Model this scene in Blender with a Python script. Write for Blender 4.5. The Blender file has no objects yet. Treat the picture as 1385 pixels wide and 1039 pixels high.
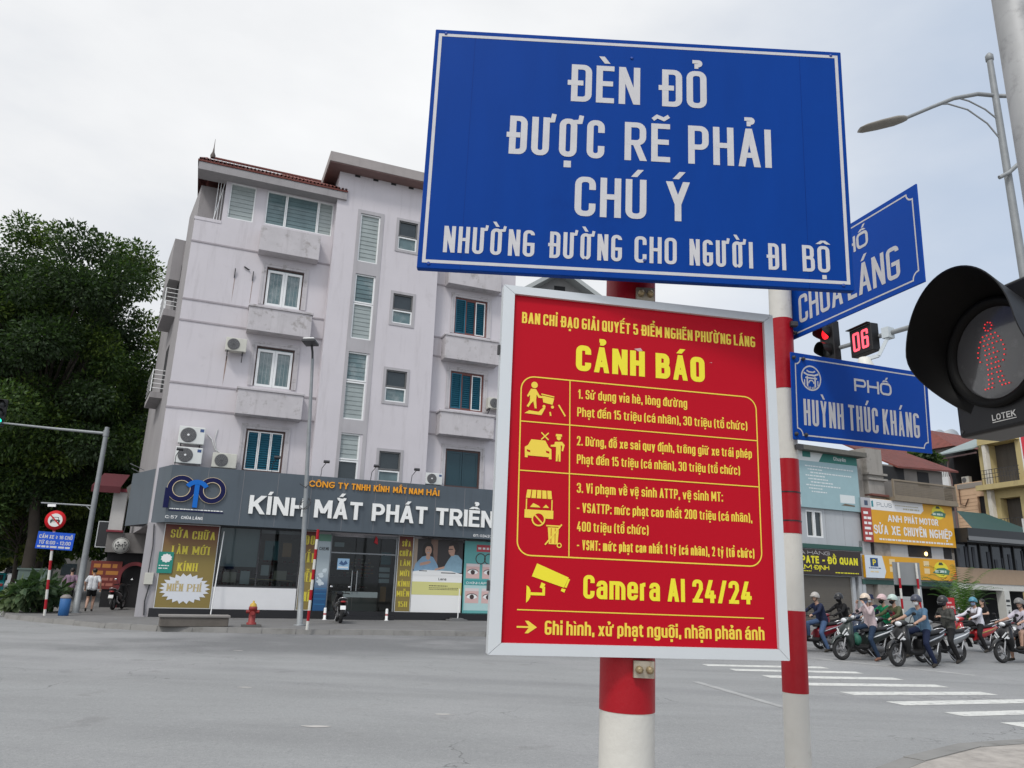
import bpy, bmesh, math, random, unicodedata
import numpy as np
from math import sin, cos, pi, radians, sqrt, atan2
from mathutils import Matrix, Vector, Euler

# ------------------------------------------------------------------ camera, sky, sun, exposure
S = bpy.context.scene
COL = S.collection
cam_d = bpy.data.cameras.new("camera")
cam = bpy.data.objects.new("camera", cam_d)
COL.objects.link(cam)
cam_d.sensor_fit = 'HORIZONTAL'
cam_d.sensor_width = 36.0
cam_d.lens = 26.434
cam_d.clip_start = 0.05
cam_d.clip_end = 6000
CAM_M = Matrix(((0.99954480, -0.03016947, 0.0, 0.0),
                (-0.00780895, -0.25871828, -0.96592126, 0.0),
                (0.02914133, 0.96548166, -0.25883610, 1.65),
                (0, 0, 0, 1)))
cam.matrix_world = CAM_M
S.camera = cam

SUN_EL, SUN_AZ = radians(52), radians(205)      # azimuth measured clockwise from +Y
W = bpy.data.worlds.new("World")
S.world = W
W.use_nodes = True
wn, wl = W.node_tree.nodes, W.node_tree.links
bg = wn['Background']
sky = wn.new('ShaderNodeTexSky')
sky.sky_type = 'NISHITA'
sky.sun_disc = False
sky.sun_elevation = SUN_EL
sky.sun_rotation = SUN_AZ
sky.dust_density = 1.5
tc = wn.new('ShaderNodeTexCoord')
mp = wn.new('ShaderNodeMapping')
mp.inputs['Scale'].default_value = (1.0, 1.0, 2.4)
wl.new(tc.outputs['Generated'], mp.inputs['Vector'])
nz = wn.new('ShaderNodeTexNoise')
nz.inputs['Scale'].default_value = 2.1
nz.inputs['Detail'].default_value = 7
nz.inputs['Roughness'].default_value = 0.52
wl.new(mp.outputs[0], nz.inputs['Vector'])
sx = wn.new('ShaderNodeSeparateXYZ')
wl.new(tc.outputs['Generated'], sx.inputs[0])


def wmath(op, a, b, clamp=False):
    n = wn.new('ShaderNodeMath')
    n.operation = op
    n.use_clamp = clamp
    for i, q in enumerate((a, b)):
        if isinstance(q, (int, float)):
            n.inputs[i].default_value = q
        else:
            wl.new(q, n.inputs[i])
    return n.outputs[0]


# cover: thick cloud to the west (-x), thinning to pale blue to the east
thin = wn.new('ShaderNodeMapRange')
thin.interpolation_type = 'SMOOTHSTEP'
thin.inputs['From Min'].default_value = 0.02
thin.inputs['From Max'].default_value = 0.62
thin.inputs['To Min'].default_value = 1.0
thin.inputs['To Max'].default_value = 0.30
wl.new(sx.outputs[0], thin.inputs['Value'])
nv = wmath('MULTIPLY', wmath('SUBTRACT', nz.outputs['Fac'], 0.5), 0.75)
cover = wmath('ADD', thin.outputs[0], nv, True)
cr = wn.new('ShaderNodeValToRGB')
cr.color_ramp.elements[0].position = 0.30
cr.color_ramp.elements[0].color = (7.1, 7.25, 7.5, 1)
cr.color_ramp.elements[1].position = 0.72
cr.color_ramp.elements[1].color = (8.9, 9.0, 9.1, 1)
wl.new(nz.outputs['Fac'], cr.inputs[0])
# the overcast layer is brighter towards the zenith and towards the veiled sun (behind the camera)
up = wmath('MULTIPLY', wmath('MAXIMUM', wmath('SUBTRACT', sx.outputs[2], 0.70), 0.0), 2.6)
back = wmath('MULTIPLY', wmath('MAXIMUM', wmath('MULTIPLY', sx.outputs[1], -1.0), 0.0), 0.55)
gain = wmath('ADD', wmath('ADD', up, back), 1.0)
cl = wn.new('ShaderNodeMixRGB')
cl.blend_type = 'MULTIPLY'
cl.inputs[0].default_value = 1.0
wl.new(cr.outputs[0], cl.inputs[1])
wl.new(gain, cl.inputs[2])
pale = wn.new('ShaderNodeMixRGB')
pale.blend_type = 'MIX'
pale.inputs[0].default_value = 0.70
pale.inputs[2].default_value = (5.0, 6.2, 8.0, 1)
wl.new(sky.outputs[0], pale.inputs[1])
mx = wn.new('ShaderNodeMixRGB')
wl.new(cover, mx.inputs[0])
wl.new(pale.outputs[0], mx.inputs[1])
wl.new(cl.outputs[0], mx.inputs[2])
wl.new(mx.outputs[0], bg.inputs['Color'])
bg.inputs['Strength'].default_value = 0.1

sun_d = bpy.data.lights.new("sun", 'SUN')
sun_d.energy = 1.5
sun_d.angle = radians(10)
sun_d.color = (1.0, 0.97, 0.92)
sun = bpy.data.objects.new("sun", sun_d)
COL.objects.link(sun)
sun.rotation_euler = Vector((sin(SUN_AZ) * cos(SUN_EL), cos(SUN_AZ) * cos(SUN_EL), sin(SUN_EL))).to_track_quat('Z', 'Y').to_euler()

S.view_settings.view_transform = 'Standard'
S.view_settings.look = 'None'
S.view_settings.gamma = 1.0
S.view_settings.exposure = 0.14
S.cycles.max_bounces = 6
S.cycles.transparent_max_bounces = 8
S.cycles.caustics_reflective = False
S.cycles.caustics_refractive = False
random.seed(7)
RNG = np.random.default_rng(7)

# ------------------------------------------------------------------ helpers: materials
MATS = {}


def mk(name, col, rough=0.6, var=0.0, vscale=3.0, metal=0.0, bump=0.0, bscale=40.0, streak=0.0, stretch=(1, 1, 1), emit=0.0, spec=0.5, dirt=None, coat=0.0):
    """principled material: base colour broken by object-space noise, optional vertical rain streaks, dirt patches, bump"""
    if name in MATS:
        return MATS[name]
    m = bpy.data.materials.new(name)
    m.use_nodes = True
    nt = m.node_tree
    b = nt.nodes['Principled BSDF']
    b.inputs['Roughness'].default_value = rough
    b.inputs['Metallic'].default_value = metal
    b.inputs['Specular IOR Level'].default_value = spec
    b.inputs['Coat Weight'].default_value = coat
    c4 = (col[0], col[1], col[2], 1)
    b.inputs['Base Color'].default_value = c4
    out = None
    t = nt.nodes.new('ShaderNodeTexCoord')

    def noise(scale, st, detail=5, rough_=0.6):
        mpn = nt.nodes.new('ShaderNodeMapping')
        mpn.inputs['Scale'].default_value = st
        nt.links.new(t.outputs['Object'], mpn.inputs['Vector'])
        n = nt.nodes.new('ShaderNodeTexNoise')
        n.inputs['Scale'].default_value = scale
        n.inputs['Detail'].default_value = detail
        n.inputs['Roughness'].default_value = rough_
        nt.links.new(mpn.outputs[0], n.inputs['Vector'])
        return n.outputs['Fac']

    def mixin(fac, lo, hi, a, bcol):
        nonlocal out
        r = nt.nodes.new('ShaderNodeMapRange')
        r.inputs['From Min'].default_value = lo
        r.inputs['From Max'].default_value = hi
        nt.links.new(fac, r.inputs['Value'])
        sc = nt.nodes.new('ShaderNodeMath')
        sc.operation = 'MULTIPLY'
        sc.inputs[1].default_value = a
        nt.links.new(r.outputs[0], sc.inputs[0])
        x = nt.nodes.new('ShaderNodeMixRGB')
        nt.links.new(sc.outputs[0], x.inputs[0])
        if out is None:
            x.inputs[1].default_value = c4
        else:
            nt.links.new(out, x.inputs[1])
        x.inputs[2].default_value = (bcol[0], bcol[1], bcol[2], 1)
        out = x.outputs[0]

    if var:
        mixin(noise(vscale, stretch), 0.38, 0.68, var, [c * 0.55 for c in col])
        mixin(noise(vscale * 0.31, stretch), 0.45, 0.7, var * 0.7, [min(1, c * 1.25) for c in col])
    if streak:
        mixin(noise(2.6, (1.0, 1.0, 0.10), 7, 0.72), 0.52, 0.78, streak, [col[0] * 0.42, col[1] * 0.40, col[2] * 0.38])
    if dirt:
        mixin(noise(dirt[0], (1, 1, 1), 7, 0.7), dirt[1], dirt[1] + 0.12, dirt[2], dirt[3])
    if out is not None:
        nt.links.new(out, b.inputs['Base Color'])
    if bump:
        bn = nt.nodes.new('ShaderNodeBump')
        bn.inputs['Strength'].default_value = bump
        bn.inputs['Distance'].default_value = 0.02
        nt.links.new(noise(bscale, (1, 1, 1), 4), bn.inputs['Height'])
        nt.links.new(bn.outputs[0], b.inputs['Normal'])
    if emit:
        b.inputs['Emission Color'].default_value = c4
        b.inputs['Emission Strength'].default_value = emit
    MATS[name] = m
    return m


# ------------------------------------------------------------------ helpers: mesh builder
class MB:
    def __init__(self):
        self.v, self.f, self.m, self.s = [], [], [], []
        self.T = None

    def add(self, vs, fs, mi=0, smooth=False):
        n = len(self.v)
        if self.T is not None:
            vs = [self.T @ Vector(p) for p in vs]
        self.v.extend([tuple(p) for p in vs])
        for f in fs:
            self.f.append([i + n for i in f])
            self.m.append(mi)
            self.s.append(smooth)

    def box(self, x0, x1, y0, y1, z0, z1, mi=0):
        vs = [(x0, y0, z0), (x1, y0, z0), (x1, y1, z0), (x0, y1, z0), (x0, y0, z1), (x1, y0, z1), (x1, y1, z1), (x0, y1, z1)]
        self.add(vs, [(0, 3, 2, 1), (4, 5, 6, 7), (0, 1, 5, 4), (1, 2, 6, 5), (2, 3, 7, 6), (3, 0, 4, 7)], mi)

    def frame(self, x0, x1, z0, z1, w, y0, y1, mi=0):
        """rectangular frame in the XZ plane, bars butted end to end"""
        self.box(x0, x0 + w, y0, y1, z0, z1, mi)
        self.box(x1 - w, x1, y0, y1, z0, z1, mi)
        self.box(x0 + w, x1 - w, y0, y1, z0, z0 + w, mi)
        self.box(x0 + w, x1 - w, y0, y1, z1 - w, z1, mi)

    def quad(self, a, b, c, d, mi=0):
        self.add([a, b, c, d], [(0, 1, 2, 3)], mi)

    def tube(self, pts, r, n=8, mi=0, cap=True, flat=1.0, smooth=True):
        pts = [Vector(p) for p in pts]
        rs = r if isinstance(r, (list, tuple)) else [r] * len(pts)
        t0 = (pts[1] - pts[0]).normalized()
        ref = Vector((0, 0, 1)) if abs(t0.z) < 0.9 else Vector((1, 0, 0))
        u = t0.cross(ref).normalized()
        vs, fs = [], []
        for i, p in enumerate(pts):
            a, b = pts[max(i - 1, 0)], pts[min(i + 1, len(pts) - 1)]
            t = (b - a).normalized()
            u = (u - t * u.dot(t)).normalized()
            w = t.cross(u)
            for k in range(n):
                an = 2 * pi * k / n
                vs.append(p + u * (cos(an) * rs[i]) + w * (sin(an) * rs[i] * flat))
        for i in range(len(pts) - 1):
            for k in range(n):
                a, b = i * n + k, i * n + (k + 1) % n
                fs.append((a, b, b + n, a + n))
        self.add(vs, fs, mi, smooth)
        if cap:
            m = len(pts) - 1
            self.add(vs[:n], [tuple(range(n))[::-1]], mi)
            self.add(vs[m * n:], [tuple(range(n))], mi)

    def bar(self, p0, p1, w, h, mi=0, up=(0, 0, 1)):
        p0, p1 = Vector(p0), Vector(p1)
        t = (p1 - p0).normalized()
        s = t.cross(Vector(up)).normalized()
        u = s.cross(t)
        vs = [p + s * a * w / 2 + u * b * h / 2 for p in (p0, p1) for a, b in ((-1, -1), (1, -1), (1, 1), (-1, 1))]
        self.add(vs, [(3, 2, 1, 0), (4, 5, 6, 7), (0, 1, 5, 4), (1, 2, 6, 5), (2, 3, 7, 6), (3, 0, 4, 7)], mi)

    def lathe(self, prof, n=24, mi=0, M=None, cap=True):
        vs, fs = [], []
        for r, z in prof:
            for k in range(n):
                a = 2 * pi * k / n
                vs.append(Vector((r * cos(a), r * sin(a), z)))
        if M is not None:
            vs = [M @ p for p in vs]
        m = len(prof)
        for i in range(m - 1):
            for k in range(n):
                a, b = i * n + k, i * n + (k + 1) % n
                fs.append((a, b, b + n, a + n))
        self.add(vs, fs, mi, True)
        if cap:
            if prof[0][0] > 1e-5:
                self.add(vs[:n], [tuple(range(n))[::-1]], mi)
            if prof[-1][0] > 1e-5:
                self.add(vs[(m - 1) * n:], [tuple(range(n))], mi)

    def loft(self, rings, mi=0, cap=True, smooth=True):
        n = len(rings[0])
        vs = [p for r in rings for p in r]
        fs = []
        for i in range(len(rings) - 1):
            for k in range(n):
                a, b = i * n + k, i * n + (k + 1) % n
                fs.append((a, b, b + n, a + n))
        self.add(vs, fs, mi, smooth)
        if cap:
            self.add(rings[0], [tuple(range(n))[::-1]], mi, smooth)
            self.add(rings[-1], [tuple(range(n))], mi, smooth)

    def ell(self, c, r, n=12, mi=0, M=None):
        vs, fs = [], []
        rows = n // 2
        for i in range(rows + 1):
            th = pi * i / rows
            for k in range(n):
                a = 2 * pi * k / n
                p = Vector((r[0] * sin(th) * cos(a), r[1] * sin(th) * sin(a), r[2] * cos(th)))
                if M is not None:
                    p = M @ p
                vs.append(p + Vector(c))
        for i in range(rows):
            for k in range(n):
                a, b = i * n + k, i * n + (k + 1) % n
                fs.append((a, a + n, b + n, b))
        self.add(vs, fs, mi, True)

    def poly(self, pts, y, depth=0.0, mi=0):
        """flat XZ polygon facing -y; extruded back by depth"""
        n = len(pts)
        A = sum(pts[i][0] * pts[(i + 1) % n][1] - pts[(i + 1) % n][0] * pts[i][1] for i in range(n))
        if A < 0:
            pts = pts[::-1]
        self.add([(p[0], y, p[1]) for p in pts], [tuple(range(n))], mi)
        if depth:
            vs = [(p[0], y, p[1]) for p in pts] + [(p[0], y + depth, p[1]) for p in pts]
            self.add(vs, [(i, i + n, (i + 1) % n + n, (i + 1) % n) for i in range(n)] + [tuple(range(n, 2 * n))[::-1]], mi)

    def build(self, name, mats, parent=None, bevel=0.0, seg=2):
        me = bpy.data.meshes.new(name)
        me.from_pydata(self.v, [], self.f)
        if not isinstance(mats, (list, tuple)):
            mats = [mats]
        for m in mats:
            me.materials.append(m)
        me.polygons.foreach_set('material_index', self.m)
        me.polygons.foreach_set('use_smooth', self.s)
        me.update()
        o = bpy.data.objects.new(name, me)
        COL.objects.link(o)
        if parent is not None:
            o.parent = parent
        if bevel:
            bv = o.modifiers.new('bevel', 'BEVEL')
            bv.width = bevel
            bv.segments = seg
            bv.limit_method = 'ANGLE'
            bv.angle_limit = radians(40)
        return o


def tag(o, label, cat, group=None):
    o['label'] = label
    o['category'] = cat
    if group:
        o['group'] = group
    return o


def thing(name, label, cat, loc=(0, 0, 0), rot=0.0, group=None):
    o = bpy.data.objects.new(name, None)
    o.empty_display_size = 0.2
    COL.objects.link(o)
    o.location = loc
    o.rotation_euler = rot if isinstance(rot, (tuple, list, Euler)) else (0, 0, rot)
    return tag(o, label, cat, group)


def struct(name, mb, mats, kind='structure'):
    o = mb.build(name, mats)
    o['kind'] = kind
    return o


def copy_tree(o, parent=None):
    c = o.copy()
    COL.objects.link(c)
    if parent is not None:
        c.parent = parent
    for ch in [q for q in o.children]:
        copy_tree(ch, c)
    return c


def arc(cx, cz, r, a0, a1, n=8, rz=None):
    rz = rz or r
    return [(cx + r * cos(radians(a0 + (a1 - a0) * i / n)), cz + rz * sin(radians(a0 + (a1 - a0) * i / n))) for i in range(n + 1)]
# ------------------------------------------------------------------ lettering: a stroke alphabet with Vietnamese marks
# each glyph: (width factor, strokes). "x,y" points run over 0..1 of the letter box, r = rounded corner,
# a leading "@" closes the stroke, a leading "/" is a slanting stroke cut level at both ends
G = {
    'A': (1.12, ["/0,0 .5,1", "/.5,1 1,0", ".2,.27 .8,.27"]), 'B': (1.0, ["0,0 0,1 .93,1r .93,.53r 0,.53", "0,.53 1,.53r 1,0r 0,0"]),
    'C': (1.0, ["1,.70 1,1r 0,1r 0,0r 1,0r 1,.30"]), 'D': (1.0, ["@0,0 0,1 1,1r 1,0r"]), 'Đ': (1.0, ["@0,0 0,1 1,1r 1,0r", "-.28,.5 .42,.5"]),
    'E': (.84, ["1,1 0,1 0,0 1,0", "0,.52 .9,.52"]), 'F': (.82, ["1,1 0,1 0,0", "0,.5 .9,.5"]),
    'G': (1.05, ["1,.86 1,1r 0,1r 0,0r 1,0r 1,.46 .5,.46"]), 'H': (1.0, ["0,0 0,1", "1,0 1,1", "0,.52 1,.52"]), 'I': (0, [".5,0 .5,1"]),
    'J': (.8, ["0,.25 0,0r 1,0r 1,1"]), 'K': (1.05, ["0,0 0,1", "/.02,.36 1,1", "/.36,.56 1,0"]), 'L': (.8, ["0,1 0,0 1,0"]),
    'M': (1.45, ["0,0 0,1", "1,0 1,1", "/0,1 .5,.2", "/.5,.2 1,1"]), 'N': (1.05, ["0,0 0,1", "1,0 1,1", "/0,1 1,0"]), 'O': (1.0, ["@0,0r 0,1r 1,1r 1,0r"]),
    'P': (1.0, ["0,0 0,1 1,1r 1,.43r 0,.43"]), 'Q': (1.0, ["@0,0r 0,1r 1,1r 1,0r", "/.6,.3 1.05,-.08"]), 'R': (1.03, ["0,0 0,1 .96,1r .96,.46r 0,.46", "/.5,.46 1,0"]),
    'S': (.98, ["1,.72 1,1r 0,1r 0,.53r 1,.53r 1,0r 0,0r 0,.28"]), 'T': (.98, ["0,1 1,1", ".5,0 .5,1"]), 'U': (1.0, ["0,1 0,0r 1,0r 1,1"]),
    'V': (1.08, ["/0,1 .5,0", "/.5,0 1,1"]), 'W': (1.6, ["/0,1 .25,0", "/.25,0 .5,1", "/.5,1 .75,0", "/.75,0 1,1"]), 'X': (1.05, ["/0,0 1,1", "/0,1 1,0"]),
    'Y': (1.08, ["/0,1 .5,.42", "/1,1 .5,.42", ".5,0 .5,.45"]), 'Z': (.95, ["0,1 1,1", "/1,1 0,0", "0,0 1,0"]),
    '0': (1.0, ["@0,0r 0,1r 1,1r 1,0r"]), '1': (.45, [".9,0 .9,1", "/.0,.72 .9,1"]), '2': (.98, ["0,.72 0,1r 1,1r 1,.58r", "/1,.62 0,0", "0,0 1,0"]),
    '3': (.98, ["0,.76 0,1r 1,1r 1,.53r .3,.53", ".3,.53 1,.53r 1,0r 0,0r 0,.24"]), '4': (1.08, ["/0,.24 .62,1", "0,.24 1,.24", ".74,0 .74,.55"]),
    '5': (.98, ["1,1 .03,1 .03,.58 1,.58r 1,0r 0,0r 0,.24"]), '6': (1.0, ["1,.74 1,1r 0,1r 0,0r 1,0r 1,.56r 0,.56"]), '7': (.95, ["0,1 1,1", "/1,1 .35,0"]),
    '8': (1.0, ["@.04,.53r .04,1r .96,1r .96,.53r", "@0,0r 0,.53r 1,.53r 1,0r"]), '9': (1.0, ["0,.26 0,0r 1,0r 1,1r 0,1r 0,.44r 1,.44"]),
    'a': (.95, ["0,.54 0,.74r 1,.74r 1,0", "1,.43 0,.43r 0,0r 1,0r 1,.2"]), 'b': (.98, ["0,1 0,0 1,0r 1,.74r 0,.74r 0,.5"]), 'c': (.92, ["1,.52 1,.74r 0,.74r 0,0r 1,0r 1,.22"]),
    'd': (.98, ["1,1 1,0", "1,.5 1,.74r 0,.74r 0,0r 1,0r 1,.2"]), 'đ': (.98, ["1,1 1,0", "1,.5 1,.74r 0,.74r 0,0r 1,0r 1,.2", ".5,.88 1.3,.88"]),
    'e': (.95, ["0,.36 1,.36 1,.74r 0,.74r 0,0r 1,0r 1,.18"]), 'f': (.6, ["0.3,0 .3,1r 1,1", "0,.74 1,.74"]), 'g': (.98, ["1,.2 1,0r 0,0r 0,.74r 1,.74 1,-.26r 0,-.26r 0,-.14"]),
    'h': (.98, ["0,0 0,1", "0,.5 0,.74r 1,.74r 1,0"]), 'i': (0, [".5,0 .5,.76", ".5,.88 .5,1.02"]), 'k': (.98, ["0,0 0,1", "/.02,.26 .95,.74", "/.35,.4 1,0"]), 'l': (0, [".5,0 .5,1"]),
    'm': (1.7, ["0,0 0,.74 1,.74r 1,0", ".5,0 .5,.74"]), 'n': (.98, ["0,0 0,.76", "0,.5 0,.74r 1,.74r 1,0"]), 'o': (.98, ["@0,0r 0,.74r 1,.74r 1,0r"]),
    'p': (.98, ["0,-.26 0,.76", "0,.5 0,.74r 1,.74r 1,0r 0,0r 0,.2"]), 'q': (.98, ["1,-.26 1,.74", "1,.5 1,.74r 0,.74r 0,0r 1,0r 1,.2"]), 'r': (.5, ["0,0 0,.76", "0,.55 0,.72r 1,.72"]),
    's': (.88, ["1,.54 1,.74r 0,.74r 0,.38r 1,.38r 1,0r 0,0r 0,.2"]), 't': (.55, [".3,.95 .3,0r 1,0", "-.1,.74 .95,.74"]), 'u': (.98, ["0,.76 0,0r 1,0r 1,.2", "1,0 1,.76"]),
    'v': (1.0, ["/0,.76 .5,0", "/.5,0 1,.76"]), 'x': (1.0, ["/0,0 1,.76", "/0,.76 1,0"]), 'y': (1.0, ["/0,.76 .52,0", "/1,.76 .3,-.26"]),
    '.': (0, [".5,0 .5,.03"]), ',': (0, [".5,-.20 .5,.05"]), ':': (0, [".5,.0 .5,.05", ".5,.6 .5,.65"]), '-': (.5, ["0,.42 1,.42"]), '/': (.8, ["/0,0 1,1"]),
    '(': (.28, ["1,1.05 0,.85r 0,0r 1,-.15"]), ')': (.28, ["0,1.05 1,.85r 1,0r 0,-.15"]), '≥': (.9, ["/0,.95 1,.6", "/1,.6 0,.25", "0,.05 1,.05"]), '&': (1.0, ["@0,0r 0,1r 1,1r 1,0r"]),
}


def _pts(s):
    out = []
    for p in s.split():
        r = p.endswith('r')
        a, b = p.rstrip('r').split(',')
        out.append((float(a), float(b), r))
    return out


def _fillet(pts, closed, rho, n=5):
    m = len(pts)
    out = []
    for i, (x, z, r) in enumerate(pts):
        if not r or (not closed and i in (0, m - 1)):
            out.append((x, z))
            continue
        p, a, b = Vector((x, z)), Vector(pts[i - 1][:2]), Vector(pts[(i + 1) % m][:2])
        la, lb = (a - p).length, (b - p).length
        ra = la * (0.5 if (closed or 0 < i - 1) and pts[i - 1][2] else 0.98)
        rb = lb * (0.5 if (closed or i + 1 < m - 1) and pts[(i + 1) % m][2] else 0.98)
        d = min(rho, ra, rb)
        q0, q1 = p + (a - p).normalized() * d, p + (b - p).normalized() * d
        for k in range(n + 1):
            t = k / n
            # a circular-looking corner from a rational quarter
            w0, w1, w2 = (1 - t) ** 2, 2 * t * (1 - t) * 0.75, t * t
            q = (q0 * w0 + p * w1 + q1 * w2) / (w0 + w1 + w2)
            if not out or (Vector(out[-1]) - q).length > 1e-6:
                out.append((q.x, q.y))
    return out


def ribbon(mb, pts, t, y, closed=False, depth=0.0, mi=0, th=None, xf=None, tilt=0.0):
    """a flat band of width t along pts in the XZ plane facing -y (th: width of level runs)"""
    P = [Vector(p) for p in pts]
    m = len(P)
    th = th or t
    L, R = [], []

    def nrm(a, b):
        d = (b - a).normalized()
        w = t * abs(d.y) + th * abs(d.x)
        w = w / max(abs(d.y) + abs(d.x), 1e-6)
        return Vector((-d.y, d.x)), w / 2
    for i in range(m):
        if closed or 0 < i < m - 1:
            n0, w0 = nrm(P[i - 1], P[i])
            n1, w1 = nrm(P[i], P[(i + 1) % m])
            # intersect the two offset lines
            dt = n0.x * n1.y - n0.y * n1.x
            if abs(dt) < 1e-3:
                off = n0 * (w0 + w1) / 2
            else:
                off = Vector(((w0 * n1.y - w1 * n0.y) / dt, (n0.x * w1 - n1.x * w0) / dt))
                lim = 2.2 * max(w0, w1)
                if off.length > lim:
                    off = off.normalized() * lim
        else:
            n0, w0 = nrm(P[i], P[i + 1]) if i == 0 else nrm(P[i - 1], P[i])
            off = n0 * w0
        L.append(P[i] + off)
        R.append(P[i] - off)
    f = xf or (lambda a, b, c: (a, b, c))
    yy = [y - (0 if closed else tilt * i / max(m - 1, 1)) for i in range(m)]
    vs = [f(p.x, q, p.y) for p, q in zip(L, yy)] + [f(p.x, q, p.y) for p, q in zip(R, yy)]
    seg = range(m if closed else m - 1)
    fs = [(i, i + m, (i + 1) % m + m, (i + 1) % m) for i in seg]
    mb.add(vs, fs, mi)
    if depth:
        vb = vs + [f(p.x, y + depth, p.y) for p in L] + [f(p.x, y + depth, p.y) for p in R]
        q = 2 * m
        fs = []
        for i in seg:
            j = (i + 1) % m
            fs += [(i, j, j + q, i + q), (j + m, i + m, i + m + q, j + m + q)]
        if not closed:
            fs += [(0, q, q + m, m), (m - 1, 2 * m - 1, q + 2 * m - 1, q + m - 1)]
        mb.add(vb, fs, mi)


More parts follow.
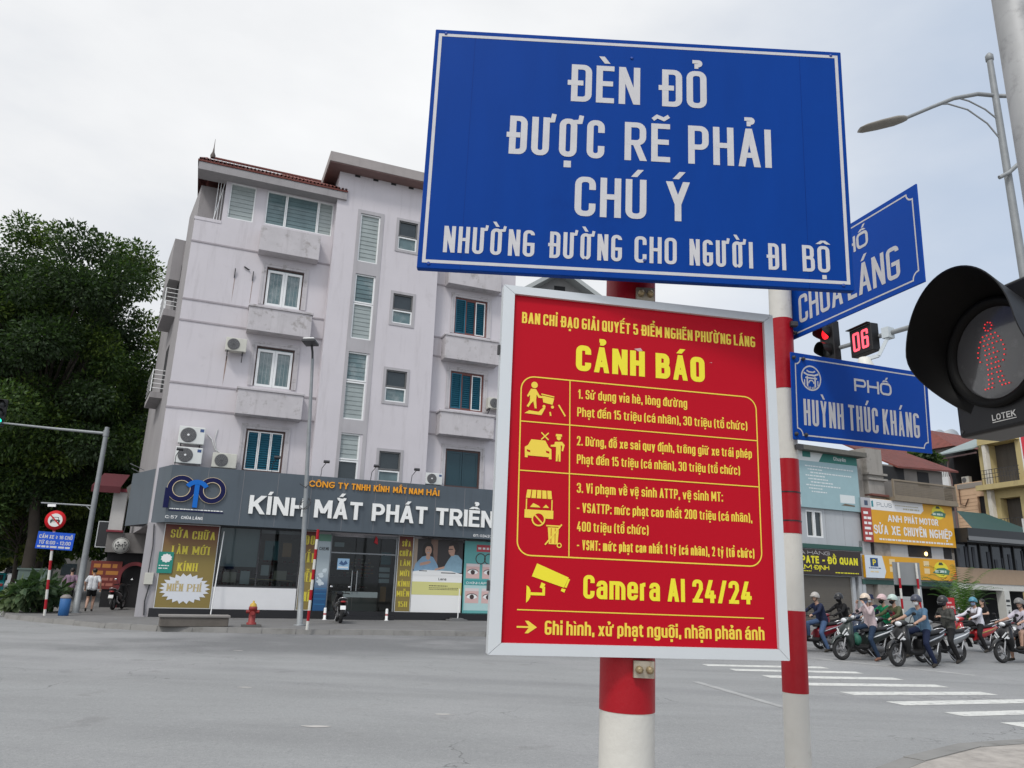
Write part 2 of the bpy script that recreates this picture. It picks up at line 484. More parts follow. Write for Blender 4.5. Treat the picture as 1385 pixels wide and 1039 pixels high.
def text(mb, s, x0, x1, z, H, t=0.17, gap=0.13, y=0.0, depth=0.0, mi=0, round_=1.0, space=0.42, slope=0.0, eps=None, serif=False, thin=0.86):
    """write s from x0 to x1 (its exact width), base line z, capital height H, stroke t*H; faces -y"""
    T = t * H
    TH = T * thin
    gp = gap * H
    eps = eps if eps is not None else H * 0.0015
    items = []
    for ch in s:
        d = unicodedata.normalize('NFD', ch)
        items.append((d[0], d[1:]))
    fixed, kk = 0.0, 0.0
    prev = False
    for b, mk_ in items:
        if b == ' ':
            fixed += space * H
            prev = False
            continue
        if prev:
            fixed += gp
        k = G.get(b, G['O'])[0]
        if '\u031b' in mk_:
            fixed += 0.13 * H
        if b == 'Đ':
            fixed += 0.07 * H
        fixed += T
        kk += k
        prev = True
    U = (x1 - x0 - fixed) / max(kk, 1e-6)       # inner width of a letter with factor 1
    nl = sum(1 for b, _ in items if b != ' ')
    if U < 0.95 * T and t > 0.06:               # crowded line: thinner strokes and tighter gaps keep the counters open
        return text(mb, s, x0, x1, z, H, t * 0.94, max(gap * 0.96, 0.06), y, depth, mi, round_, space * 0.985, slope, eps, serif, thin)
    x = x0
    prev = False
    layer = 0
    for b, mk_ in items:
        if b == ' ':
            x += space * H
            prev = False
            continue
        if prev:
            x += gp
        prev = True
        if b == 'Đ':
            x += 0.07 * H
        k, strokes = G.get(b, G['O'])
        wi = U * k
        above = any(c in mk_ for c in '\u0300\u0301\u0302\u0303\u0306\u0309')
        low = b in 'aceghimnopqrstuvxyđdbkl' and b.islower()

        def mx_(a):
            return x + T / 2 + a * wi

        def mz_(c):
            return TH / 2 + c * (H - TH)

        def put(pts, closed=False, tt=T, hh=TH):
            nonlocal layer
            layer = (layer + 1) % 6
            ribbon(mb, [(p[0], p[1] + z + slope * (p[0] - x0)) for p in pts], tt, y - eps * layer, closed, depth, mi, hh, None, eps * 0.9)

        def slant(xa, za, xb, zb, w=None):
            nonlocal layer
            layer = (layer + 1) % 6
            L = sqrt((xb - xa) ** 2 + (zb - za) ** 2)
            hw = (w or T) * L / max(abs(zb - za), 1e-6) / 2
            hw = min(hw, (w or T) * 0.95) * (1.0 if w or U > 1.6 * T else 0.82)
            q = [(xa - hw, za), (xa + hw, za), (xb + hw, zb), (xb - hw, zb)]
            mb.poly([(p[0], p[1] + z + slope * (p[0] - x0)) for p in q], y - eps * layer, depth, mi)
        for st in strokes:
            if b == 'i' and above and st.startswith('.5,.88'):
                continue
            if st[0] == '/':
                (a0, c0, _), (a1, c1, _) = _pts(st[1:])
                e0 = 0.0 if c0 in (0, -.08, -.26) else (H if c0 == 1 else mz_(c0))
                e1 = 0.0 if c1 in (0, -.08) else (H if c1 == 1 else mz_(c1))
                slant(mx_(a0), e0, mx_(a1), e1)
            else:
                cl = st[0] == '@'
                raw = _pts(st.lstrip('@'))
                P = [(mx_(a), mz_(c), r) for a, c, r in raw]
                # square stroke ends reach the full height
                rho = 0.5 * max(wi, 0.3 * H) * round_
                Q = _fillet(P, cl, rho)
                if not cl:
                    for e in (0, -1):
                        a, c, _ = raw[e]
                        nb = raw[1 if e == 0 else -2]
                        if nb[0] == a:       # upright end
                            if c == 1:
                                Q[e] = (Q[e][0], H)
                            elif c == 0:
                                Q[e] = (Q[e][0], 0.0)
                            elif b in '.,:i' and len(raw) == 2 and c in (.03, .05, .65, 1.02):
                                Q[e] = (Q[e][0], mz_(c) + T * 0.6)
                        elif abs(nb[1] - c) < 1e-6 and b in 'EFGLTZ27-4' or b in 'đĐt':
                            Q[e] = (Q[e][0] + (T / 2 if a > nb[0] else -T / 2) * (0.9 if nb[1] == c and nb[0] != a else 0), Q[e][1])
                put(Q, cl)
                if serif and not cl:
                    for e in (0, -1):
                        a, c, _ = raw[e]
                        if c in (0, 1) and raw[1 if e == 0 else -2][0] == a:
                            zz = H - TH * 0.25 if c == 1 else TH * 0.25
                            put([(Q[e][0] - T, zz), (Q[e][0] + T, zz)], False, TH * 0.5, TH * 0.5)
        # marks
        cx = x + T / 2 + wi / 2
        top = (0.76 * H if low and b not in 'bdđhkl' else H)
        ht = 0.19 * H
        g = 0.065 * H
        mw = min(max(wi + T, 0.34 * H), 0.5 * H)
        dt = T * 0.72
        if '\u031b' in mk_:
            put([(x + wi + T * 0.5, top - TH * 0.6), (x + wi + T + 0.07 * H, top - TH * 0.5), (x + wi + T + 0.10 * H, top + 0.10 * H)], False, dt, dt)
        zt = top + g
        if '\u0302' in mk_:
            slant(cx - mw * 0.42, zt, cx, zt + ht * 0.72, dt)
            slant(cx, zt + ht * 0.72, cx + mw * 0.42, zt, dt)
            if any(c in mk_ for c in '\u0300\u0301\u0309\u0303'):
                zt += ht * 0.95
                if '\u0301' in mk_ or '\u0309' in mk_:
                    cx += mw * 0.22
        if '\u0306' in mk_:
            put(_fillet([(cx - mw * 0.36, zt + ht * 0.6, False), (cx - mw * 0.36, zt, True), (cx + mw * 0.36, zt, True), (cx + mw * 0.36, zt + ht * 0.6, False)], False, mw * 0.3), False, dt, dt)
            if any(c in mk_ for c in '\u0300\u0301\u0309'):
                zt += ht * 0.95
        if '\u0301' in mk_:
            slant(cx - mw * 0.10, zt, cx + mw * 0.22, zt + ht, dt)
        if '\u0300' in mk_:
            slant(cx + mw * 0.10, zt, cx - mw * 0.22, zt + ht, dt)
        if '\u0309' in mk_:
            put(_fillet([(cx - mw * 0.2, zt + ht * 1.0, False), (cx + mw * 0.2, zt + ht * 1.0, True), (cx + mw * 0.2, zt + ht * 0.5, True), (cx, zt + ht * 0.45, False), (cx, zt, False)], False, mw * 0.2), False, dt * 0.85, dt * 0.85)
        if '\u0303' in mk_:
            put([(cx - mw * 0.42, zt + ht * 0.2), (cx - mw * 0.2, zt + ht * 0.65), (cx + mw * 0.16, zt + ht * 0.3), (cx + mw * 0.42, zt + ht * 0.75)], False, dt * 0.85, dt * 0.85)
        if '\u0323' in mk_:
            q = T * 0.55
            mb.poly([(px + slope * 0, pz + z + slope * (px - x0)) for px, pz in ((cx - q, -0.10 * H - 2 * q), (cx + q, -0.10 * H - 2 * q), (cx + q, -0.10 * H), (cx - q, -0.10 * H))], y, depth, mi)
        x += wi + T
        if '\u031b' in mk_:
            x += 0.13 * H


def scribble(mb, x0, x1, z, h, y, mi=0, seed=0):
    """small print too fine to read in the photograph: short bars of uneven word length"""
    r = random.Random(seed)
    x = x0
    while x < x1 - h:
        w = min(h * r.uniform(1.0, 3.6), x1 - x)
        mb.poly([(x, z), (x + w, z), (x + w, z + h), (x, z + h)], y, 0.0, mi)
        x += w + h * r.uniform(0.4, 0.8)
# ------------------------------------------------------------------ materials
asphalt = mk('asphalt', (0.262, 0.266, 0.266), 0.86, var=0.38, vscale=0.45, stretch=(0.5, 1.7, 1), bump=0.55, bscale=70, dirt=(0.9, 0.56, 0.30, (0.31, 0.305, 0.30)))


def wear_asphalt(m):
    """newer dark surfacing along the far kerb, patch repairs, cracks, oil drips and exposed stone"""
    nt = m.node_tree
    N, Lk = nt.nodes, nt.links
    b = N['Principled BSDF']
    col = b.inputs['Base Color'].links[0].from_socket
    t = N.new('ShaderNodeTexCoord').outputs['Object']

    def math_(op, x, y=None, clamp=False):
        n = N.new('ShaderNodeMath')
        n.operation = op
        n.use_clamp = clamp
        for i, q in enumerate((x, y)):
            if q is None:
                continue
            if isinstance(q, (int, float)):
                n.inputs[i].default_value = q
            else:
                Lk.new(q, n.inputs[i])
        return n.outputs[0]

    def noise(scale, detail=4, rough=0.6, vec=t):
        n = N.new('ShaderNodeTexNoise')
        n.inputs['Scale'].default_value = scale
        n.inputs['Detail'].default_value = detail
        n.inputs['Roughness'].default_value = rough
        Lk.new(vec, n.inputs['Vector'])
        return n.outputs['Fac']

    def ramp(x, lo, hi):
        n = N.new('ShaderNodeMapRange')
        n.interpolation_type = 'SMOOTHSTEP'
        n.inputs['From Min'].default_value = lo
        n.inputs['From Max'].default_value = hi
        Lk.new(x, n.inputs['Value'])
        return n.outputs[0]

    def mix(fac, to, mode='MIX'):
        nonlocal col
        n = N.new('ShaderNodeMixRGB')
        n.blend_type = mode
        Lk.new(fac, n.inputs[0])
        Lk.new(col, n.inputs[1])
        if isinstance(to, tuple):
            n.inputs[2].default_value = (*to, 1)
        else:
            Lk.new(to, n.inputs[2])
        col = n.outputs[0]
    s = N.new('ShaderNodeSeparateXYZ')
    Lk.new(t, s.inputs[0])
    X, Y = s.outputs[0], s.outputs[1]
    # distance out from the far kerb, wobbling
    d = math_('ADD', math_('MULTIPLY', math_('ADD', X, 10.5), 0.221), math_('MULTIPLY', math_('SUBTRACT', Y, 24.0), -0.975))
    d = math_('ADD', d, math_('MULTIPLY', math_('SUBTRACT', noise(0.5, 5), 0.5), 3.0))
    dark = math_('MULTIPLY', math_('SUBTRACT', 1.0, ramp(d, 5.6, 8.2)), ramp(math_('ADD', X, math_('MULTIPLY', math_('SUBTRACT', noise(0.35, 4), 0.5), 8.0)), -12.5, -7.5))
    mix(math_('MULTIPLY', dark, 0.78), (0.098, 0.100, 0.104))
    # tyre-polished lanes
    lane = math_('ADD', math_('MULTIPLY', X, 0.16), math_('MULTIPLY', Y, 0.98))
    w = N.new('ShaderNodeTexNoise')
    w.noise_dimensions = '1D'
    w.inputs['Scale'].default_value = 0.55
    w.inputs['Detail'].default_value = 2
    Lk.new(lane, w.inputs['W'])
    mix(math_('MULTIPLY', ramp(w.outputs['Fac'], 0.50, 0.70), 0.34), (0.155, 0.156, 0.162))
    mix(math_('MULTIPLY', ramp(noise(0.16, 4), 0.50, 0.62), 0.45), (0.30, 0.298, 0.30))
    # oil and water marks
    mix(math_('MULTIPLY', ramp(noise(0.9, 3, 0.5), 0.64, 0.72), 0.38), (0.12, 0.12, 0.122))
    # cracks: warped cell edges
    wv = N.new('ShaderNodeVectorMath')
    wv.operation = 'ADD'
    nn = N.new('ShaderNodeTexNoise')
    nn.inputs['Scale'].default_value = 1.3
    nn.inputs['Detail'].default_value = 6
    Lk.new(t, nn.inputs['Vector'])
    Lk.new(t, wv.inputs[0])
    sc = N.new('ShaderNodeVectorMath')
    sc.operation = 'SCALE'
    sc.inputs['Scale'].default_value = 1.6
    Lk.new(nn.outputs['Color'], sc.inputs[0])
    Lk.new(sc.outputs[0], wv.inputs[1])
    v = N.new('ShaderNodeTexVoronoi')
    v.feature = 'DISTANCE_TO_EDGE'
    v.inputs['Scale'].default_value = 0.26
    Lk.new(wv.outputs[0], v.inputs['Vector'])
    cr_ = math_('MULTIPLY', math_('SUBTRACT', 1.0, ramp(v.outputs['Distance'], 0.001, 0.0045)), ramp(noise(0.22, 2), 0.46, 0.6))
    mix(math_('MULTIPLY', cr_, 0.75), (0.075, 0.075, 0.077))
    # mottling at hand size, then exposed stone
    md = noise(9, 6, 0.72)
    mix(math_('MULTIPLY', ramp(md, 0.52, 0.70), 0.40), (0.16, 0.16, 0.164))
    mix(math_('MULTIPLY', math_('SUBTRACT', 1.0, ramp(md, 0.32, 0.46)), 0.30), (0.36, 0.357, 0.35))
    gr_ = noise(26, 5, 0.8)
    mix(math_('MULTIPLY', ramp(gr_, 0.53, 0.66), 0.50), (0.145, 0.147, 0.148))
    mix(math_('MULTIPLY', math_('SUBTRACT', 1.0, ramp(gr_, 0.34, 0.47)), 0.42), (0.40, 0.395, 0.385))
    sp = noise(70, 3, 0.75)
    mix(math_('MULTIPLY', ramp(sp, 0.54, 0.66), 0.55), (0.36, 0.355, 0.345))
    mix(math_('MULTIPLY', math_('SUBTRACT', 1.0, ramp(sp, 0.34, 0.44)), 0.5), (0.10, 0.10, 0.105))
    Lk.new(col, b.inputs['Base Color'])


wear_asphalt(asphalt)
pave = mk('pavement', (0.165, 0.162, 0.16), 0.9, var=0.35, vscale=1.2, bump=0.3, bscale=25, dirt=(0.8, 0.55, 0.5, (0.12, 0.115, 0.11)))
kerbm = mk('kerb', (0.22, 0.215, 0.205), 0.9, var=0.4, vscale=2.0, bump=0.4, bscale=20, dirt=(2.0, 0.55, 0.5, (0.12, 0.115, 0.10)))
nearpave = mk('near_pavement', (0.36, 0.33, 0.30), 0.9, var=0.6, vscale=7.0, bump=0.5, bscale=30, dirt=(3.0, 0.52, 0.6, (0.22, 0.20, 0.18)))
roadpaint = mk('road_paint', (0.60, 0.60, 0.57), 0.8, var=0.35, vscale=5, dirt=(7.0, 0.53, 0.85, (0.25, 0.25, 0.25)), bump=0.4, bscale=50)
roadworn = mk('worn_road_paint', (0.34, 0.34, 0.335), 0.85, var=0.3, vscale=3, dirt=(3.0, 0.5, 0.8, (0.24, 0.24, 0.24)))
wallm = mk('lilac_render', (0.565, 0.535, 0.562), 0.85, var=0.10, vscale=0.7, streak=0.34, bump=0.08, bscale=30, dirt=(0.85, 0.60, 0.30, (0.36, 0.33, 0.34)))
wallg = mk('grey_render', (0.40, 0.385, 0.40), 0.85, var=0.2, vscale=0.9, streak=0.4)
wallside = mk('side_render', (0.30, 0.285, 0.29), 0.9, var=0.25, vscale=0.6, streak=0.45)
ledgem = mk('ledge_render', (0.50, 0.475, 0.49), 0.88, var=0.25, vscale=1.4, streak=0.45, dirt=(2.6, 0.55, 0.60, (0.20, 0.18, 0.16)))
groove = mk('groove', (0.22, 0.21, 0.22), 0.9)
whitef = mk('white_frame', (0.74, 0.75, 0.75), 0.4, var=0.1)
brownf = mk('brown_frame', (0.07, 0.035, 0.03), 0.5)
redf = mk('reddish_frame', (0.16, 0.055, 0.045), 0.5)
tealsh = mk('teal_shutter', (0.012, 0.135, 0.21), 0.5, var=0.2, vscale=2)
darkteal = mk('dark_teal_panel', (0.012, 0.045, 0.06), 0.4)
glassl = mk('louvre_glass', (0.30, 0.34, 0.335), 0.25, var=0.35, vscale=2.5)
glassd = mk('dark_glass', (0.035, 0.045, 0.05), 0.12, var=0.4, vscale=2.0)
glassg = mk('curtained_glass', (0.12, 0.18, 0.19), 0.10, var=0.75, vscale=1.1, dirt=(0.8, 0.52, 0.6, (0.30, 0.33, 0.33)))
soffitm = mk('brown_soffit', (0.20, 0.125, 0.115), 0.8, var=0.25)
slabm = mk('grey_slab', (0.33, 0.30, 0.29), 0.85, var=0.2, streak=0.3)
blackm = mk('black_tile', (0.012, 0.012, 0.014), 0.35)
voidm = mk('opening_shade', (0.02, 0.02, 0.022), 0.9)  # near-black colour painted in for the unlit depth of openings, verandas and vents
steel = mk('galvanised_steel', (0.25, 0.265, 0.275), 0.55, var=0.35, vscale=6, metal=0.25)
darksteel = mk('dark_steel', (0.05, 0.05, 0.055), 0.5, metal=0.3)
fasciam = mk('fascia_panel', (0.082, 0.102, 0.122), 0.45, var=0.22, vscale=0.8, streak=0.42, spec=0.35)
whitem = mk('white_paint', (0.80, 0.80, 0.79), 0.5)
acm = mk('ac_white', (0.66, 0.67, 0.65), 0.5, var=0.15, streak=0.15)
acold = mk('ac_cream', (0.55, 0.54, 0.48), 0.55, var=0.25, streak=0.3)
acgrill = mk('ac_grille', (0.10, 0.10, 0.105), 0.5)
yellowm = mk('yellow_letter', (0.80, 0.66, 0.03), 0.5)
orangem = mk('orange_letter', (0.80, 0.33, 0.01), 0.5)
redp = mk('red_paint', (0.34, 0.004, 0.012), 0.42, spec=0.3, var=0.25, vscale=5, dirt=(24, 0.64, 0.5, (0.40, 0.10, 0.09)), bump=0.10, bscale=30)
whitep = mk('pole_white_paint', (0.60, 0.59, 0.55), 0.5, var=0.25, vscale=4.0, streak=0.2, dirt=(9.0, 0.58, 0.5, (0.33, 0.31, 0.27)), bump=0.12, bscale=30)


def tilemat(name, col, n=7.0, axis=0):
    m = mk(name, col, 0.75, var=0.5, vscale=2.5, dirt=(2.0, 0.55, 0.5, [c * 0.4 for c in col]))
    nt = m.node_tree
    t = nt.nodes.new('ShaderNodeTexCoord')
    w = nt.nodes.new('ShaderNodeTexWave')
    w.bands_direction = 'XYZ'[axis]
    w.inputs['Scale'].default_value = n
    w.inputs['Distortion'].default_value = 0.6
    nt.links.new(t.outputs['Object'], w.inputs['Vector'])
    bn = nt.nodes.new('ShaderNodeBump')
    bn.inputs['Strength'].default_value = 0.9
    bn.inputs['Distance'].default_value = 0.06
    nt.links.new(w.outputs['Fac'], bn.inputs['Height'])
    nt.links.new(bn.outputs[0], nt.nodes['Principled BSDF'].inputs['Normal'])
    return m


redtile = tilemat('red_roof_tile', (0.24, 0.065, 0.05))

# clear shop glass: part mirror, part clear
clearg = bpy.data.materials.new('shop_glass')
clearg.use_nodes = True
_n = clearg.node_tree.nodes
_n.remove(_n['Principled BSDF'])
_tr = _n.new('ShaderNodeBsdfTransparent')
_tr.inputs[0].default_value = (0.46, 0.53, 0.54, 1)
_gl = _n.new('ShaderNodeBsdfGlossy')
_gl.inputs['Roughness'].default_value = 0.03
_fr = _n.new('ShaderNodeFresnel')
_fr.inputs[0].default_value = 1.5
_mx = _n.new('ShaderNodeMixShader')
clearg.node_tree.links.new(_fr.outputs[0], _mx.inputs[0])
clearg.node_tree.links.new(_tr.outputs[0], _mx.inputs[1])
clearg.node_tree.links.new(_gl.outputs[0], _mx.inputs[2])
clearg.node_tree.links.new(_mx.outputs[0], _n['Material Output'].inputs[0])

# ------------------------------------------------------------------ the ground
g = MB()
g.quad((-1500, -400, 0), (1500, -400, 0), (1500, 2500, 0), (-1500, 2500, 0))
struct('road', g, asphalt)


def slab(name, outline, mat, z=0.15, kerb_mat=None, kw=0.22):
    """raised pavement: top sheet inside a kerb of cast stones"""
    mb = MB()
    n = len(outline)
    mb.add([(x, y, z) for x, y in outline], [tuple(range(n))])
    mb.add([(x, y, z) for x, y in outline] + [(x, y, 0) for x, y in outline], [(i, (i + 1) % n, (i + 1) % n + n, i + n)[::-1] for i in range(n)])
    return struct(name, mb, mat)


def kerb(pts, z=0.15, w=0.24, L=0.9, out=0.03):
    mb = MB()
    for a, b in zip(pts[:-1], pts[1:]):
        a, b = Vector((*a, 0)), Vector((*b, 0))
        d = (b - a)
        m = max(1, int(d.length / L))
        t = d.normalized()
        s = Vector((-t.y, t.x, 0))
        for i in range(m):
            p, q = a + d * (i / m) + t * 0.008, a + d * ((i + 1) / m) - t * 0.008
            jz = random.uniform(-0.008, 0.008)
            vs = [p - s * out, q - s * out, q + s * w, p + s * w]
            vb = [Vector((v.x, v.y, 0.0)) for v in vs]
            vt = [Vector((v.x, v.y, z + 0.006 + jz)) for v in vs]
            vt[0] += s * 0.03
            vt[1] += s * 0.03
            mb.add(vb + vt, [(4, 5, 6, 7), (0, 1, 5, 4), (1, 2, 6, 5), (2, 3, 7, 6), (3, 0, 4, 7)])
    o = struct('kerb', mb, kerbm)
    return o


# pavement round the corner building; the kerb turns into the side street on the left
pts_l = [(4.5, 27.4), (-0.62, 26.18), (-6.46, 24.54), (-10.52, 24.01), (-12.4, 24.6), (-13.87, 25.53), (-15.9, 26.7), (-17.6, 28.0), (-19.1, 30.0), (-22.4, 36.0), (-40.0, 66.0), (-78.0, 131.0)]
slab('pavement', pts_l + [(-60, 140), (-5, 60), (3.5, 60)], pave)
kerb(pts_l[::-1][:-1][::-1] if False else pts_l[::-1])
# pavement the photographer stands on
pts_n = [(-6.0, 4.2), (0.0, 5.2), (2.6, 6.6), (3.39, 7.45), (3.9, 7.95), (4.94, 8.77), (5.87, 9.15), (9.0, 9.9), (20.0, 12.0)]
slab('near_pavement', [(20, -12), (20, 12.0)] + pts_n[::-1][1:] + [(-6, -12)], nearpave)
kerb(pts_n[::-1], w=0.2, L=1.0)
# far pavement in front of the right hand shops
slab('far_pavement', [(12.0, 36.5), (14.0, 33.5), (22.0, 33.9), (60.0, 51.5), (60, 58), (40, 60), (18, 60)], pave)
kerb([(60.0, 51.5), (22.0, 33.9), (14.0, 33.5), (12.0, 36.5)])

# zebra crossing: bars run along (0.94, 0.33) across the road on the right
zb = MB()
bars = [((4.64, 18.68), (7.54, 18.94), .42), ((5.02, 17.77), (7.92, 17.98), .40), ((5.36, 16.61), (8.24, 16.92), .42), ((5.70, 15.46), (8.54, 15.84), .42),
        ((5.96, 14.23), (8.84, 14.86), .41), ((6.24, 13.12), (9.1, 13.98), .40), ((6.62, 12.12), (9.5, 13.05), .36), ((6.95, 11.30), (9.8, 12.15), .42), ((7.2, 10.35), (10.1, 11.1), .4)]
for (a, b, w) in bars:
    a, b = Vector((*a, 0.004)), Vector((*b, 0.004))
    n = Vector((-(b - a).y, (b - a).x, 0)).normalized() * -w
    zb.quad(a, a + n, b + n, b)
struct('zebra_crossing', zb, roadpaint)
zl = MB()
zl.quad((8.15, 21.42, 0.004), (8.42, 21.5, 0.004), (10.75, 18.0, 0.004), (10.5, 17.85, 0.004))
zl.quad((3.55, 15.1, 0.004), (3.70, 15.15, 0.004), (4.36, 11.9, 0.004), (4.22, 11.85, 0.004))
zl.quad((5.2, 26.5, 0.004), (5.25, 26.7, 0.004), (9.0, 25.9, 0.004), (8.95, 25.7, 0.004))
struct('road_marking', zl, roadworn)
pt = MB()
for (x, y, a, b, s) in ((-2.14, 9.5, .20, .07, 1), (-0.76, 10.6, .14, .06, 2), (-4.0, 12.55, .13, .06, 3), (-6.2, 18.6, .12, .06, 5)):
    r = random.Random(s)
    pt.add([(x + a * cos(t) * r.uniform(.6, 1.1), y + b * sin(t) * r.uniform(.6, 1.1), 0.004) for t in [i * 2 * pi / 11 for i in range(11)]], [tuple(range(11))])
struct('road_patch', pt, mk('pale_patch', (0.42, 0.40, 0.38), 0.9, var=0.3))

# ------------------------------------------------------------------ the corner building
# its own axes: x along the front, y into the building, z up
BLD = thing('corner_building', 'pale lilac five storey corner building with red tiled roof above the optician shop', 'building', (-13.0475, 29.1324, 0), radians(22))


def wall_holes(mb, x0, x1, z0, z1, y, holes, depth=0.18, mi=0, mr=None):
    """wall face in the XZ plane with real openings and reveals"""
    mr = mi if mr is None else mr
    xs = sorted({x0, x1, *[h[0] for h in holes], *[h[1] for h in holes]})
    zs = sorted({z0, z1, *[h[2] for h in holes], *[h[3] for h in holes]})
    for a, b in zip(xs[:-1], xs[1:]):
        for c, d in zip(zs[:-1], zs[1:]):
            mxx, mzz = (a + b) / 2, (c + d) / 2
            if not any(h[0] < mxx < h[1] and h[2] < mzz < h[3] for h in holes):
                mb.quad((a, y, c), (b, y, c), (b, y, d), (a, y, d), mi)
    for a, b, c, d in holes:
        e = y + depth
        mb.quad((a, y, c), (a, y, d), (a, e, d), (a, e, c), mr)
        mb.quad((b, y, d), (b, y, c), (b, e, c), (b, e, d), mr)
        mb.quad((a, y, c), (a, e, c), (b, e, c), (b, y, c), mr)
        mb.quad((a, y, d), (b, y, d), (b, e, d), (a, e, d), mr)


WL = 0.5      # wing walls stand back from the stair tower
WIN_L = [(2.56, 4.14, 13.06, 14.82), (2.54, 4.10, 9.43, 11.19), (2.52, 4.08, 5.85, 7.60)]
WIN_R = [(11.22, 12.86, 13.12, 14.96), (11.18, 12.82, 9.44, 11.26), (11.13, 12.80, 5.85, 7.58)]
TOPW = [(0.65, 1.72, 16.76, 18.46), (2.20, 5.14, 16.82, 18.44)]
STAIR = [(6.32, 7.24, 15.64, 18.03), (6.32, 7.22, 11.97, 15.04), (6.27, 7.18, 8.33, 11.36), (6.22, 7.13, 5.3, 7.73)]
SMALL = [(8.12, 9.02, 16.60, 18.06), (8.10, 9.02, 12.98, 14.40), (8.04, 8.98, 9.32, 10.76), (8.00, 8.94, 5.6, 7.10)]
DX, DY = -0.1305, 0.9914      # direction of the side street wall

w = MB()
wall_holes(w, -0.6, 5.2, 3.4, 16.5, WL, WIN_L, 0.16)
wall_holes(w, 0.45, 5.2, 16.5, 18.75, WL, TOPW, 0.16)
w.box(-0.62, 0.46, WL - 0.02, WL + 0.16, 16.42, 16.56)                       # terrace parapet cap
w.quad((0.45, WL, 16.5), (0.45, WL, 18.75), (0.45, 1.9, 18.75), (0.45, 1.9, 16.5))
wall_holes(w, 5.2, 10.12, 3.4, 20.1, 0.0, STAIR + SMALL, 0.14)
w.quad((5.2, 0, 3.4), (5.2, 0, 20.1), (5.2, 7, 20.1), (5.2, 7, 3.4))
w.quad((10.12, 0, 3.4), (10.12, 7, 3.4), (10.12, 7, 20.1), (10.12, 0, 20.1))
w.quad((10.12, 7, 3.4), (5.2, 7, 3.4), (5.2, 7, 20.1), (10.12, 7, 20.1))
wall_holes(w, 10.12, 14.3, 3.4, 18.75, WL, WIN_R + [(11.2, 13.9, 16.8, 18.44)], 0.16)
w.quad((14.3, WL, 0.1), (14.3, 11, 0.1), (14.3, 11, 18.75), (14.3, WL, 18.75))
w.quad((14.3, 11, 0.1), (-0.6 + DX * 10.5, 11, 0.1), (-0.6 + DX * 10.5, 11, 16.4), (14.3, 11, 16.4))
w.build('wall', wallm, BLD)
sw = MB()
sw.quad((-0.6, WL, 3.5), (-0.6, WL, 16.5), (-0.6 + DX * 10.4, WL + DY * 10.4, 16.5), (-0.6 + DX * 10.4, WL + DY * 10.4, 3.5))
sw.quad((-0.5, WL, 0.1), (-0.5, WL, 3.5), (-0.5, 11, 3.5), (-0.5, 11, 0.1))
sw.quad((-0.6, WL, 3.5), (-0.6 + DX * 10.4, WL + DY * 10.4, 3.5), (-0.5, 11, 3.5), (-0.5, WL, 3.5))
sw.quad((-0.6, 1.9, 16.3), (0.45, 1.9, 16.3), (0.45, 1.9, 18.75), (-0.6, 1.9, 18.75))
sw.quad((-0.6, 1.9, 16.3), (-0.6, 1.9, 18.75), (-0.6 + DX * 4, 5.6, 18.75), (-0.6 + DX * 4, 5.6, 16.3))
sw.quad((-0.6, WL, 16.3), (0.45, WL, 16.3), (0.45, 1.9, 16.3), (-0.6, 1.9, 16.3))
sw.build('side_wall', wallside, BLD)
lat = MB()
for i in range(3):
    lat.box(0.12 + i * 0.11, 0.145 + i * 0.11, 0.8, 0.825, 16.5, 18.6)
lat.bar((0.10, 0.79, 16.6), (0.38, 0.79, 18.5), 0.03, 0.03)
lat.build('lattice', whitef, BLD)
# side balconies over the side street
for k, (s0, z0, z1) in enumerate(((3.0, 16.9, 18.9), (2.6, 12.75, 13.05), (2.8, 9.05, 9.3))):
    b = MB()
    c0 = Vector((-0.6 + DX * s0, WL + DY * s0, 0))
    n = Vector((-DY, DX, 0))
    t = Vector((DX, DY, 0))
    if k == 0:
        p = [c0 - n * 0.02, c0 + t * 3 - n * 0.02, c0 + t * 3 + n * 0.45, c0 + n * 0.45]
        z0 = 14.6
        z1 = 16.6
    else:
        p = [c0 - n * 0.02, c0 + t * 2.6 - n * 0.02, c0 + t * 2.6 + n * 0.5, c0 + n * 0.5]
    b.add([(q.x, q.y, z0) for q in p] + [(q.x, q.y, z1) for q in p], [(0, 1, 2, 3), (7, 6, 5, 4), (0, 4, 5, 1), (1, 5, 6, 2), (2, 6, 7, 3), (3, 7, 4, 0)])
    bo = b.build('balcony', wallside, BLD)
    if k:
        r = MB()
        for j in range(5):
            zz = z1 + 0.18 + j * 0.2
            r.tube([p[0] + Vector((0, 0, zz)), p[3] + Vector((0, 0, zz)), p[2] + Vector((0, 0, zz))], 0.015, 6)
        r.tube([p[3] + Vector((0, 0, z1)), p[3] + Vector((0, 0, z1 + 1.0))], 0.025, 6)
        r.build('railing', whitef, bo)
        d = MB()
        q0 = c0 + t * 0.3 + n * 0.012
        q1 = c0 + t * 1.6 + n * 0.012
        d.add([(q0.x, q0.y, z1), (q1.x, q1.y, z1), (q1.x, q1.y, z1 + 2.3), (q0.x, q0.y, z1 + 2.3)], [(0, 3, 2, 1)])
        d.build('balcony_door', voidm, BLD)
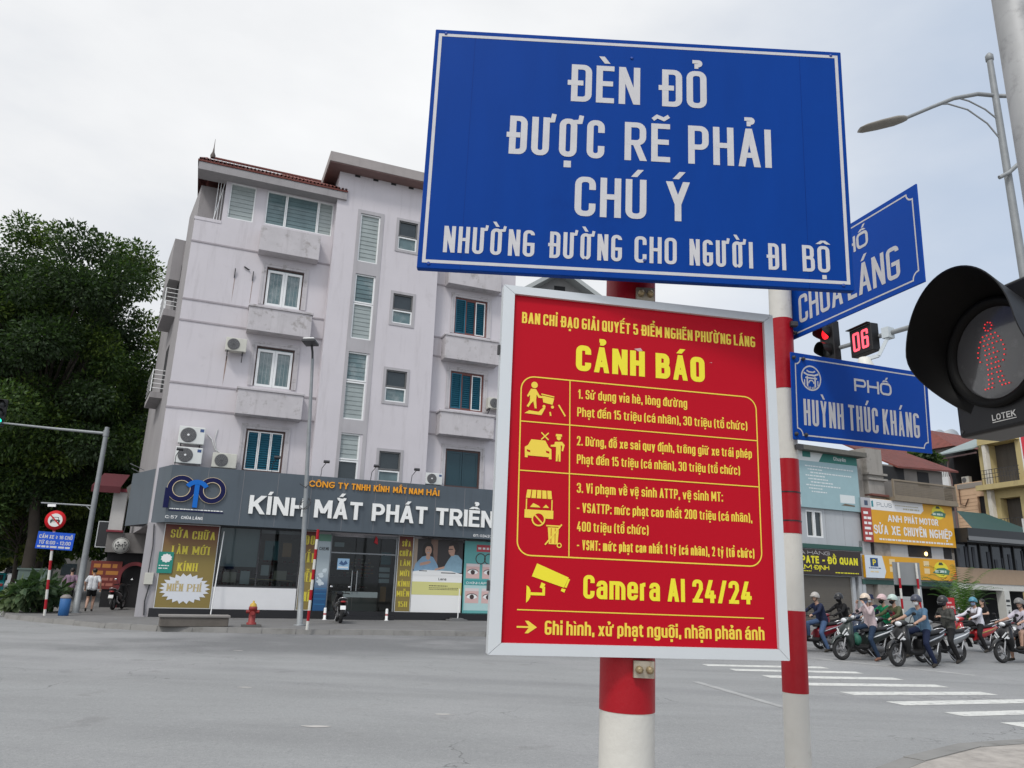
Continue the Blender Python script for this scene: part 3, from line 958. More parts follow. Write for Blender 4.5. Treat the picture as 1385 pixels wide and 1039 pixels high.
# grey strip round the stair windows, surrounds, string courses
tr = MB()
for (a, b, c, d) in ((6.18, 7.40, 18.03, 18.20), (6.18, 6.32, 5.70, 18.03), (7.24, 7.40, 5.70, 18.03), (6.32, 7.24, 15.04, 15.64), (6.32, 7.24, 11.36, 11.97), (6.32, 7.24, 7.73, 8.33)):
    tr.box(a, b, -0.025, 0.03, c, d)
tr.build('stair_surround', wallg, BLD)
for (a, b, c, d), e in [(h, 0.12) for h in SMALL]:
    s = MB()
    s.frame(a - e, b + e, max(c - e, 5.72), d + e, e, -0.03, 0.03)
    s.build('window_surround', wallg, BLD)
for (a, b, c, d) in WIN_L + WIN_R:
    s = MB()
    for e0, e1, yy in ((0.11, 0.20, WL - 0.05), (0.0, 0.11, WL - 0.03)):
        s.box(a - e1, a - e0, yy, WL + 0.04, c if c > 6 else 5.72, d + e1)
        s.box(b + e0, b + e1, yy, WL + 0.04, c if c > 6 else 5.72, d + e1)
        s.box(a - e0, b + e0, yy, WL + 0.04, d + e0, d + e1)
    s.build('window_surround', ledgem, BLD)
st = MB()
for x0, x1, lim in ((-0.6, 5.2, None), (10.12, 14.3, None)):
    for z in (15.42, 12.80, 11.87, 9.20, 8.17):
        st.box(x0 - 0.02 if x0 < 0 else x0, x1, WL - 0.03, WL + 0.02, z - 0.035, z + 0.035)
st.build('string_course', mk('moulding', (0.36, 0.33, 0.35), 0.85, var=0.3, streak=0.3), BLD)
# window boxes (ledges) below the wing windows
for (a, b, c, d, lip) in ((2.10, 4.64, 15.30, 16.48, 0), (2.02, 4.62, 11.67, 12.80, 1), (1.98, 4.60, 8.07, 9.19, 1), (10.66, 13.33, 15.36, 16.48, 0), (10.66, 13.33, 11.66, 12.86, 1), (10.61, 13.21, 8.11, 9.23, 1)):
    s = MB()
    s.box(a, b, -0.1, WL - 0.002, c, d - 0.1 * lip)
    if lip:
        s.box(a - 0.04, b + 0.04, -0.15, WL - 0.002, d - 0.1, d)
    s.build('window_ledge', ledgem, BLD, 0.012, 1)


def casement(h, y):
    a, b, c, d = h
    f = MB()
    f.frame(a, b, c, d, 0.055, y - 0.05, y + 0.04)
    fr = f.build('window', brownf, BLD)
    m = (a + b) / 2
    lf = MB()
    lf.frame(a + 0.057, m - 0.004, c + 0.02, d - 0.12, 0.10, y - 0.07, y - 0.01)
    lf.frame(m + 0.004, b - 0.057, c + 0.02, d - 0.12, 0.10, y - 0.07, y - 0.01)
    lf.build('leaf', whitef, fr)
    p = MB()
    p.quad((a, y, c), (b, y, c), (b, y, d), (a, y, d))
    p.build('pane', glassg, fr)
    gr = MB()
    for i in range(1, 10):
        x = a + 0.06 + (b - a - 0.12) * i / 10
        if abs(x - m) > 0.09:
            gr.box(x - 0.005, x + 0.005, y - 0.008, y - 0.002, c + 0.12, d - 0.2)
    gr.build('grille', mk('grille_grey', (0.40, 0.42, 0.42), 0.5), fr)


def shutters(h, y, fm, sepm, mid=2):
    a, b, c, d = h
    f = MB()
    f.frame(a, b, c, d, 0.07, y - 0.05, y + 0.04)
    fr = f.build('window', fm, BLD)
    n = 3
    wd = (b - a - 0.14) / n
    for i in range(n):
        x0, x1 = a + 0.07 + i * wd, a + 0.07 + (i + 1) * wd
        s = MB()
        s.frame(x0 + 0.006, x1 - 0.006, c + 0.07, d - 0.07, 0.045, y - 0.04, y + 0.02, 1)
        k = 16
        for j in range(k):
            z = c + 0.125 + (d - c - 0.25) * j / k
            s.bar((x0 + 0.052, y + 0.0, z + 0.03), (x1 - 0.052, y + 0.0, z + 0.03), 0.07, 0.012, 0, (0, -0.6, 1))
        s.quad((x0, y + 0.05, c + 0.05), (x1, y + 0.05, c + 0.05), (x1, y + 0.05, d - 0.05), (x0, y + 0.05, d - 0.05))
        s.build('shutter', [tealsh, sepm[i]], fr)


casement(WIN_L[0], WL + 0.12)
casement(WIN_L[1], WL + 0.12)
shutters(WIN_L[2], WL + 0.12, brownf, (whitef, whitef, whitef))
shutters(WIN_R[0], WL + 0.12, redf, (tealsh, redf, whitef))
shutters(WIN_R[1], WL + 0.12, redf, (tealsh, redf, whitef))
a, b, c, d = WIN_R[2]
f = MB()
f.frame(a, b, c, d, 0.08, WL + 0.05, WL + 0.15)
fr = f.build('window', brownf, BLD)
for x0, x1 in ((a + 0.08, (a + b) / 2 - 0.01), ((a + b) / 2 + 0.01, b - 0.08)):
    s = MB()
    s.box(x0, x1, WL + 0.10, WL + 0.14, c + 0.08, d - 0.08)
    s.frame(x0, x1, c + 0.08, d - 0.08, 0.09, WL + 0.08, WL + 0.1)
    s.build('shutter', darkteal, fr)


def louvres(h, y, splits, mats_, fm=whitef, fw=0.065, nl=9):
    """tall framed glass divided at the heights in splits; each light holds glass blades"""
    a, b, c, d = h
    zs = [c] + splits + [d]
    for i, (z0, z1) in enumerate(zip(zs[:-1], zs[1:])):
        f = MB()
        f.frame(a, b, z0 + (0.012 if i else 0), z1 - (0.012 if i < len(zs) - 2 else 0), fw, y - 0.07, y + 0.03)
        fo = f.build('window', fm if not isinstance(fm, tuple) else fm[i], BLD)
        p = MB()
        m, blades = mats_[i]
        p.quad((a, y + 0.04, z0), (b, y + 0.04, z0), (b, y + 0.04, z1), (a, y + 0.04, z1), 1)
        if blades:
            k = max(4, int((z1 - z0) / 0.2))
            for j in range(k):
                z = z0 + fw + (z1 - z0 - 2 * fw) * (j + 0.5) / k
                p.bar((a + fw, y, z), (b - fw, y, z), 0.20, 0.012, 0, (0, -1.0, 0.10))
        else:
            p.quad((a + fw, y - 0.01, z0 + fw), (b - fw, y - 0.01, z0 + fw), (b - fw, y - 0.01, z1 - fw), (a + fw, y - 0.01, z1 - fw))
        p.build('glass', [m, voidm if blades else glassd], fo)


louvres(STAIR[0], 0.10, [], [(glassl, 1)])
louvres(STAIR[1], 0.10, [13.66], [(glassl, 1), (glassg, 1)])
louvres(STAIR[2], 0.10, [10.04], [(glassl, 1), (glassg, 1)])
louvres(STAIR[3], 0.10, [6.58], [(glassd, 0), (glassl, 1)])
for k, h in enumerate(SMALL):
    louvres(h, 0.09, [h[2] + (h[3] - h[2]) * 0.46], [(glassg, 0), (glassd, 0)], (whitef, mk('dull_frame', (0.12, 0.12, 0.12), 0.5)), 0.06)
louvres(TOPW[0], WL + 0.10, [], [(glassl, 1)], whitef, 0.05)
for x0, x1, m in ((2.20, 3.06, glassg), (3.06, 4.47, glassg), (4.47, 5.14, glassl)):
    louvres((x0 + 0.004, x1 - 0.004, 16.82, 18.44), WL + 0.10, [], [(m, 1)], whitef, 0.05)
louvres((11.2, 13.9, 16.8, 18.44), WL + 0.10, [], [(glassg, 1)], whitef, 0.05)
# ground between tower vents
v = MB()
for i in range(4):
    x = 5.89 + i * 0.853
    v.box(x, x + 0.24, -0.02, 0.02, 19.80, 20.02)
v.build('vent', voidm, BLD)
# tiled roofs over the wings, with gutter boards; flat slab over the tower
for (x0, x1) in ((-0.78, 5.62), (9.9, 14.9)):
    r = MB()
    e = 4.8
    if x0 < 0:
        vs = [(x0, -0.15, 18.92), (x1, -0.15, 18.92), (x1, 3.6, 21.1), (x0 + 0.35, 3.6, 21.1)]
    else:
        vs = [(x0, -0.15, 18.92), (x1, -0.15, 18.92), (x1 - 1, 3.6, 21.1), (x0, 3.6, 21.1)]
    r.add(vs + [(p[0], p[1], p[2] - 0.08) for p in vs], [(0, 1, 2, 3), (7, 6, 5, 4), (0, 4, 5, 1), (1, 5, 6, 2), (2, 6, 7, 3), (3, 7, 4, 0)])
    r.add([(x0, 7.4, 18.92), (x1, 7.4, 18.92), (x1, 3.6, 21.1), (x0 + 0.35, 3.6, 21.1)], [(0, 3, 2, 1)])
    r.add([(x0, -0.15, 18.84), (x0 + 0.35, 3.6, 21.02), (x0, 7.4, 18.84)], [(0, 1, 2)])
    for k in range(40):
        x = x0 + 0.08 + (x1 - x0 - 0.16) * k / 39
        r.tube([(x, -0.17, 18.955), (x + (0.18 if x0 < 0 and x < 1 else 0), 1.7, 20.03)], 0.045, 5, 0, False)
    ro = r.build('roof', redtile, BLD)
    gt = MB()
    gt.box(x0 + 0.05, x1 - 0.02, -0.12, WL + 0.3, 18.48, 18.83)
    gt.build('eave', mk('eave_board', (0.30, 0.285, 0.29), 0.8, var=0.2, streak=0.3), BLD)
    if x0 < 0:
        rd = MB()
        rd.tube([(x0 + 0.3, 3.6, 21.13), (x1, 3.6, 21.13)], 0.09, 8)
        rd.build('ridge', redtile, ro)
        wl_ = MB()
        wl_.bar((-0.4, 0.5, 19.36), (2.7, 0.5, 19.36), 0.06, 0.05)
        wl_.build('roof_flashing', whitef, ro)
        fi = MB()
        fi.lathe([(0.10, 0), (0.12, 0.12), (0.05, 0.3), (0.02, 0.55), (0.006, 1.0)], 8, 0, Matrix.Translation((-0.35, 2.6, 20.6)))
        fi.build('finial', mk('finial', (0.10, 0.08, 0.07), 0.7), ro)
rs = MB()
rs.box(4.62, 10.75, -0.7, 7.6, 19.95, 20.42, 0)
rs.build('tower_roof', slabm, BLD)
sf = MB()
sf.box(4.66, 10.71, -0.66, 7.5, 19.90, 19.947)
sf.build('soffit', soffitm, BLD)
# rusty bracket stubs and run-off on the left wing
bk = MB()
for x in (1.28, 2.02):
    bk.bar((x, WL - 0.10, 14.45), (x, WL - 0.02, 14.05), 0.04, 0.05)
bk.tube([(1.62, WL - 0.05, 14.62), (1.85, WL - 0.05, 14.5)], 0.03, 6)
bk.build('bracket', darksteel, BLD)
rust = mk('rust_stain', (0.30, 0.22, 0.19), 0.9, var=0.5, vscale=6)
rn = MB()
for x, z0, z1, wd in ((1.30, 14.03, 12.9, .03), (2.03, 14.03, 12.6, .03), (1.40, 10.55, 9.25, .06)):
    rn.poly([(x - wd / 2, z0), (x + wd / 2, z0), (x + wd * .2, (z0 + z1) / 2), (x - wd * .4, z1), (x - wd * .6, (z0 + z1) / 2)], WL - 0.003)
rn.build('stain', rust, BLD)

# ---- shop front of the ground floor
pl = MB()
pl.box(-0.12, 14.3, -0.12, 0.05, 0.1, 0.46)
pl.build('plinth', blackm, BLD)
stp = MB()
stp.box(6.35, 9.0, -0.55, -0.122, 0.1, 0.29)
stp.build('step', blackm, BLD)
cp_ = MB()
cp_.box(-0.58, 0.02, 0.0, WL - 0.01, 0.1, 3.56)
cp_.build('corner_pier', wallg, BLD)
wp = MB()
wp.box(1.96, 5.10, -0.03, 0.12, 0.46, 1.28)
wp.build('window_apron', mk('white_panel', (0.72, 0.72, 0.73), 0.45, var=0.08, dirt=(1.5, .62, .3, (.45, .43, .4))), BLD)
rm = MB()                                       # the room behind the glass
rm.quad((0, 4.5, 0.2), (14, 4.5, 0.2), (14, 4.5, 3.6), (0, 4.5, 3.6))
rm.quad((0, 0.2, 0.2), (0, 4.5, 0.2), (0, 4.5, 3.6), (0, 0.2, 3.6))
rm.quad((14, 0.2, 0.2), (14, 0.2, 3.6), (14, 4.5, 3.6), (14, 4.5, 0.2))
rm.quad((0, 0.1, 3.6), (14, 0.1, 3.6), (14, 4.5, 3.6), (0, 4.5, 3.6))
rm.quad((0, 0.1, 0.30), (0, 4.5, 0.30), (14, 4.5, 0.30), (14, 0.1, 0.30))
rm.build('shop_room', mk('shop_room', (0.24, 0.225, 0.20), 0.7, var=0.5, vscale=0.8), BLD)
sh = MB()
r = random.Random(3)
for i in range(9):
    x = 2.1 + i * 0.75
    for z in (0.8, 1.3, 1.8, 2.3):
        sh.box(x, x + 0.7, 3.9, 4.4, z, z + 0.03, 0)
        for k in range(5):
            xx = x + 0.05 + k * 0.13
            hh = r.uniform(0.05, 0.16)
            sh.box(xx, xx + 0.09, 4.0, 4.2, z + 0.032, z + 0.032 + hh, r.choice((1, 2, 3)))
sh.box(2.3, 5.0, 1.6, 2.2, 0.31, 1.22, 0)
sh.box(6.9, 8.9, 2.4, 2.9, 0.31, 1.2, 2)
sh.build('shelving', [mk('shelf', (0.28, 0.26, 0.23), 0.6), blackm, mk('goods_pale', (0.42, 0.40, 0.36), 0.6), mk('goods_red', (0.25, 0.03, 0.03), 0.6)], BLD)
# display cards and lens charts standing just behind the panes
dp = MB()
r = random.Random(12)
for x, z, w_, h_, c in ((3.75, 2.35, .55, .75, 1), (4.45, 2.5, .35, .55, 0), (3.7, 1.75, .3, .4, 2), (4.2, 1.6, .5, .35, 3), (2.3, 1.45, .5, .4, 3), (2.95, 1.4, .35, .5, 2), (8.45, 2.05, .45, .18, 2), (8.45, 1.82, .45, .16, 2), (8.45, 1.60, .45, .16, 2), (8.5, 2.35, .42, .5, 1), (8.55, 0.85, .25, .6, 0), (6.5, 3.0, .4, .18, 2)):
    dp.box(x, x + w_, 0.35, 0.37, z, z + h_, c)
for k in range(5):
    for j in range(9):
        if r.random() < .8:
            x = 7.05 + j * .145
            dp.box(x, x + r.uniform(.06, .13), 0.9, 0.92, 1.95 + k * .14, 2.0 + k * .14, r.choice((0, 3, 4)))
dp.build('display', [mk('card_orange', (0.34, 0.17, 0.06), 0.6), mk('card_teal', (0.05, 0.17, 0.19), 0.6), mk('card_pale', (0.50, 0.54, 0.54), 0.6), mk('card_cream', (0.38, 0.33, 0.25), 0.6), mk('card_red', (0.25, 0.04, 0.03), 0.6)], BLD)
sg = MB()
sg.quad((2.0, 0.02, 1.28), (5.10, 0.02, 1.28), (5.10, 0.02, 3.55), (2.0, 0.02, 3.55))
fo = MB()
fo.frame(1.99, 5.11, 1.29, 3.56, 0.05, -0.02, 0.05)
fo.box(3.50, 3.54, -0.01, 0.045, 1.34, 3.51)
fw = fo.build('window', darksteel, BLD)
sg.build('glass', clearg, fw)
bl = MB()
bl.box(2.05, 3.49, 0.08, 0.10, 2.05, 3.52)
bl.build('blind', mk('pale_blind', (0.36, 0.41, 0.42), 0.7, var=0.12), fw)
br = MB()
br.tube([(3.1, 0.6, 1.62), (5.0, 0.6, 1.56)], 0.02, 6)
br.build('brass_rail', mk('brass', (0.55, 0.42, 0.2), 0.4, metal=0.5), fw)
# glass entrance
de = MB()
for x in (6.30, 9.03):
    de.box(x - 0.03, x + 0.03, -0.05, 0.03, 0.46, 3.5)
de.box(6.33, 9.0, -0.04, 0.03, 2.72, 2.77)
do = de.build('entrance', steel, BLD)
for x0, x1 in ((6.33, 7.32), (7.34, 8.36), (8.38, 9.0)):
    d1 = MB()
    d1.quad((x0, 0, 0.46), (x1, 0, 0.46), (x1, 0, 2.72), (x0, 0, 2.72))
    d1.quad((x0, 0, 2.77), (x1, 0, 2.77), (x1, 0, 3.5), (x0, 0, 3.5))
    d1.build('glass_panel', clearg, do)
hd = MB()
for x in (7.24, 7.44):
    hd.tube([(x, -0.10, 1.25), (x, -0.10, 2.05)], 0.022, 8)
    for z in (1.35, 1.95):
        hd.tube([(x, -0.10, z), (x, 0.0, z)], 0.012, 6)
hd.build('door_handle', steel, do)
fb = MB()
fb.box(6.9, 8.36, -0.035, -0.01, 1.0, 1.22)
fb.build('frosted_band', mk('frosted', (0.16, 0.19, 0.19), 0.5), do)
stk = MB()
stk.box(6.62, 7.1, -0.02, -0.008, 2.08, 2.52, 0)
stk.poly([(6.68, 2.30), (6.78, 2.44), (6.86, 2.34), (6.95, 2.45), (7.04, 2.32), (6.86, 2.24)], -0.024, 0, 1)
stk.poly([(6.66, 2.14), (7.06, 2.14), (7.06, 2.20), (6.66, 2.20)], -0.024, 0, 2)
stk.build('door_sticker', [mk('sticker_blue', (0.35, 0.55, 0.75), 0.5), mk('sticker_dark', (0.06, 0.13, 0.28), 0.5), whitem], do)
fl = MB()
fl.poly([(8.05, 3.22), (8.22, 3.14), (8.2, 3.38), (8.12, 3.5)], -0.06, 0.005)
fl.build('pennant', mk('pennant_red', (0.5, 0.02, 0.03), 0.6), do)
# ------------------------------------------------------------------ the shop sign (fascia) and its lettering
FAS = thing('shop_sign', 'long grey fascia sign with white raised letters wrapping the corner above the optician shop', 'shop sign', (-13.0475, 29.1324, 0), radians(22))
fb = MB()
x1 = 14.3
ret = 3.3
p = [(0.0, -0.8), (x1, -0.8), (x1, -0.005), (-0.12, -0.005), (-0.62 + DX * ret, DY * ret), (-1.62, 0.0 + DY * ret)]
n = len(p)
fb.add([(q[0], q[1], 3.56) for q in p] + [(q[0], q[1], 5.70) for q in p], [tuple(range(n))[::-1], tuple(range(n, 2 * n))] + [(i, (i + 1) % n, (i + 1) % n + n, i + n) for i in range(n)])
for i in range(1, 11):                                    # open joints between the panels
    x = i * 1.3
    fb.box(x - 0.006, x + 0.006, -0.803, -0.79, 3.6, 5.66, 1)
fb.build('panel', [fasciam, groove], FAS)
for wd, a, b in (("KÍNH", 2.90, 5.03), ("MẮT", 5.38, 7.30), ("PHÁT", 7.70, 10.05), ("TRIỂN", 10.42, 13.05)):
    lt = MB()
    text(lt, wd, a, b, 4.04, 0.71, 0.215, 0.10, -0.90, 0.07, 0, 0.9)
    lt.build('lettering', mk('letter_white', (0.82, 0.82, 0.80), 0.4), FAS)
l2 = MB()
for wd, a, b in (("CÔNG", 5.09, 6.25), ("TY", 6.45, 6.88), ("TNHH", 7.02, 7.98), ("KÍNH", 8.13, 8.90), ("MẮT", 9.05, 9.62), ("NAM", 9.68, 10.28), ("HẢI", 10.36, 10.60)):
    pass
for wd, a, b in (("CÔNG", 5.09, 6.10), ("TY", 6.24, 6.66), ("TNHH", 6.78, 7.56), ("KÍNH", 7.70, 8.36), ("MẮT", 8.52, 9.10), ("NAM", 9.20, 9.82), ("HẢI", 9.96, 10.53)):
    text(l2, wd, a, b, 5.25, 0.25, 0.2, 0.12, -0.86, 0.04)
l2.build('lettering', orangem, FAS)
navy = mk('logo_navy', (0.004, 0.006, 0.055), 0.5, spec=0.2)
azure = mk('logo_azure', (0.006, 0.13, 0.50), 0.5, spec=0.2)
gold = mk('logo_rim', (0.62, 0.50, 0.33), 0.4)
lg = MB()
for cx in (0.42, 1.50):
    ribbon(lg, [(cx + 0.40 * cos(t), 4.82 + 0.40 * sin(t)) for t in [k * 2 * pi / 36 for k in range(36)]], 0.17, -0.88, True, 0.07, 0)
    ribbon(lg, [(cx + 0.305 * cos(t), 4.82 + 0.305 * sin(t)) for t in [k * 2 * pi / 36 for k in range(36)]], 0.022, -0.885, True, 0.07, 2)
    ribbon(lg, [(cx + 0.492 * cos(t), 4.82 + 0.492 * sin(t)) for t in [k * 2 * pi / 36 for k in range(36)]], 0.018, -0.872, True, 0.06, 2)
lg.box(-0.13, 0.05, -0.878, -0.81, 4.08, 4.82, 0)
lg.box(0.875, 1.045, -0.892, -0.81, 4.14, 5.02, 1)
ribbon(lg, [(0.96 + 0.36 * cos(radians(t)), 4.78 + 0.32 * sin(radians(t))) for t in range(25, 156, 10)], 0.17, -0.898, False, 0.08, 1)
lg.build('emblem', [navy, azure, gold], FAS)
sm = MB()
scribble(sm, 0.10, 1.98, 4.045, 0.035, -0.806, 0, 4)
sm.box(0.08, 2.0, -0.82, -0.8, 3.985, 4.025, 1)
text(sm, "C: 57", -0.0, 0.0 + 0.42, 3.70, 0.11, 0.18, 0.14, -0.806)
text(sm, "CHÙA LÁNG", 0.55, 1.30, 3.70, 0.11, 0.18, 0.14, -0.806)
text(sm, "ĐT: 0343 2", 12.17, 13.05, 3.63, 0.11, 0.18, 0.14, -0.806)
sm.build('lettering', [whitem, navy], FAS)

# ------------------------------------------------------------------ banners and posters on the shop front
def in_bld(name, label, cat, x, z, y=0.0, group=None):
    """a thing fixed to the front of the corner building; its own axes follow the facade"""
    c, s = cos(radians(22)), sin(radians(22))
    return thing(name, label, cat, (-13.0475 + x * c - y * s, 29.1324 + x * s + y * c, z), radians(22), group)


banner_c = mk('banner_gold', (0.235, 0.185, 0.062), 0.55, var=0.12, vscale=1.0)
banner_red = mk('banner_maroon', (0.17, 0.03, 0.022), 0.55)
trim = mk('aluminium_trim', (0.62, 0.63, 0.63), 0.4, metal=0.3)


def gradpanel(name, c0, c1, z0, z1):
    """panel whose colour runs from one to the other with height"""
    m = mk(name, c0, 0.5)
    nt = m.node_tree
    t = nt.nodes.new('ShaderNodeTexCoord')
    s = nt.nodes.new('ShaderNodeSeparateXYZ')
    nt.links.new(t.outputs['Object'], s.inputs[0])
    r = nt.nodes.new('ShaderNodeMapRange')
    r.inputs['From Min'].default_value = z0
    r.inputs['From Max'].default_value = z1
    nt.links.new(s.outputs[2], r.inputs['Value'])
    x = nt.nodes.new('ShaderNodeMixRGB')
    nt.links.new(r.outputs[0], x.inputs[0])
    x.inputs[1].default_value = (*c0, 1)
    x.inputs[2].default_value = (*c1, 1)
    nt.links.new(x.outputs[0], nt.nodes['Principled BSDF'].inputs['Base Color'])
    return m


gold_maroon = gradpanel('banner_gradient', (0.23, 0.17, 0.045), (0.13, 0.02, 0.016), 1.75, 3.05)  # gold below, running to dark maroon towards the top


def banner(label, x0, x1, lines, H, y=-0.06):
    o = in_bld('banner', label, 'banner', x0, 0.46, y, 'gold lettered banners on the shop front')
    wd = x1 - x0
    p = MB()
    p.box(0, wd, 0, 0.035, 0, 3.1)
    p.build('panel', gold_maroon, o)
    t = MB()
    t.frame(0, wd, 0, 3.1, 0.025, -0.012, 0.0)
    t.build('trim', trim, o)
    L = MB()
    for s, a, b, z in lines:
        text(L, s, a * wd, b * wd, z, H, 0.20, 0.13, -0.006, 0, 0, 0.8, 0.4, serif=True, thin=0.36)
    L.build('lettering', mk('banner_yellow', (0.62, 0.52, 0.05), 0.5), o)
    return o


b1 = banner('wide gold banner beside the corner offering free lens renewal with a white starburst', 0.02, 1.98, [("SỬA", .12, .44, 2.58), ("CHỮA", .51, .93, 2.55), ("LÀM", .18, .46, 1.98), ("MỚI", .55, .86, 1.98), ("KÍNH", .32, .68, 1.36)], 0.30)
sb = MB()
pts = []
for k in range(44):
    a = 2 * pi * k / 44
    rr = 1.0 if k % 2 == 0 else 0.80
    pts.append((0.99 + 0.90 * rr * cos(a), 0.72 + 0.56 * rr * sin(a)))
sb.poly(pts, -0.010, 0.004)
sb.build('starburst', mk('burst_white', (0.66, 0.68, 0.72), 0.5), b1)
l = MB()
text(l, "MIỄN", 0.36, 0.92, 0.62, 0.27, 0.2, 0.1, -0.014, thin=0.45, serif=True)
text(l, "PHÍ", 1.06, 1.55, 0.62, 0.27, 0.2, 0.1, -0.014, thin=0.45, serif=True)
l.build('lettering', mk('burst_gold', (0.48, 0.38, 0.18), 0.5), b1)
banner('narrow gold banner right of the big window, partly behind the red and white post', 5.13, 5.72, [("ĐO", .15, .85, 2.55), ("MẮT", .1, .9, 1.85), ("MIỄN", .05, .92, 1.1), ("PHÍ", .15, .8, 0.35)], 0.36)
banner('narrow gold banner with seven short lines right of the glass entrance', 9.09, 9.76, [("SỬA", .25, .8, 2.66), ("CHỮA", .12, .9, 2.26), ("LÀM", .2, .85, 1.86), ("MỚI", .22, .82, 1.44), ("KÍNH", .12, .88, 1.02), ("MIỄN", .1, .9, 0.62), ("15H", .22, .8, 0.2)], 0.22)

# the small green notice stuck over the first banner
o = in_bld('notice', 'small green notice with white cloud stuck on the left edge of the wide gold banner', 'notice', -0.05, 1.72, -0.10)
m = MB()
m.box(0, 0.52, 0, 0.02, 0, 0.78)
m.build('panel', mk('notice_green', (0.01, 0.22, 0.17), 0.5), o)
m = MB()
m.poly([(0.28 + (0.20 if k % 2 else 0.165) * cos(2 * pi * k / 20), 0.55 + (0.17 if k % 2 else 0.14) * sin(2 * pi * k / 20)) for k in range(20)], -0.004)
scribble(m, 0.05, 0.40, 0.26, 0.035, -0.004, 0, 1)
scribble(m, 0.05, 0.36, 0.16, 0.035, -0.004, 0, 2)
m.build('print', whitem, o)

# tall poster: pale top, blue sea print below
o = in_bld('poster', 'tall narrow lens poster with pale top and deep blue lower half beside the glass entrance', 'poster', 5.77, 0.45, -0.12)
m = MB()
m.box(0, 0.5, 0, 0.03, 0, 3.0)
m.build('panel', gradpanel('poster_blue_print', (0.012, 0.075, 0.19), (0.36, 0.42, 0.45), 0.75, 1.5), o)
m = MB()
m.poly([(0.0, 2.72), (0.5, 2.72), (0.5, 3.0), (0.0, 3.0)], -0.004, 0, 1)
text(m, "CHEMI", 0.06, 0.44, 2.36, 0.13, 0.18, 0.14, -0.004, 0, 0)
r = random.Random(2)
for k in range(16):
    cx, cz, q = r.uniform(.08, .42), r.uniform(1.05, 1.6), r.uniform(.04, .09)
    m.poly([(cx + q * r.uniform(.6, 1.3) * cos(a), cz + q * r.uniform(.6, 1.3) * sin(a)) for a in [i * pi / 4 for i in range(8)]], -0.003 - 0.0005 * k, 0, 2)
for k in range(4):
    m.poly([(0.03, .25 + k * .2), (0.47, .25 + k * .2), (0.47, .27 + k * .2), (0.03, .27 + k * .2)], -0.004, 0, 3)
m.build('print', [blackm, mk('poster_green', (0.10, 0.22, 0.16), 0.5), mk('poster_spray', (0.55, 0.62, 0.66), 0.5), mk('poster_line', (0.03, 0.2, 0.4), 0.5)], o)

# the poster of two people at a table
o = in_bld('poster', 'poster of a woman and a man in pale shirts talking across a table', 'poster', 9.78, 0.45, -0.07)
m = MB()
m.box(0, 2.2, 0, 0.04, 0, 3.02)
m.build('panel', whitem, o)
m = MB()
hair, skin, shirt, shirt2, bgd, bgl, yel, ink, tan_ = range(9)


def blob(cx, cz, rx, rz, mi, y, a0=0, a1=360, n=20):
    m.poly([(cx + rx * cos(radians(a0 + (a1 - a0) * k / n)), cz + rz * sin(radians(a0 + (a1 - a0) * k / n))) for k in range(n if a1 - a0 == 360 else n + 1)], y, 0, mi)


m.poly([(0, 1.62), (2.2, 1.62), (2.2, 3.02), (0, 3.02)], -0.002, 0, bgd)
m.poly([(0, 1.75), (0.16, 1.75), (0.16, 3.02), (0, 3.02)], -0.003, 0, tan_)
m.poly([(0.75, 1.8), (1.05, 1.8), (1.05, 3.02), (0.75, 3.02)], -0.003, 0, bgl)
blob(0.62, 2.60, 0.24, 0.30, hair, -0.004)
m.poly([(0.40, 2.55), (0.84, 2.55), (0.92, 2.1), (0.34, 2.1)], -0.0042, 0, hair)
m.poly([(0.02, 1.66), (1.18, 1.66), (1.08, 1.95), (0.86, 2.28), (0.62, 2.34), (0.38, 2.28), (0.1, 1.98)], -0.005, 0, shirt)
blob(0.64, 2.55, 0.145, 0.20, skin, -0.006)
m.poly([(0.56, 2.4), (0.72, 2.4), (0.74, 2.22), (0.64, 2.14), (0.54, 2.22)], -0.0055, 0, skin)
m.poly([(0.50, 2.66), (0.56, 2.78), (0.72, 2.79), (0.80, 2.66), (0.72, 2.72), (0.58, 2.72)], -0.0065, 0, hair)
m.poly([(0.57, 2.465), (0.71, 2.465), (0.64, 2.43)], -0.0068, 0, shirt)
m.poly([(0.30, 1.9), (0.66, 1.98), (0.78, 2.06), (0.72, 2.12), (0.30, 2.02)], -0.0062, 0, skin)
m.poly([(0.98, 1.66), (2.18, 1.66), (2.18, 2.2), (1.98, 2.4), (1.72, 2.42), (1.56, 2.2), (1.35, 1.85)], -0.005, 0, shirt2)
blob(1.78, 2.72, 0.24, 0.26, hair, -0.0055)
m.poly([(1.56, 2.76), (1.74, 2.80), (1.84, 2.6), (1.80, 2.36), (1.66, 2.36), (1.56, 2.46), (1.535, 2.58)], -0.006, 0, skin)
m.poly([(1.53, 2.64), (1.74, 2.66), (1.74, 2.63), (1.53, 2.61)], -0.0065, 0, ink)
m.poly([(0.95, 1.72), (1.38, 1.82), (1.40, 1.92), (0.98, 1.80)], -0.0062, 0, skin)
m.poly([(0, 1.52), (2.2, 1.52), (2.2, 1.60), (1.7, 1.72), (0.5, 1.74), (0, 1.66)], -0.007, 0, bgl + 0 if False else 9)
m.poly([(0.28, 1.68), (0.62, 1.68), (0.62, 1.71), (0.28, 1.71)], -0.0075, 0, ink)
m.poly([(1.25, 1.62), (1.9, 1.62), (1.9, 1.655), (1.25, 1.655)], -0.0075, 0, ink)
m.poly([(0, 0.72), (2.2, 0.72), (2.2, 1.25), (0, 1.25)], -0.004, 0, yel)
for cx_, w_ in ((0.60, .022), (0.69, .022)):
    blob(cx_, 2.585, w_, 0.011, ink, -0.0075)
blob(1.64, 2.64, 0.03, 0.022, ink, -0.0075)
m.poly([(1.55, 2.5), (1.62, 2.5), (1.60, 2.485)], -0.0075, 0, hair)
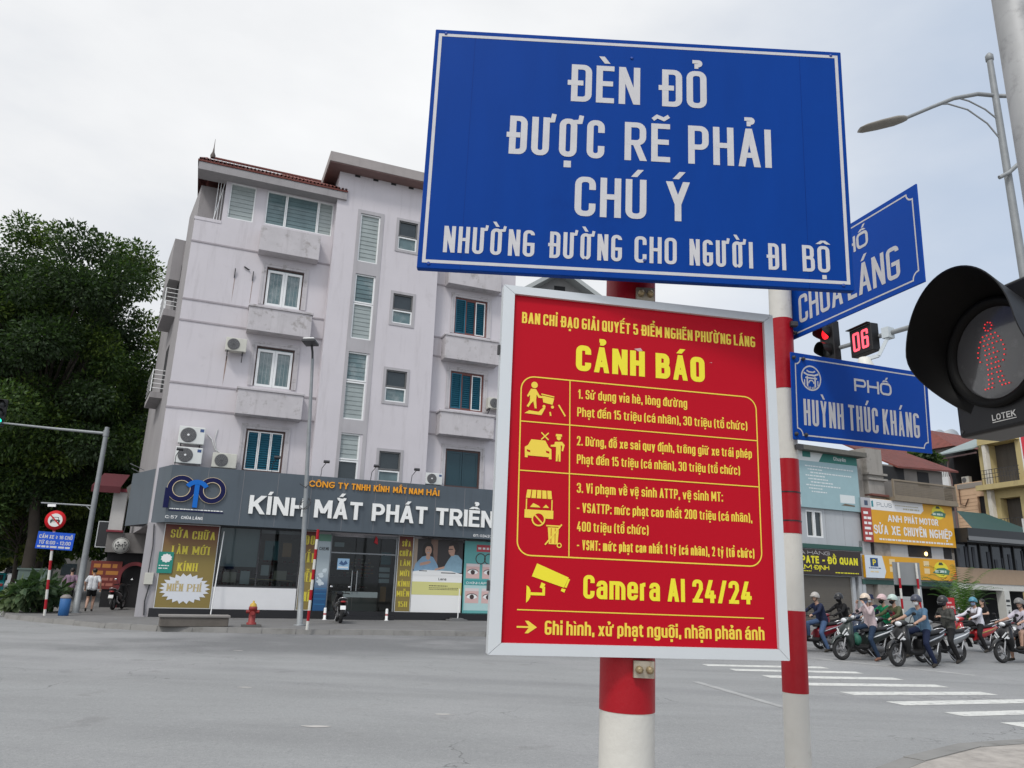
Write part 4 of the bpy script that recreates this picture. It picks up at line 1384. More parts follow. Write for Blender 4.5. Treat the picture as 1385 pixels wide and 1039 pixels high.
text(m, "Lens", 1.15, 1.5, 1.33, 0.10, 0.18, 0.12, -0.006, 0, ink)
scribble(m, 0.75, 1.6, 1.08, 0.03, -0.006, ink, 5)
scribble(m, 0.75, 2.05, 1.0, 0.022, -0.006, ink, 6)
scribble(m, 0.75, 2.05, 0.94, 0.022, -0.006, ink, 7)
m.build('print', [mk('print_hair', (0.02, 0.015, 0.013), 0.5), mk('print_skin', (0.50, 0.30, 0.22), 0.5), mk('print_shirt', (0.22, 0.36, 0.50), 0.5, var=.3, vscale=6), mk('print_shirt2', (0.26, 0.42, 0.52), 0.5, var=.3, vscale=6), mk('print_dark', (0.035, 0.03, 0.03), 0.5), mk('print_mid', (0.20, 0.12, 0.09), 0.5, var=.5, vscale=4), mk('print_yellow', (0.62, 0.60, 0.24), 0.5), blackm, mk('print_tan', (0.33, 0.26, 0.2), 0.5), whitem], o)

# teal poster of eyes and frames
o = in_bld('poster', 'teal poster with pink cards of eyes and spectacle frames at the shop end', 'poster', 12.04, 0.42, -0.12)
m = MB()
m.box(0, 2.1, 0, 0.03, 0, 3.06)
m.build('panel', mk('poster_teal', (0.12, 0.38, 0.37), 0.5), o)
m = MB()
m.poly([(0.05, 0.15), (2.05, 0.15), (2.05, 1.25), (0.05, 1.25)], -0.002, 0, 0)
m.poly([(0.55, 2.62), (2.0, 2.62), (2.0, 2.92), (0.55, 2.92)], -0.003, 0, 1)
scribble(m, 0.62, 1.9, 2.72, 0.09, -0.006, 2, 8)
for k, (x, z) in enumerate(((0.1, 1.48), (0.85, 1.48), (1.5, 1.48), (0.1, 0.45), (0.85, 0.45), (1.5, 0.45))):
    m.poly([(x, z), (x + .62, z), (x + .62, z + .62), (x, z + .62)], -0.004, 0, 3)
    cx, cz = x + .31, z + .26
    m.poly([(cx + .24 * cos(radians(a)), cz + (.12 if 0 < a < 180 else .08) * sin(radians(a))) for a in range(0, 360, 20)], -0.006, 0, 2)
    m.poly([(cx + .10 * cos(radians(a)), cz + .10 * sin(radians(a))) for a in range(0, 360, 20)], -0.007, 0, 4)
    ribbon(m, [(cx + .25 * cos(radians(a)), cz + .13 * sin(radians(a))) for a in range(10, 171, 20)], 0.03, -0.008, False, 0, 4)
    m.poly([(x, z + .5), (x + .62, z + .5), (x + .62, z + .62), (x, z + .62)], -0.0065, 0, 5)
for cx in (0.75, 1.15):
    ribbon(m, [(cx + .22 * cos(radians(a)), 2.32 + .22 * sin(radians(a))) for a in range(0, 360, 20)], 0.04, -0.006, True, 0, 4)
m.poly([(0.05, 1.2), (2.05, 1.2), (2.05, 1.42), (0.05, 1.42)], -0.009, 0, 6)
text(m, "& KÍNH ÁP TRÒNG", 0.12, 1.8, 1.24, 0.10, 0.17, 0.12, -0.011, 0, 2)
m.build('print', [mk('eye_pale', (0.42, 0.60, 0.60), 0.5), mk('eye_red', (0.50, 0.06, 0.08), 0.5), whitem, mk('eye_pink', (0.62, 0.42, 0.40), 0.5), mk('eye_dark', (0.05, 0.03, 0.03), 0.5), mk('eye_card', (0.66, 0.58, 0.58), 0.5), mk('eye_teal', (0.05, 0.30, 0.30), 0.5)], o)

# ------------------------------------------------------------------ air conditioners, floodlights
def ac_unit(label, x, z, y, wd=0.96, h=0.68, old=False, brackets=True, logo=True):
    o = in_bld('air_conditioner', label, 'air conditioner', x, z, y, 'outdoor air conditioner units on the corner building')
    m = MB()
    m.box(0, wd, 0, 0.34, 0, h)
    m.build('casing', acold if old else acm, o, 0.02, 2)
    cx, cz, R = wd * 0.37, h * 0.5, min(h * 0.43, wd * 0.33)
    f = MB()
    M = Matrix.Translation((cx, -0.006, cz)) @ Matrix.Rotation(radians(90), 4, 'X')
    f.lathe([(R, 0), (R, 0.012), (R * 0.9, 0.014)], 28, 0, M)
    f.build('fan_recess', acgrill, o)
    gr = MB()
    for k in range(4):
        q = R * (0.9 - 0.2 * k)
        gr.tube([(cx + q * cos(a), -0.028, cz + q * sin(a)) for a in [i * 2 * pi / 24 for i in range(25)]], 0.005, 4, 0, False)
    for k in range(12):
        a = k * pi / 6
        gr.tube([(cx, -0.026, cz), (cx + R * .92 * cos(a), -0.026, cz + R * .92 * sin(a))], 0.004, 4, 0, False)
    gr.build('fan_guard', mk('guard', (0.22, 0.22, 0.22), 0.5), o)
    hb = MB()
    hb.lathe([(R * 0.16, 0), (R * 0.14, 0.02)], 14, 0, Matrix.Translation((cx, -0.03, cz)) @ Matrix.Rotation(radians(90), 4, 'X'))
    hb.build('fan_hub', whitem if not old else acgrill, o)
    if logo:
        b = MB()
        b.box(wd * 0.80, wd * 0.95, -0.004, 0.004, h * 0.72, h * 0.9)
        b.build('badge', mk('badge_blue', (0.03, 0.07, 0.2), 0.4), o)
    if brackets:
        b = MB()
        for xx in (wd * 0.12, wd * 0.85):
            b.bar((xx, 0.0, -0.03), (xx, 0.5, -0.03), 0.04, 0.05)
            b.bar((xx, 0.08, -0.06), (xx, 0.45, -0.34), 0.03, 0.03)
        b.build('bracket', darksteel, o)
    return o


ac_unit('white air conditioner on top of the pair by the left corner', 0.02, 6.68, 0.0)
ac_unit('white air conditioner under the other one, standing on the fascia by the left corner', 0.0, 5.90, 0.0, 0.98, 0.64, brackets=False)
ac_unit('cream air conditioner with worn fan standing beside the teal shutters', 1.36, 5.84, 0.0, 0.92, 0.58, True, False, False)
ac_unit('cream air conditioner on rusty brackets left of the second floor window', 1.29, 10.69, 0.0, 0.82, 0.56, True, True, False)
ac_unit('small white air conditioner standing on the fascia left of the dark double shutters', 10.12, 5.84, 0.0, 0.77, 0.5, False, False)
ac_unit('cream air conditioner half hidden by the red notice board on the right wing', 12.92, 9.58, 0.0, 0.8, 0.52, True, True, False)
pi_ = MB()
pi_.tube([(1.05, WL - .04, 7.2), (1.25, WL - .05, 7.0), (1.42, WL - .05, 6.6), (1.7, WL - .04, 6.45)], 0.02, 6)
pi_.tube([(1.42, WL - .03, 7.45), (1.36, WL - .04, 7.0), (1.5, WL - .04, 6.5)], 0.016, 6)
pi_.build('refrigerant_pipe', acm, BLD)
for k, (x, lab) in enumerate(((0.06, 'black floodlight on a bent arm above the round blue emblem'), (3.62, 'black floodlight in front of the teal shutters'), (5.55, 'black floodlight right of the tall street lamp'), (7.60, 'black floodlight between stair window and small window'), (9.33, 'black floodlight left of the small white air conditioner'))):
    o = in_bld('floodlight', lab, 'floodlight', x, 5.70, -0.55, 'small floodlights along the top of the fascia')
    m = MB()
    m.tube([(0, 0, 0), (0.0, -0.15, 0.35), (0.12, -0.42, 0.56)], 0.014, 6)
    m.build('arm', darksteel, o)
    m = MB()
    m.T = Matrix.Translation((0.12, -0.45, 0.57)) @ Matrix.Rotation(radians(-35), 4, 'X')
    m.box(-0.12, 0.12, -0.05, 0.05, -0.03, 0.06)
    m.build('lamp_head', darksteel, o, 0.01, 1)
# ------------------------------------------------------------------ foreground: posts, boards, street names, pedestrian signal
def post(name, label, cat, base, top_z, r, bands, lean=(0, 0), group=None, n=28, straps=()):
    """round steel post painted in red and white bands; bands = [(z0, z1, 'r'/'w')]"""
    o = thing(name, label, cat, base, (lean[0], lean[1], 0), group)
    for z0, z1, c in bands:
        m = MB()
        if c == 'r':
            m.lathe([(r + 0.0012, z0), (r + 0.0012, z1)], n, 0, None, True)
        else:
            m.lathe([(r, z0 - 0.002), (r, z1 + 0.002)], n, 0, None, True)
        m.build('red_band' if c == 'r' else 'white_band', redp if c == 'r' else whitep, o)
    return o


FP = post('sign_post', 'thick red and white banded post carrying the blue board and the red notice', 'sign post', (0.2805, 1.98, 0.15), 3.0, 0.067,
          [(0.0, 0.30, 'r'), (0.30, 1.215, 'w'), (1.215, 2.95, 'r')], (0, radians(1.15)))
cp = MB()
cp.lathe([(0.068, 2.95), (0.05, 2.975), (0.0, 2.985)], 28)
cp.build('cap', redp, FP)
cl = MB()
for z in (1.30, 2.255):
    cl.box(0.003, 0.052, -0.082, -0.058, z - 0.002, z + 0.036)
    for x in (0.015, 0.040):
        cl.lathe([(0.009, 0), (0.009, 0.012), (0.004, 0.016)], 8, 1, Matrix.Translation((x, -0.082, z + 0.017)) @ Matrix.Rotation(radians(90), 4, 'X'))
cl.build('clamp', [mk('zinc_clamp', (0.40, 0.36, 0.29), 0.5, var=0.5, vscale=25, metal=0.4, dirt=(30, .52, .7, (.14, .07, .03))), mk('bolt', (0.33, 0.26, 0.15), 0.45, metal=0.6)], FP)

bluem = mk('sign_blue', (0.0015, 0.043, 0.262), 0.55, spec=0.08, var=0.16, vscale=5.0, stretch=(2.5, 1, 0.5), dirt=(2.2, 0.57, 0.45, (0.001, 0.030, 0.20)))
signw = mk('sign_white', (0.52, 0.52, 0.54), 0.55, var=0.16, vscale=30)

# the large blue board
BB = thing('traffic_board', 'large blue board with four lines of white capitals on the thick post', 'traffic sign', (0.3236, 1.8125, 2.7904), Euler((0.0347, 0.0167, 0.0181)))
m = MB()
m.box(-0.575, 0.575, 0.0, 0.022, -0.3588, 0.3588)
m.build('panel', bluem, BB, 0.002, 1)
m = MB()
ribbon(m, [(-0.5600, 0.3405), (0.5600, 0.3415), (0.5590, -0.3375), (-0.5580, -0.3385)], 0.0088, -0.0006, True)
m.build('border', signw, BB)
for z, H, t, words in ((0.1540, 0.1160, 0.155, (("ĐÈN", -0.1958, 0.0042), ("ĐỎ", 0.0576, 0.1902))),
                       (-0.0165, 0.1155, 0.155, (("ĐƯỢC", -0.3600, -0.0918), ("RẼ", -0.0367, 0.0887), ("PHẢI", 0.1375, 0.3660))),
                       (-0.1880, 0.1150, 0.155, (("CHÚ", -0.1685, 0.0239), ("Ý", 0.0770, 0.1410))),
                       (-0.3115, 0.0745, 0.140, (("NHƯỜNG", -0.5100, -0.2706), ("ĐƯỜNG", -0.2357, -0.0399), ("CHO", -0.0067, 0.1051), ("NGƯỜI", 0.1392, 0.3073), ("ĐI", 0.3433, 0.3951), ("BỘ", 0.4390, 0.5120)))):
    for s, a, b in words:
        m = MB()
        text(m, s, a, b, z, H, t, 0.105, -0.0006, 0, 0, 0.8, eps=0.00012)
        m.build('lettering', signw, BB)
m = MB()
for x in (-0.462, 0.455):
    m.box(x, x + 0.0008, -0.0003, 0.001, -0.3575, 0.3575)
m.build('sheet_seam', mk('seam_blue', (0.001, 0.022, 0.17), 0.6, spec=.1), BB)
m = MB()
for x in (-0.40, 0.0, 0.42):
    m.box(x - 0.02, x + 0.02, 0.0225, 0.045, -0.34, 0.34)
for z in (-0.22, 0.2):
    m.box(-0.12, 0.10, 0.046, 0.085, z - 0.02, z + 0.02)
m.build('back_rail', steel, BB)
m = MB()
for x, z in ((-0.545, 0.345), (0.545, 0.345), (0.545, -0.345), (-0.545, -0.345), (-0.02, 0.30), (0.02, -0.305)):
    m.lathe([(0.0045, 0), (0.0045, 0.002), (0.002, 0.003)], 8, 0, Matrix.Translation((x, 0.0, z)) @ Matrix.Rotation(radians(90), 4, 'X'))
m.build('rivet', mk('blue_rivet', (0.01, 0.05, 0.28), 0.4), BB)

# the red notice board
redboard = mk('notice_red', (0.45, 0.004, 0.016), 0.45, spec=0.12, var=0.06, vscale=2.5)
ylw = mk('notice_yellow', (0.80, 0.60, 0.055), 0.5)
ylw2 = mk('notice_bright_yellow', (0.80, 0.70, 0.022), 0.5)
NB = thing('notice_board', 'red notice board with yellow writing and white aluminium frame on the thick post', 'notice board', (0.3386, 1.8955, 1.9457), Euler((0.0119, 0.0071, 0.1977)))
m = MB()
m.box(-0.355, 0.355, 0.004, 0.010, -0.43, 0.436)
m.build('panel', redboard, NB)
fx, fz0, fz1 = 0.38, -0.4528, 0.4528
ix0, ix1, iz0, iz1 = -0.350, 0.353, -0.4265, 0.431
alu = mk('frame_aluminium', (0.60, 0.635, 0.66), 0.35, var=0.06, vscale=5, metal=0.15)
for quadp in (((-fx, fz1), (fx, fz1), (ix1, iz1), (ix0, iz1)), ((-fx, fz0), (ix0, iz0), (ix1, iz0), (fx, fz0)), ((-fx, fz0), (-fx, fz1), (ix0, iz1), (ix0, iz0)), ((fx, fz0), (ix1, iz0), (ix1, iz1), (fx, fz1))):
    c = sum((Vector(q) for q in quadp), Vector((0, 0))) / 4
    m = MB()
    m.poly([tuple(c + (Vector(q) - c) * 0.9985) for q in quadp], -0.006, 0.028)
    m.build('frame', alu, NB, 0.0018, 2)
m = MB()
m.box(-0.36, 0.36, 0.011, 0.022, -0.44, 0.44)
m.build('backing', darksteel, NB)


def nline(s, a, b, z, H, t=0.185, mat=ylw, gap=0.11, space=0.30, rnd=0.75):
    m = MB()
    text(m, s, a, b, z, H, t, gap, 0.0034, 0, 0, rnd, space, eps=0.00010)
    m.build('lettering', mat, NB)


nline("BAN CHỈ ĐẠO GIẢI QUYẾT 5 ĐIỂM NGHẼN PHƯỜNG LÁNG", -0.3270, 0.3285, 0.3565, 0.0300, 0.175, ylw, 0.085, 0.27)
nline("CẢNH BÁO", -0.1806, 0.1774, 0.2432, 0.0690, 0.235, ylw2, 0.10, 0.44)
SP, TT = 0.30, 0.155
nline("1. Sử dụng vỉa hè, lòng đường", -0.1735, 0.1250, 0.1690, 0.0245, TT, ylw, 0.085, SP)
nline("Phạt đến 15 triệu (cá nhân), 30 triệu (tổ chức)", -0.1748, 0.2951, 0.1224, 0.0240, TT, ylw, 0.085, SP)
nline("2. Dừng, đỗ xe sai quy định, trông giữ xe trái phép", -0.1745, 0.3050, 0.0482, 0.0240, TT, ylw, 0.085, SP)
nline("Phạt đến 15 triệu (cá nhân), 30 triệu (tổ chức)", -0.1736, 0.2691, 0.0020, 0.0235, TT, ylw, 0.08, SP)
nline("3. Vi phạm về vệ sinh ATTP, vệ sinh MT:", -0.1725, 0.2187, -0.0702, 0.0243, TT, ylw, 0.085, SP)
nline("- VSATTP: mức phạt cao nhất 200 triệu (cá nhân),", -0.1716, 0.2984, -0.1187, 0.0240, TT, ylw, 0.08, SP)
nline("400 triệu (tổ chức)", -0.1706, 0.0152, -0.1640, 0.0237, TT, ylw, 0.085, SP)
nline("- VSMT: mức phạt cao nhất 1 tỷ (cá nhân), 2 tỷ (tổ chức)", -0.1698, 0.3008, -0.2084, 0.0240, TT, ylw, 0.075, SP)
nline("Camera AI 24/24", -0.1520, 0.2890, -0.3218, 0.0550, 0.19, ylw2, 0.09, 0.36, 0.85)
nline("Ghi hình, xử phạt nguội, nhận phản ánh", -0.2448, 0.3189, -0.4064, 0.0315, 0.18, ylw, 0.085, 0.30)
m = MB()
yy = 0.0030
R_ = 0.034
outl = arc(-0.2885, 0.1815, R_, 180, 90) + arc(0.2890, 0.1800, R_, 90, 0) + arc(0.2870, -0.1945, R_, 0, -90) + arc(-0.2845, -0.1930, R_, 270, 180)
ribbon(m, outl, 0.0032, yy, True)
ribbon(m, [(-0.1955, 0.2140), (-0.1895, -0.2260)], 0.0028, yy - 0.0002)
ribbon(m, [(-0.3205, 0.0990), (0.3215, 0.0964)], 0.0028, yy - 0.0003)
ribbon(m, [(-0.3195, -0.0240), (0.3207, -0.0260)], 0.0028, yy - 0.0004)
ribbon(m, [(-0.3130, -0.3520), (0.3195, -0.3543)], 0.0026, yy)
m.build('table_lines', ylw, NB)
ic = MB()
# street vendor with a cart, walking off the kerb
ic.poly([(-0.2882 + 0.0085 * cos(a), 0.1945 + 0.0085 * sin(a)) for a in [i * pi / 7 for i in range(14)]], yy)
ic.poly([(-0.297, 0.184), (-0.284, 0.184), (-0.274, 0.168), (-0.262, 0.166), (-0.261, 0.162), (-0.277, 0.162), (-0.282, 0.170), (-0.283, 0.156), (-0.281, 0.134), (-0.286, 0.134), (-0.290, 0.152), (-0.296, 0.146), (-0.302, 0.136), (-0.307, 0.138), (-0.299, 0.153), (-0.299, 0.168), (-0.304, 0.162), (-0.307, 0.165)], yy - 0.0002)
ic.poly([(-0.268, 0.169), (-0.236, 0.164), (-0.240, 0.147), (-0.264, 0.151)], yy)
ribbon(ic, [(-0.270, 0.1725), (-0.236, 0.1675)], 0.003, yy - 0.0003)
for x in (-0.262, -0.240):
    ic.poly([(x + 0.004 * cos(a), 0.141 + 0.004 * sin(a)) for a in [i * pi / 5 for i in range(10)]], yy)
ic.poly([(-0.312, 0.120), (-0.268, 0.118), (-0.258, 0.138), (-0.264, 0.138), (-0.276, 0.126), (-0.300, 0.128)], yy)
ribbon(ic, [(-0.224, 0.148), (-0.206, 0.120)], 0.004, yy)
ribbon(ic, [(-0.246, 0.128), (-0.244, 0.118)], 0.004, yy)
# car with a cross and a policeman
ic.poly([(-0.300, 0.040), (-0.292, 0.055), (-0.256, 0.054), (-0.247, 0.038), (-0.240, 0.033), (-0.239, 0.008), (-0.246, 0.008), (-0.246, 0.013), (-0.300, 0.014), (-0.300, 0.009), (-0.307, 0.009), (-0.308, 0.035)], yy)
for x0 in (-0.2985, -0.2570):
    pass
ribbon(ic, [(-0.267, 0.074), (-0.248, 0.056)], 0.0032, yy - 0.0003)
ribbon(ic, [(-0.267, 0.056), (-0.248, 0.074)], 0.0032, yy - 0.0004)
ic.poly([(-0.2215 + 0.0058 * cos(a), 0.0640 + 0.0068 * sin(a)) for a in [i * pi / 7 for i in range(14)]], yy)
ic.poly([(-0.230, 0.067), (-0.229, 0.073), (-0.214, 0.073), (-0.213, 0.067)], yy - 0.0003)
ic.poly([(-0.231, 0.053), (-0.213, 0.054), (-0.206, 0.046), (-0.210, 0.030), (-0.214, 0.031), (-0.212, 0.043), (-0.216, 0.046), (-0.216, 0.004), (-0.2205, 0.004), (-0.222, 0.024), (-0.2235, 0.004), (-0.228, 0.004), (-0.228, 0.040), (-0.242, 0.040), (-0.242, 0.044), (-0.233, 0.046)], yy)
# food stall, no-go roundel, bin with a stroke
for k in range(5):
    x = -0.298 + k * 0.0125
    ic.poly([(x, -0.070), (x + 0.0105, -0.070), (x + 0.0105 + (k - 2) * 0.0012, -0.090), (x + (k - 2.4) * 0.0012, -0.090)], yy)
ribbon(ic, [(-0.299, -0.092), (-0.299, -0.118)], 0.003, yy)
ribbon(ic, [(-0.235, -0.092), (-0.235, -0.118)], 0.003, yy)
ic.poly([(-0.303, -0.118), (-0.231, -0.118), (-0.231, -0.138), (-0.303, -0.138)], yy)
ic.poly([(-0.290, -0.112), (-0.282, -0.102), (-0.268, -0.108), (-0.264, -0.112)], yy)
ic.poly([(-0.258, -0.112), (-0.250, -0.104), (-0.242, -0.112)], yy)
ribbon(ic, [(-0.268 + 0.0155 * cos(a), -0.140 + 0.0155 * sin(a)) for a in [i * 2 * pi / 24 for i in range(24)]], 0.0036, yy - 0.0008, True)
ribbon(ic, [(-0.279, -0.129), (-0.257, -0.151)], 0.0036, yy - 0.0009)
ic.poly([(-0.244, -0.158), (-0.216, -0.158), (-0.2185, -0.198), (-0.2405, -0.198)], yy)
ribbon(ic, [(-0.248, -0.1545), (-0.212, -0.1545)], 0.0034, yy)
ribbon(ic, [(-0.250, -0.200), (-0.209, -0.150)], 0.0036, yy - 0.0005)
ribbon(ic, [(-0.2145 + 0.005 * cos(a), -0.2000 + 0.005 * sin(a)) for a in [i * 2 * pi / 12 for i in range(12)]], 0.0026, yy - 0.0006, True)
# arrow
ic.poly([(-0.3127, -0.3885), (-0.284, -0.3885), (-0.293, -0.3765), (-0.285, -0.3765), (-0.264, -0.3905), (-0.285, -0.4045), (-0.293, -0.4045), (-0.284, -0.3925), (-0.3127, -0.3925)], yy)
ic.build('pictogram', ylw, NB)
# dark details that read as cut-outs
dk = MB()
ribbon(dk, [(-0.279, -0.129), (-0.257, -0.151)], 0.0001, yy - 0.001)
dk.poly([(-0.268 + 0.0137 * cos(a), -0.140 + 0.0137 * sin(a)) for a in [i * 2 * pi / 24 for i in range(24)]], yy - 0.0004)
for x0 in (-0.303, -0.254):
    dk.poly([(x0, 0.029), (x0 + 0.009, 0.027), (x0 + 0.009, 0.022), (x0 + 0.001, 0.024)], yy - 0.0003)
dk.poly([(-0.236, -0.160), (-0.2345, -0.160), (-0.2345, -0.196), (-0.236, -0.196)], yy - 0.0002)
dk.poly([(-0.226, -0.160), (-0.2245, -0.160), (-0.2245, -0.196), (-0.226, -0.196)], yy - 0.0002)
dk.poly([(-0.291, 0.050), (-0.257, 0.049), (-0.251, 0.0405), (-0.297, 0.0415)], yy - 0.0003) if False else None
dk.build('pictogram_detail', redboard, NB)
ca = MB()
ca.poly([(-0.268, -0.2445), (-0.189, -0.2745), (-0.200, -0.2985), (-0.280, -0.2750)], yy)
ca.poly([(-0.190, -0.2770), (-0.1855, -0.2790), (-0.194, -0.2990), (-0.1985, -0.2975)], yy)
ca.poly([(-0.206, -0.300), (-0.196, -0.302), (-0.199, -0.310), (-0.208, -0.306)], yy - 0.0002)
ca.poly([(-0.256, -0.288), (-0.246, -0.292), (-0.252, -0.303), (-0.260, -0.300)], yy - 0.0003)
ribbon(ca, [(-0.250, -0.298), (-0.250, -0.315), (-0.282, -0.315)], 0.0066, yy)
ca.poly([(-0.292, -0.296), (-0.286, -0.300), (-0.282, -0.308), (-0.282, -0.322), (-0.286, -0.330), (-0.292, -0.336)], yy)
ca.build('pictogram', ylw2, NB)
sk = MB()
sk.poly([(-0.022, 0.317), (-0.004, 0.321), (0.002, 0.314), (-0.010, 0.311)], yy)
sk.poly([(0.192, 0.300), (0.199, 0.301), (0.199, 0.299)], yy)
sk.build('scuff', mk('scuff', (0.55, 0.35, 0.35), 0.6), NB)
sc = MB()
for x, z in ((-0.365, 0.28), (-0.365, -0.30)):
    sc.box(-0.386, -0.3805, 0.004, 0.016, z - 0.012, z + 0.012)
sc.build('screw_plate', darksteel, NB)

# second post with the street names
ns = [(0.0, 0.35, 'w'), (0.35, 0.70, 'r'), (0.70, 1.152, 'w'), (1.152, 1.44, 'r'), (1.44, 1.725, 'w'), (1.725, 2.014, 'r'), (2.014, 2.30, 'w'), (2.30, 2.60, 'r'), (2.60, 3.0, 'w')]
SP2 = post('street_name_post', 'slim red and white banded post carrying two blue street name plates', 'sign post', (1.0440, 2.95, 0.15), 3.2, 0.0455, ns, (0, radians(1.5)))
m = MB()
for z in (1.77, 1.88):
    m.lathe([(0.0482, z), (0.0482, z + 0.005)], 28, 0, None, False)
m.build('strap', blackm, SP2)
m = MB()
for z in (2.05, 2.56):
    m.box(0.02, 0.048, -0.060, -0.035, z, z + 0.018)
m.build('clamp', darksteel, SP2)

blue2 = mk('plate_blue', (0.003, 0.055, 0.335), 0.45, spec=0.10, var=0.10, vscale=4)


def notched(x0, x1, z0, z1, q):
    """street plate border with concave quarter-round corners"""
    return (arc(x1, z1, q, 180, 270, 6) + arc(x1, z0, q, 90, 180, 6) + arc(x0, z0, q, 0, 90, 6) + arc(x0, z1, q, 270, 360, 6))


def plate(label, loc, eul, w, h, lines, emblem=None):
    o = thing('street_name_plate', label, 'street sign', loc, eul, 'street name plates on the slim post')
    m = MB()
    m.box(-w / 2, w / 2, 0, 0.006, -h / 2, h / 2)
    m.build('panel', blue2, o, 0.001, 1)
    m = MB()
    ribbon(m, notched(-w / 2 + 0.021, w / 2 - 0.021, -h / 2 + 0.020, h / 2 - 0.020, 0.026), 0.0055, -0.0005, True)
    m.build('border', signw, o)
    for s, a, b, z, H, t, rnd in lines:
        m = MB()
        text(m, s, a, b, z, H, t, 0.085, -0.0005, 0, 0, rnd, 0.24, eps=0.0001)
        m.build('lettering', signw, o)
    m = MB()
    for zz in (-h / 2 + 0.022, h / 2 - 0.022):
        for xx in (-w / 2 + 0.012, -w / 2 + 0.06):
            m.lathe([(0.008, 0), (0.008, 0.006), (0.004, 0.012)], 8, 0, Matrix.Translation((xx, 0.0, zz)) @ Matrix.Rotation(radians(90), 4, 'X'))
    m.build('bolt', darksteel, o)
    if emblem:
        ex, ez = emblem
        e = MB()
        R = 0.049
        ribbon(e, [(ex + R * cos(a), ez + R * sin(a)) for a in [i * 2 * pi / 32 for i in range(32)]], 0.006, -0.0005, True)
        ribbon(e, [(ex - 0.038, ez + 0.020), (ex - 0.018, ez + 0.012), (ex + 0.018, ez + 0.012), (ex + 0.038, ez + 0.020)], 0.007, -0.0007)
        ribbon(e, [(ex - 0.022, ez + 0.030), (ex - 0.010, ez + 0.025), (ex + 0.010, ez + 0.025), (ex + 0.022, ez + 0.030)], 0.006, -0.0007)
        for s in (-1, 1):
            ribbon(e, [(ex + s * 0.020, ez + 0.006), (ex + s * 0.020, ez - 0.036)], 0.008, -0.0006)
            ribbon(e, [(ex + s * 0.034, ez - 0.008), (ex + s * 0.034, ez - 0.030)], 0.005, -0.0006)
        ribbon(e, arc(ex, ez - 0.022, 0.013, 0, 180, 8), 0.005, -0.0008)
        ribbon(e, [(ex - 0.030, ez + 0.000), (ex + 0.030, ez + 0.000)], 0.006, -0.0009)
        text(e, "HÀ NỘI", ex - 0.018, ex + 0.018, ez - 0.045, 0.009, 0.2, 0.1, -0.001, eps=0.00005)
        e.build('emblem', signw, o)
    return o


plate('blue street name plate with round temple emblem on the slim post', (1.4563, 3.0119, 2.4151), Euler((0.0624, -0.0147, 0.38)), 0.75, 0.3514,
      [("PHỐ", -0.0488, 0.1590, 0.0515, 0.0535, 0.20, 0.6), ("HUỲNH THÚC KHÁNG", -0.3204, 0.3080, -0.1150, 0.1060, 0.125, 0.6)], (-0.2757, 0.0792))
yw, rl = radians(-76), radians(-2)
ux = Vector((cos(yw) * cos(rl), sin(yw) * cos(rl), sin(rl)))
uz = Vector((-cos(yw) * sin(rl), -sin(yw) * sin(rl), cos(rl)))
c = Vector((1.1548, 3.0, 2.6733)) + ux * 0.375 + uz * 0.175
M3 = Matrix((ux, uz.cross(ux), uz)).transposed()
plate('blue street name plate slanting up towards the viewer behind the large blue board', c, M3.to_euler(), 0.75, 0.35,
      [("PHỐ", -0.06, 0.135, 0.055, 0.062, 0.20, 0.6), ("CHÙA LÁNG", -0.290, 0.275, -0.120, 0.118, 0.145, 0.6)])

# ------------------------------------------------------------------ pedestrian signal on its grey mast
MAST = thing('signal_mast', 'thick weathered grey steel mast at the right edge behind the pedestrian light', 'mast', (1.905, 2.43, 0.15))
m = MB()
m.lathe([(0.075, 0.0), (0.072, 2.0), (0.062, 5.2)], 28)
m.build('pole', mk('mast_steel', (0.36, 0.365, 0.37), 0.55, var=0.5, vscale=9, metal=0.25, stretch=(1, 1, 0.4), dirt=(8, .53, .5, (.16, .16, .165))), MAST)
m = MB()
m.lathe([(0.074, 2.15), (0.074, 2.2)], 28, 0, None, False)
m.build('collar', darksteel, MAST)
blk = mk('signal_black', (0.009, 0.009, 0.010), 0.42, spec=0.35, var=0.3, vscale=8)
visin = mk('visor_black', (0.004, 0.004, 0.004), 0.6, spec=0.15)
ledr = mk('led_red', (0.85, 0.03, 0.035), 0.4, emit=0.8)
lensm = mk('lens_glass', (0.075, 0.075, 0.078), 0.20, coat=0.6, var=0.5, vscale=9, dirt=(9, .55, .6, (.16, .16, .165)))  # pale grey patches painted in for the haze reflected in the glass


def cut_visor(mb, R0, R1, L, n=48, full=75, end=150, th=0.004, zs=1.0):
    """tunnel visor pointing to -y, cut away towards the bottom"""
    rows = 8
    vo, vi = [], []
    for k in range(n + 1):
        a = -end + 2 * end * k / n
        t = min(1, max(0, (end - abs(a)) / (end - full)))
        ln = L * (t * t * (3 - 2 * t))
        for lst, dr in ((vo, 0), (vi, -th)):
            for i in range(rows + 1):
                f = i / rows
                r = R0 + (R1 - R0) * f + dr
                lst.append((r * sin(radians(a)), -ln * f, r * cos(radians(a)) * (1 + (zs - 1) * f if abs(a) < 90 else 1)))
    q = rows + 1
    fs = [(k * q + i, k * q + i + 1, (k + 1) * q + i + 1, (k + 1) * q + i) for k in range(n) for i in range(rows)]
    mb.add(vo, fs, 0, True)
    mb.add(vi, [f[::-1] for f in fs], 1, True)
    N = len(vo)
    mb.add(vo + vi, [(k * q + rows, k * q + rows + N, (k + 1) * q + rows + N, (k + 1) * q + rows) for k in range(n)], 0)


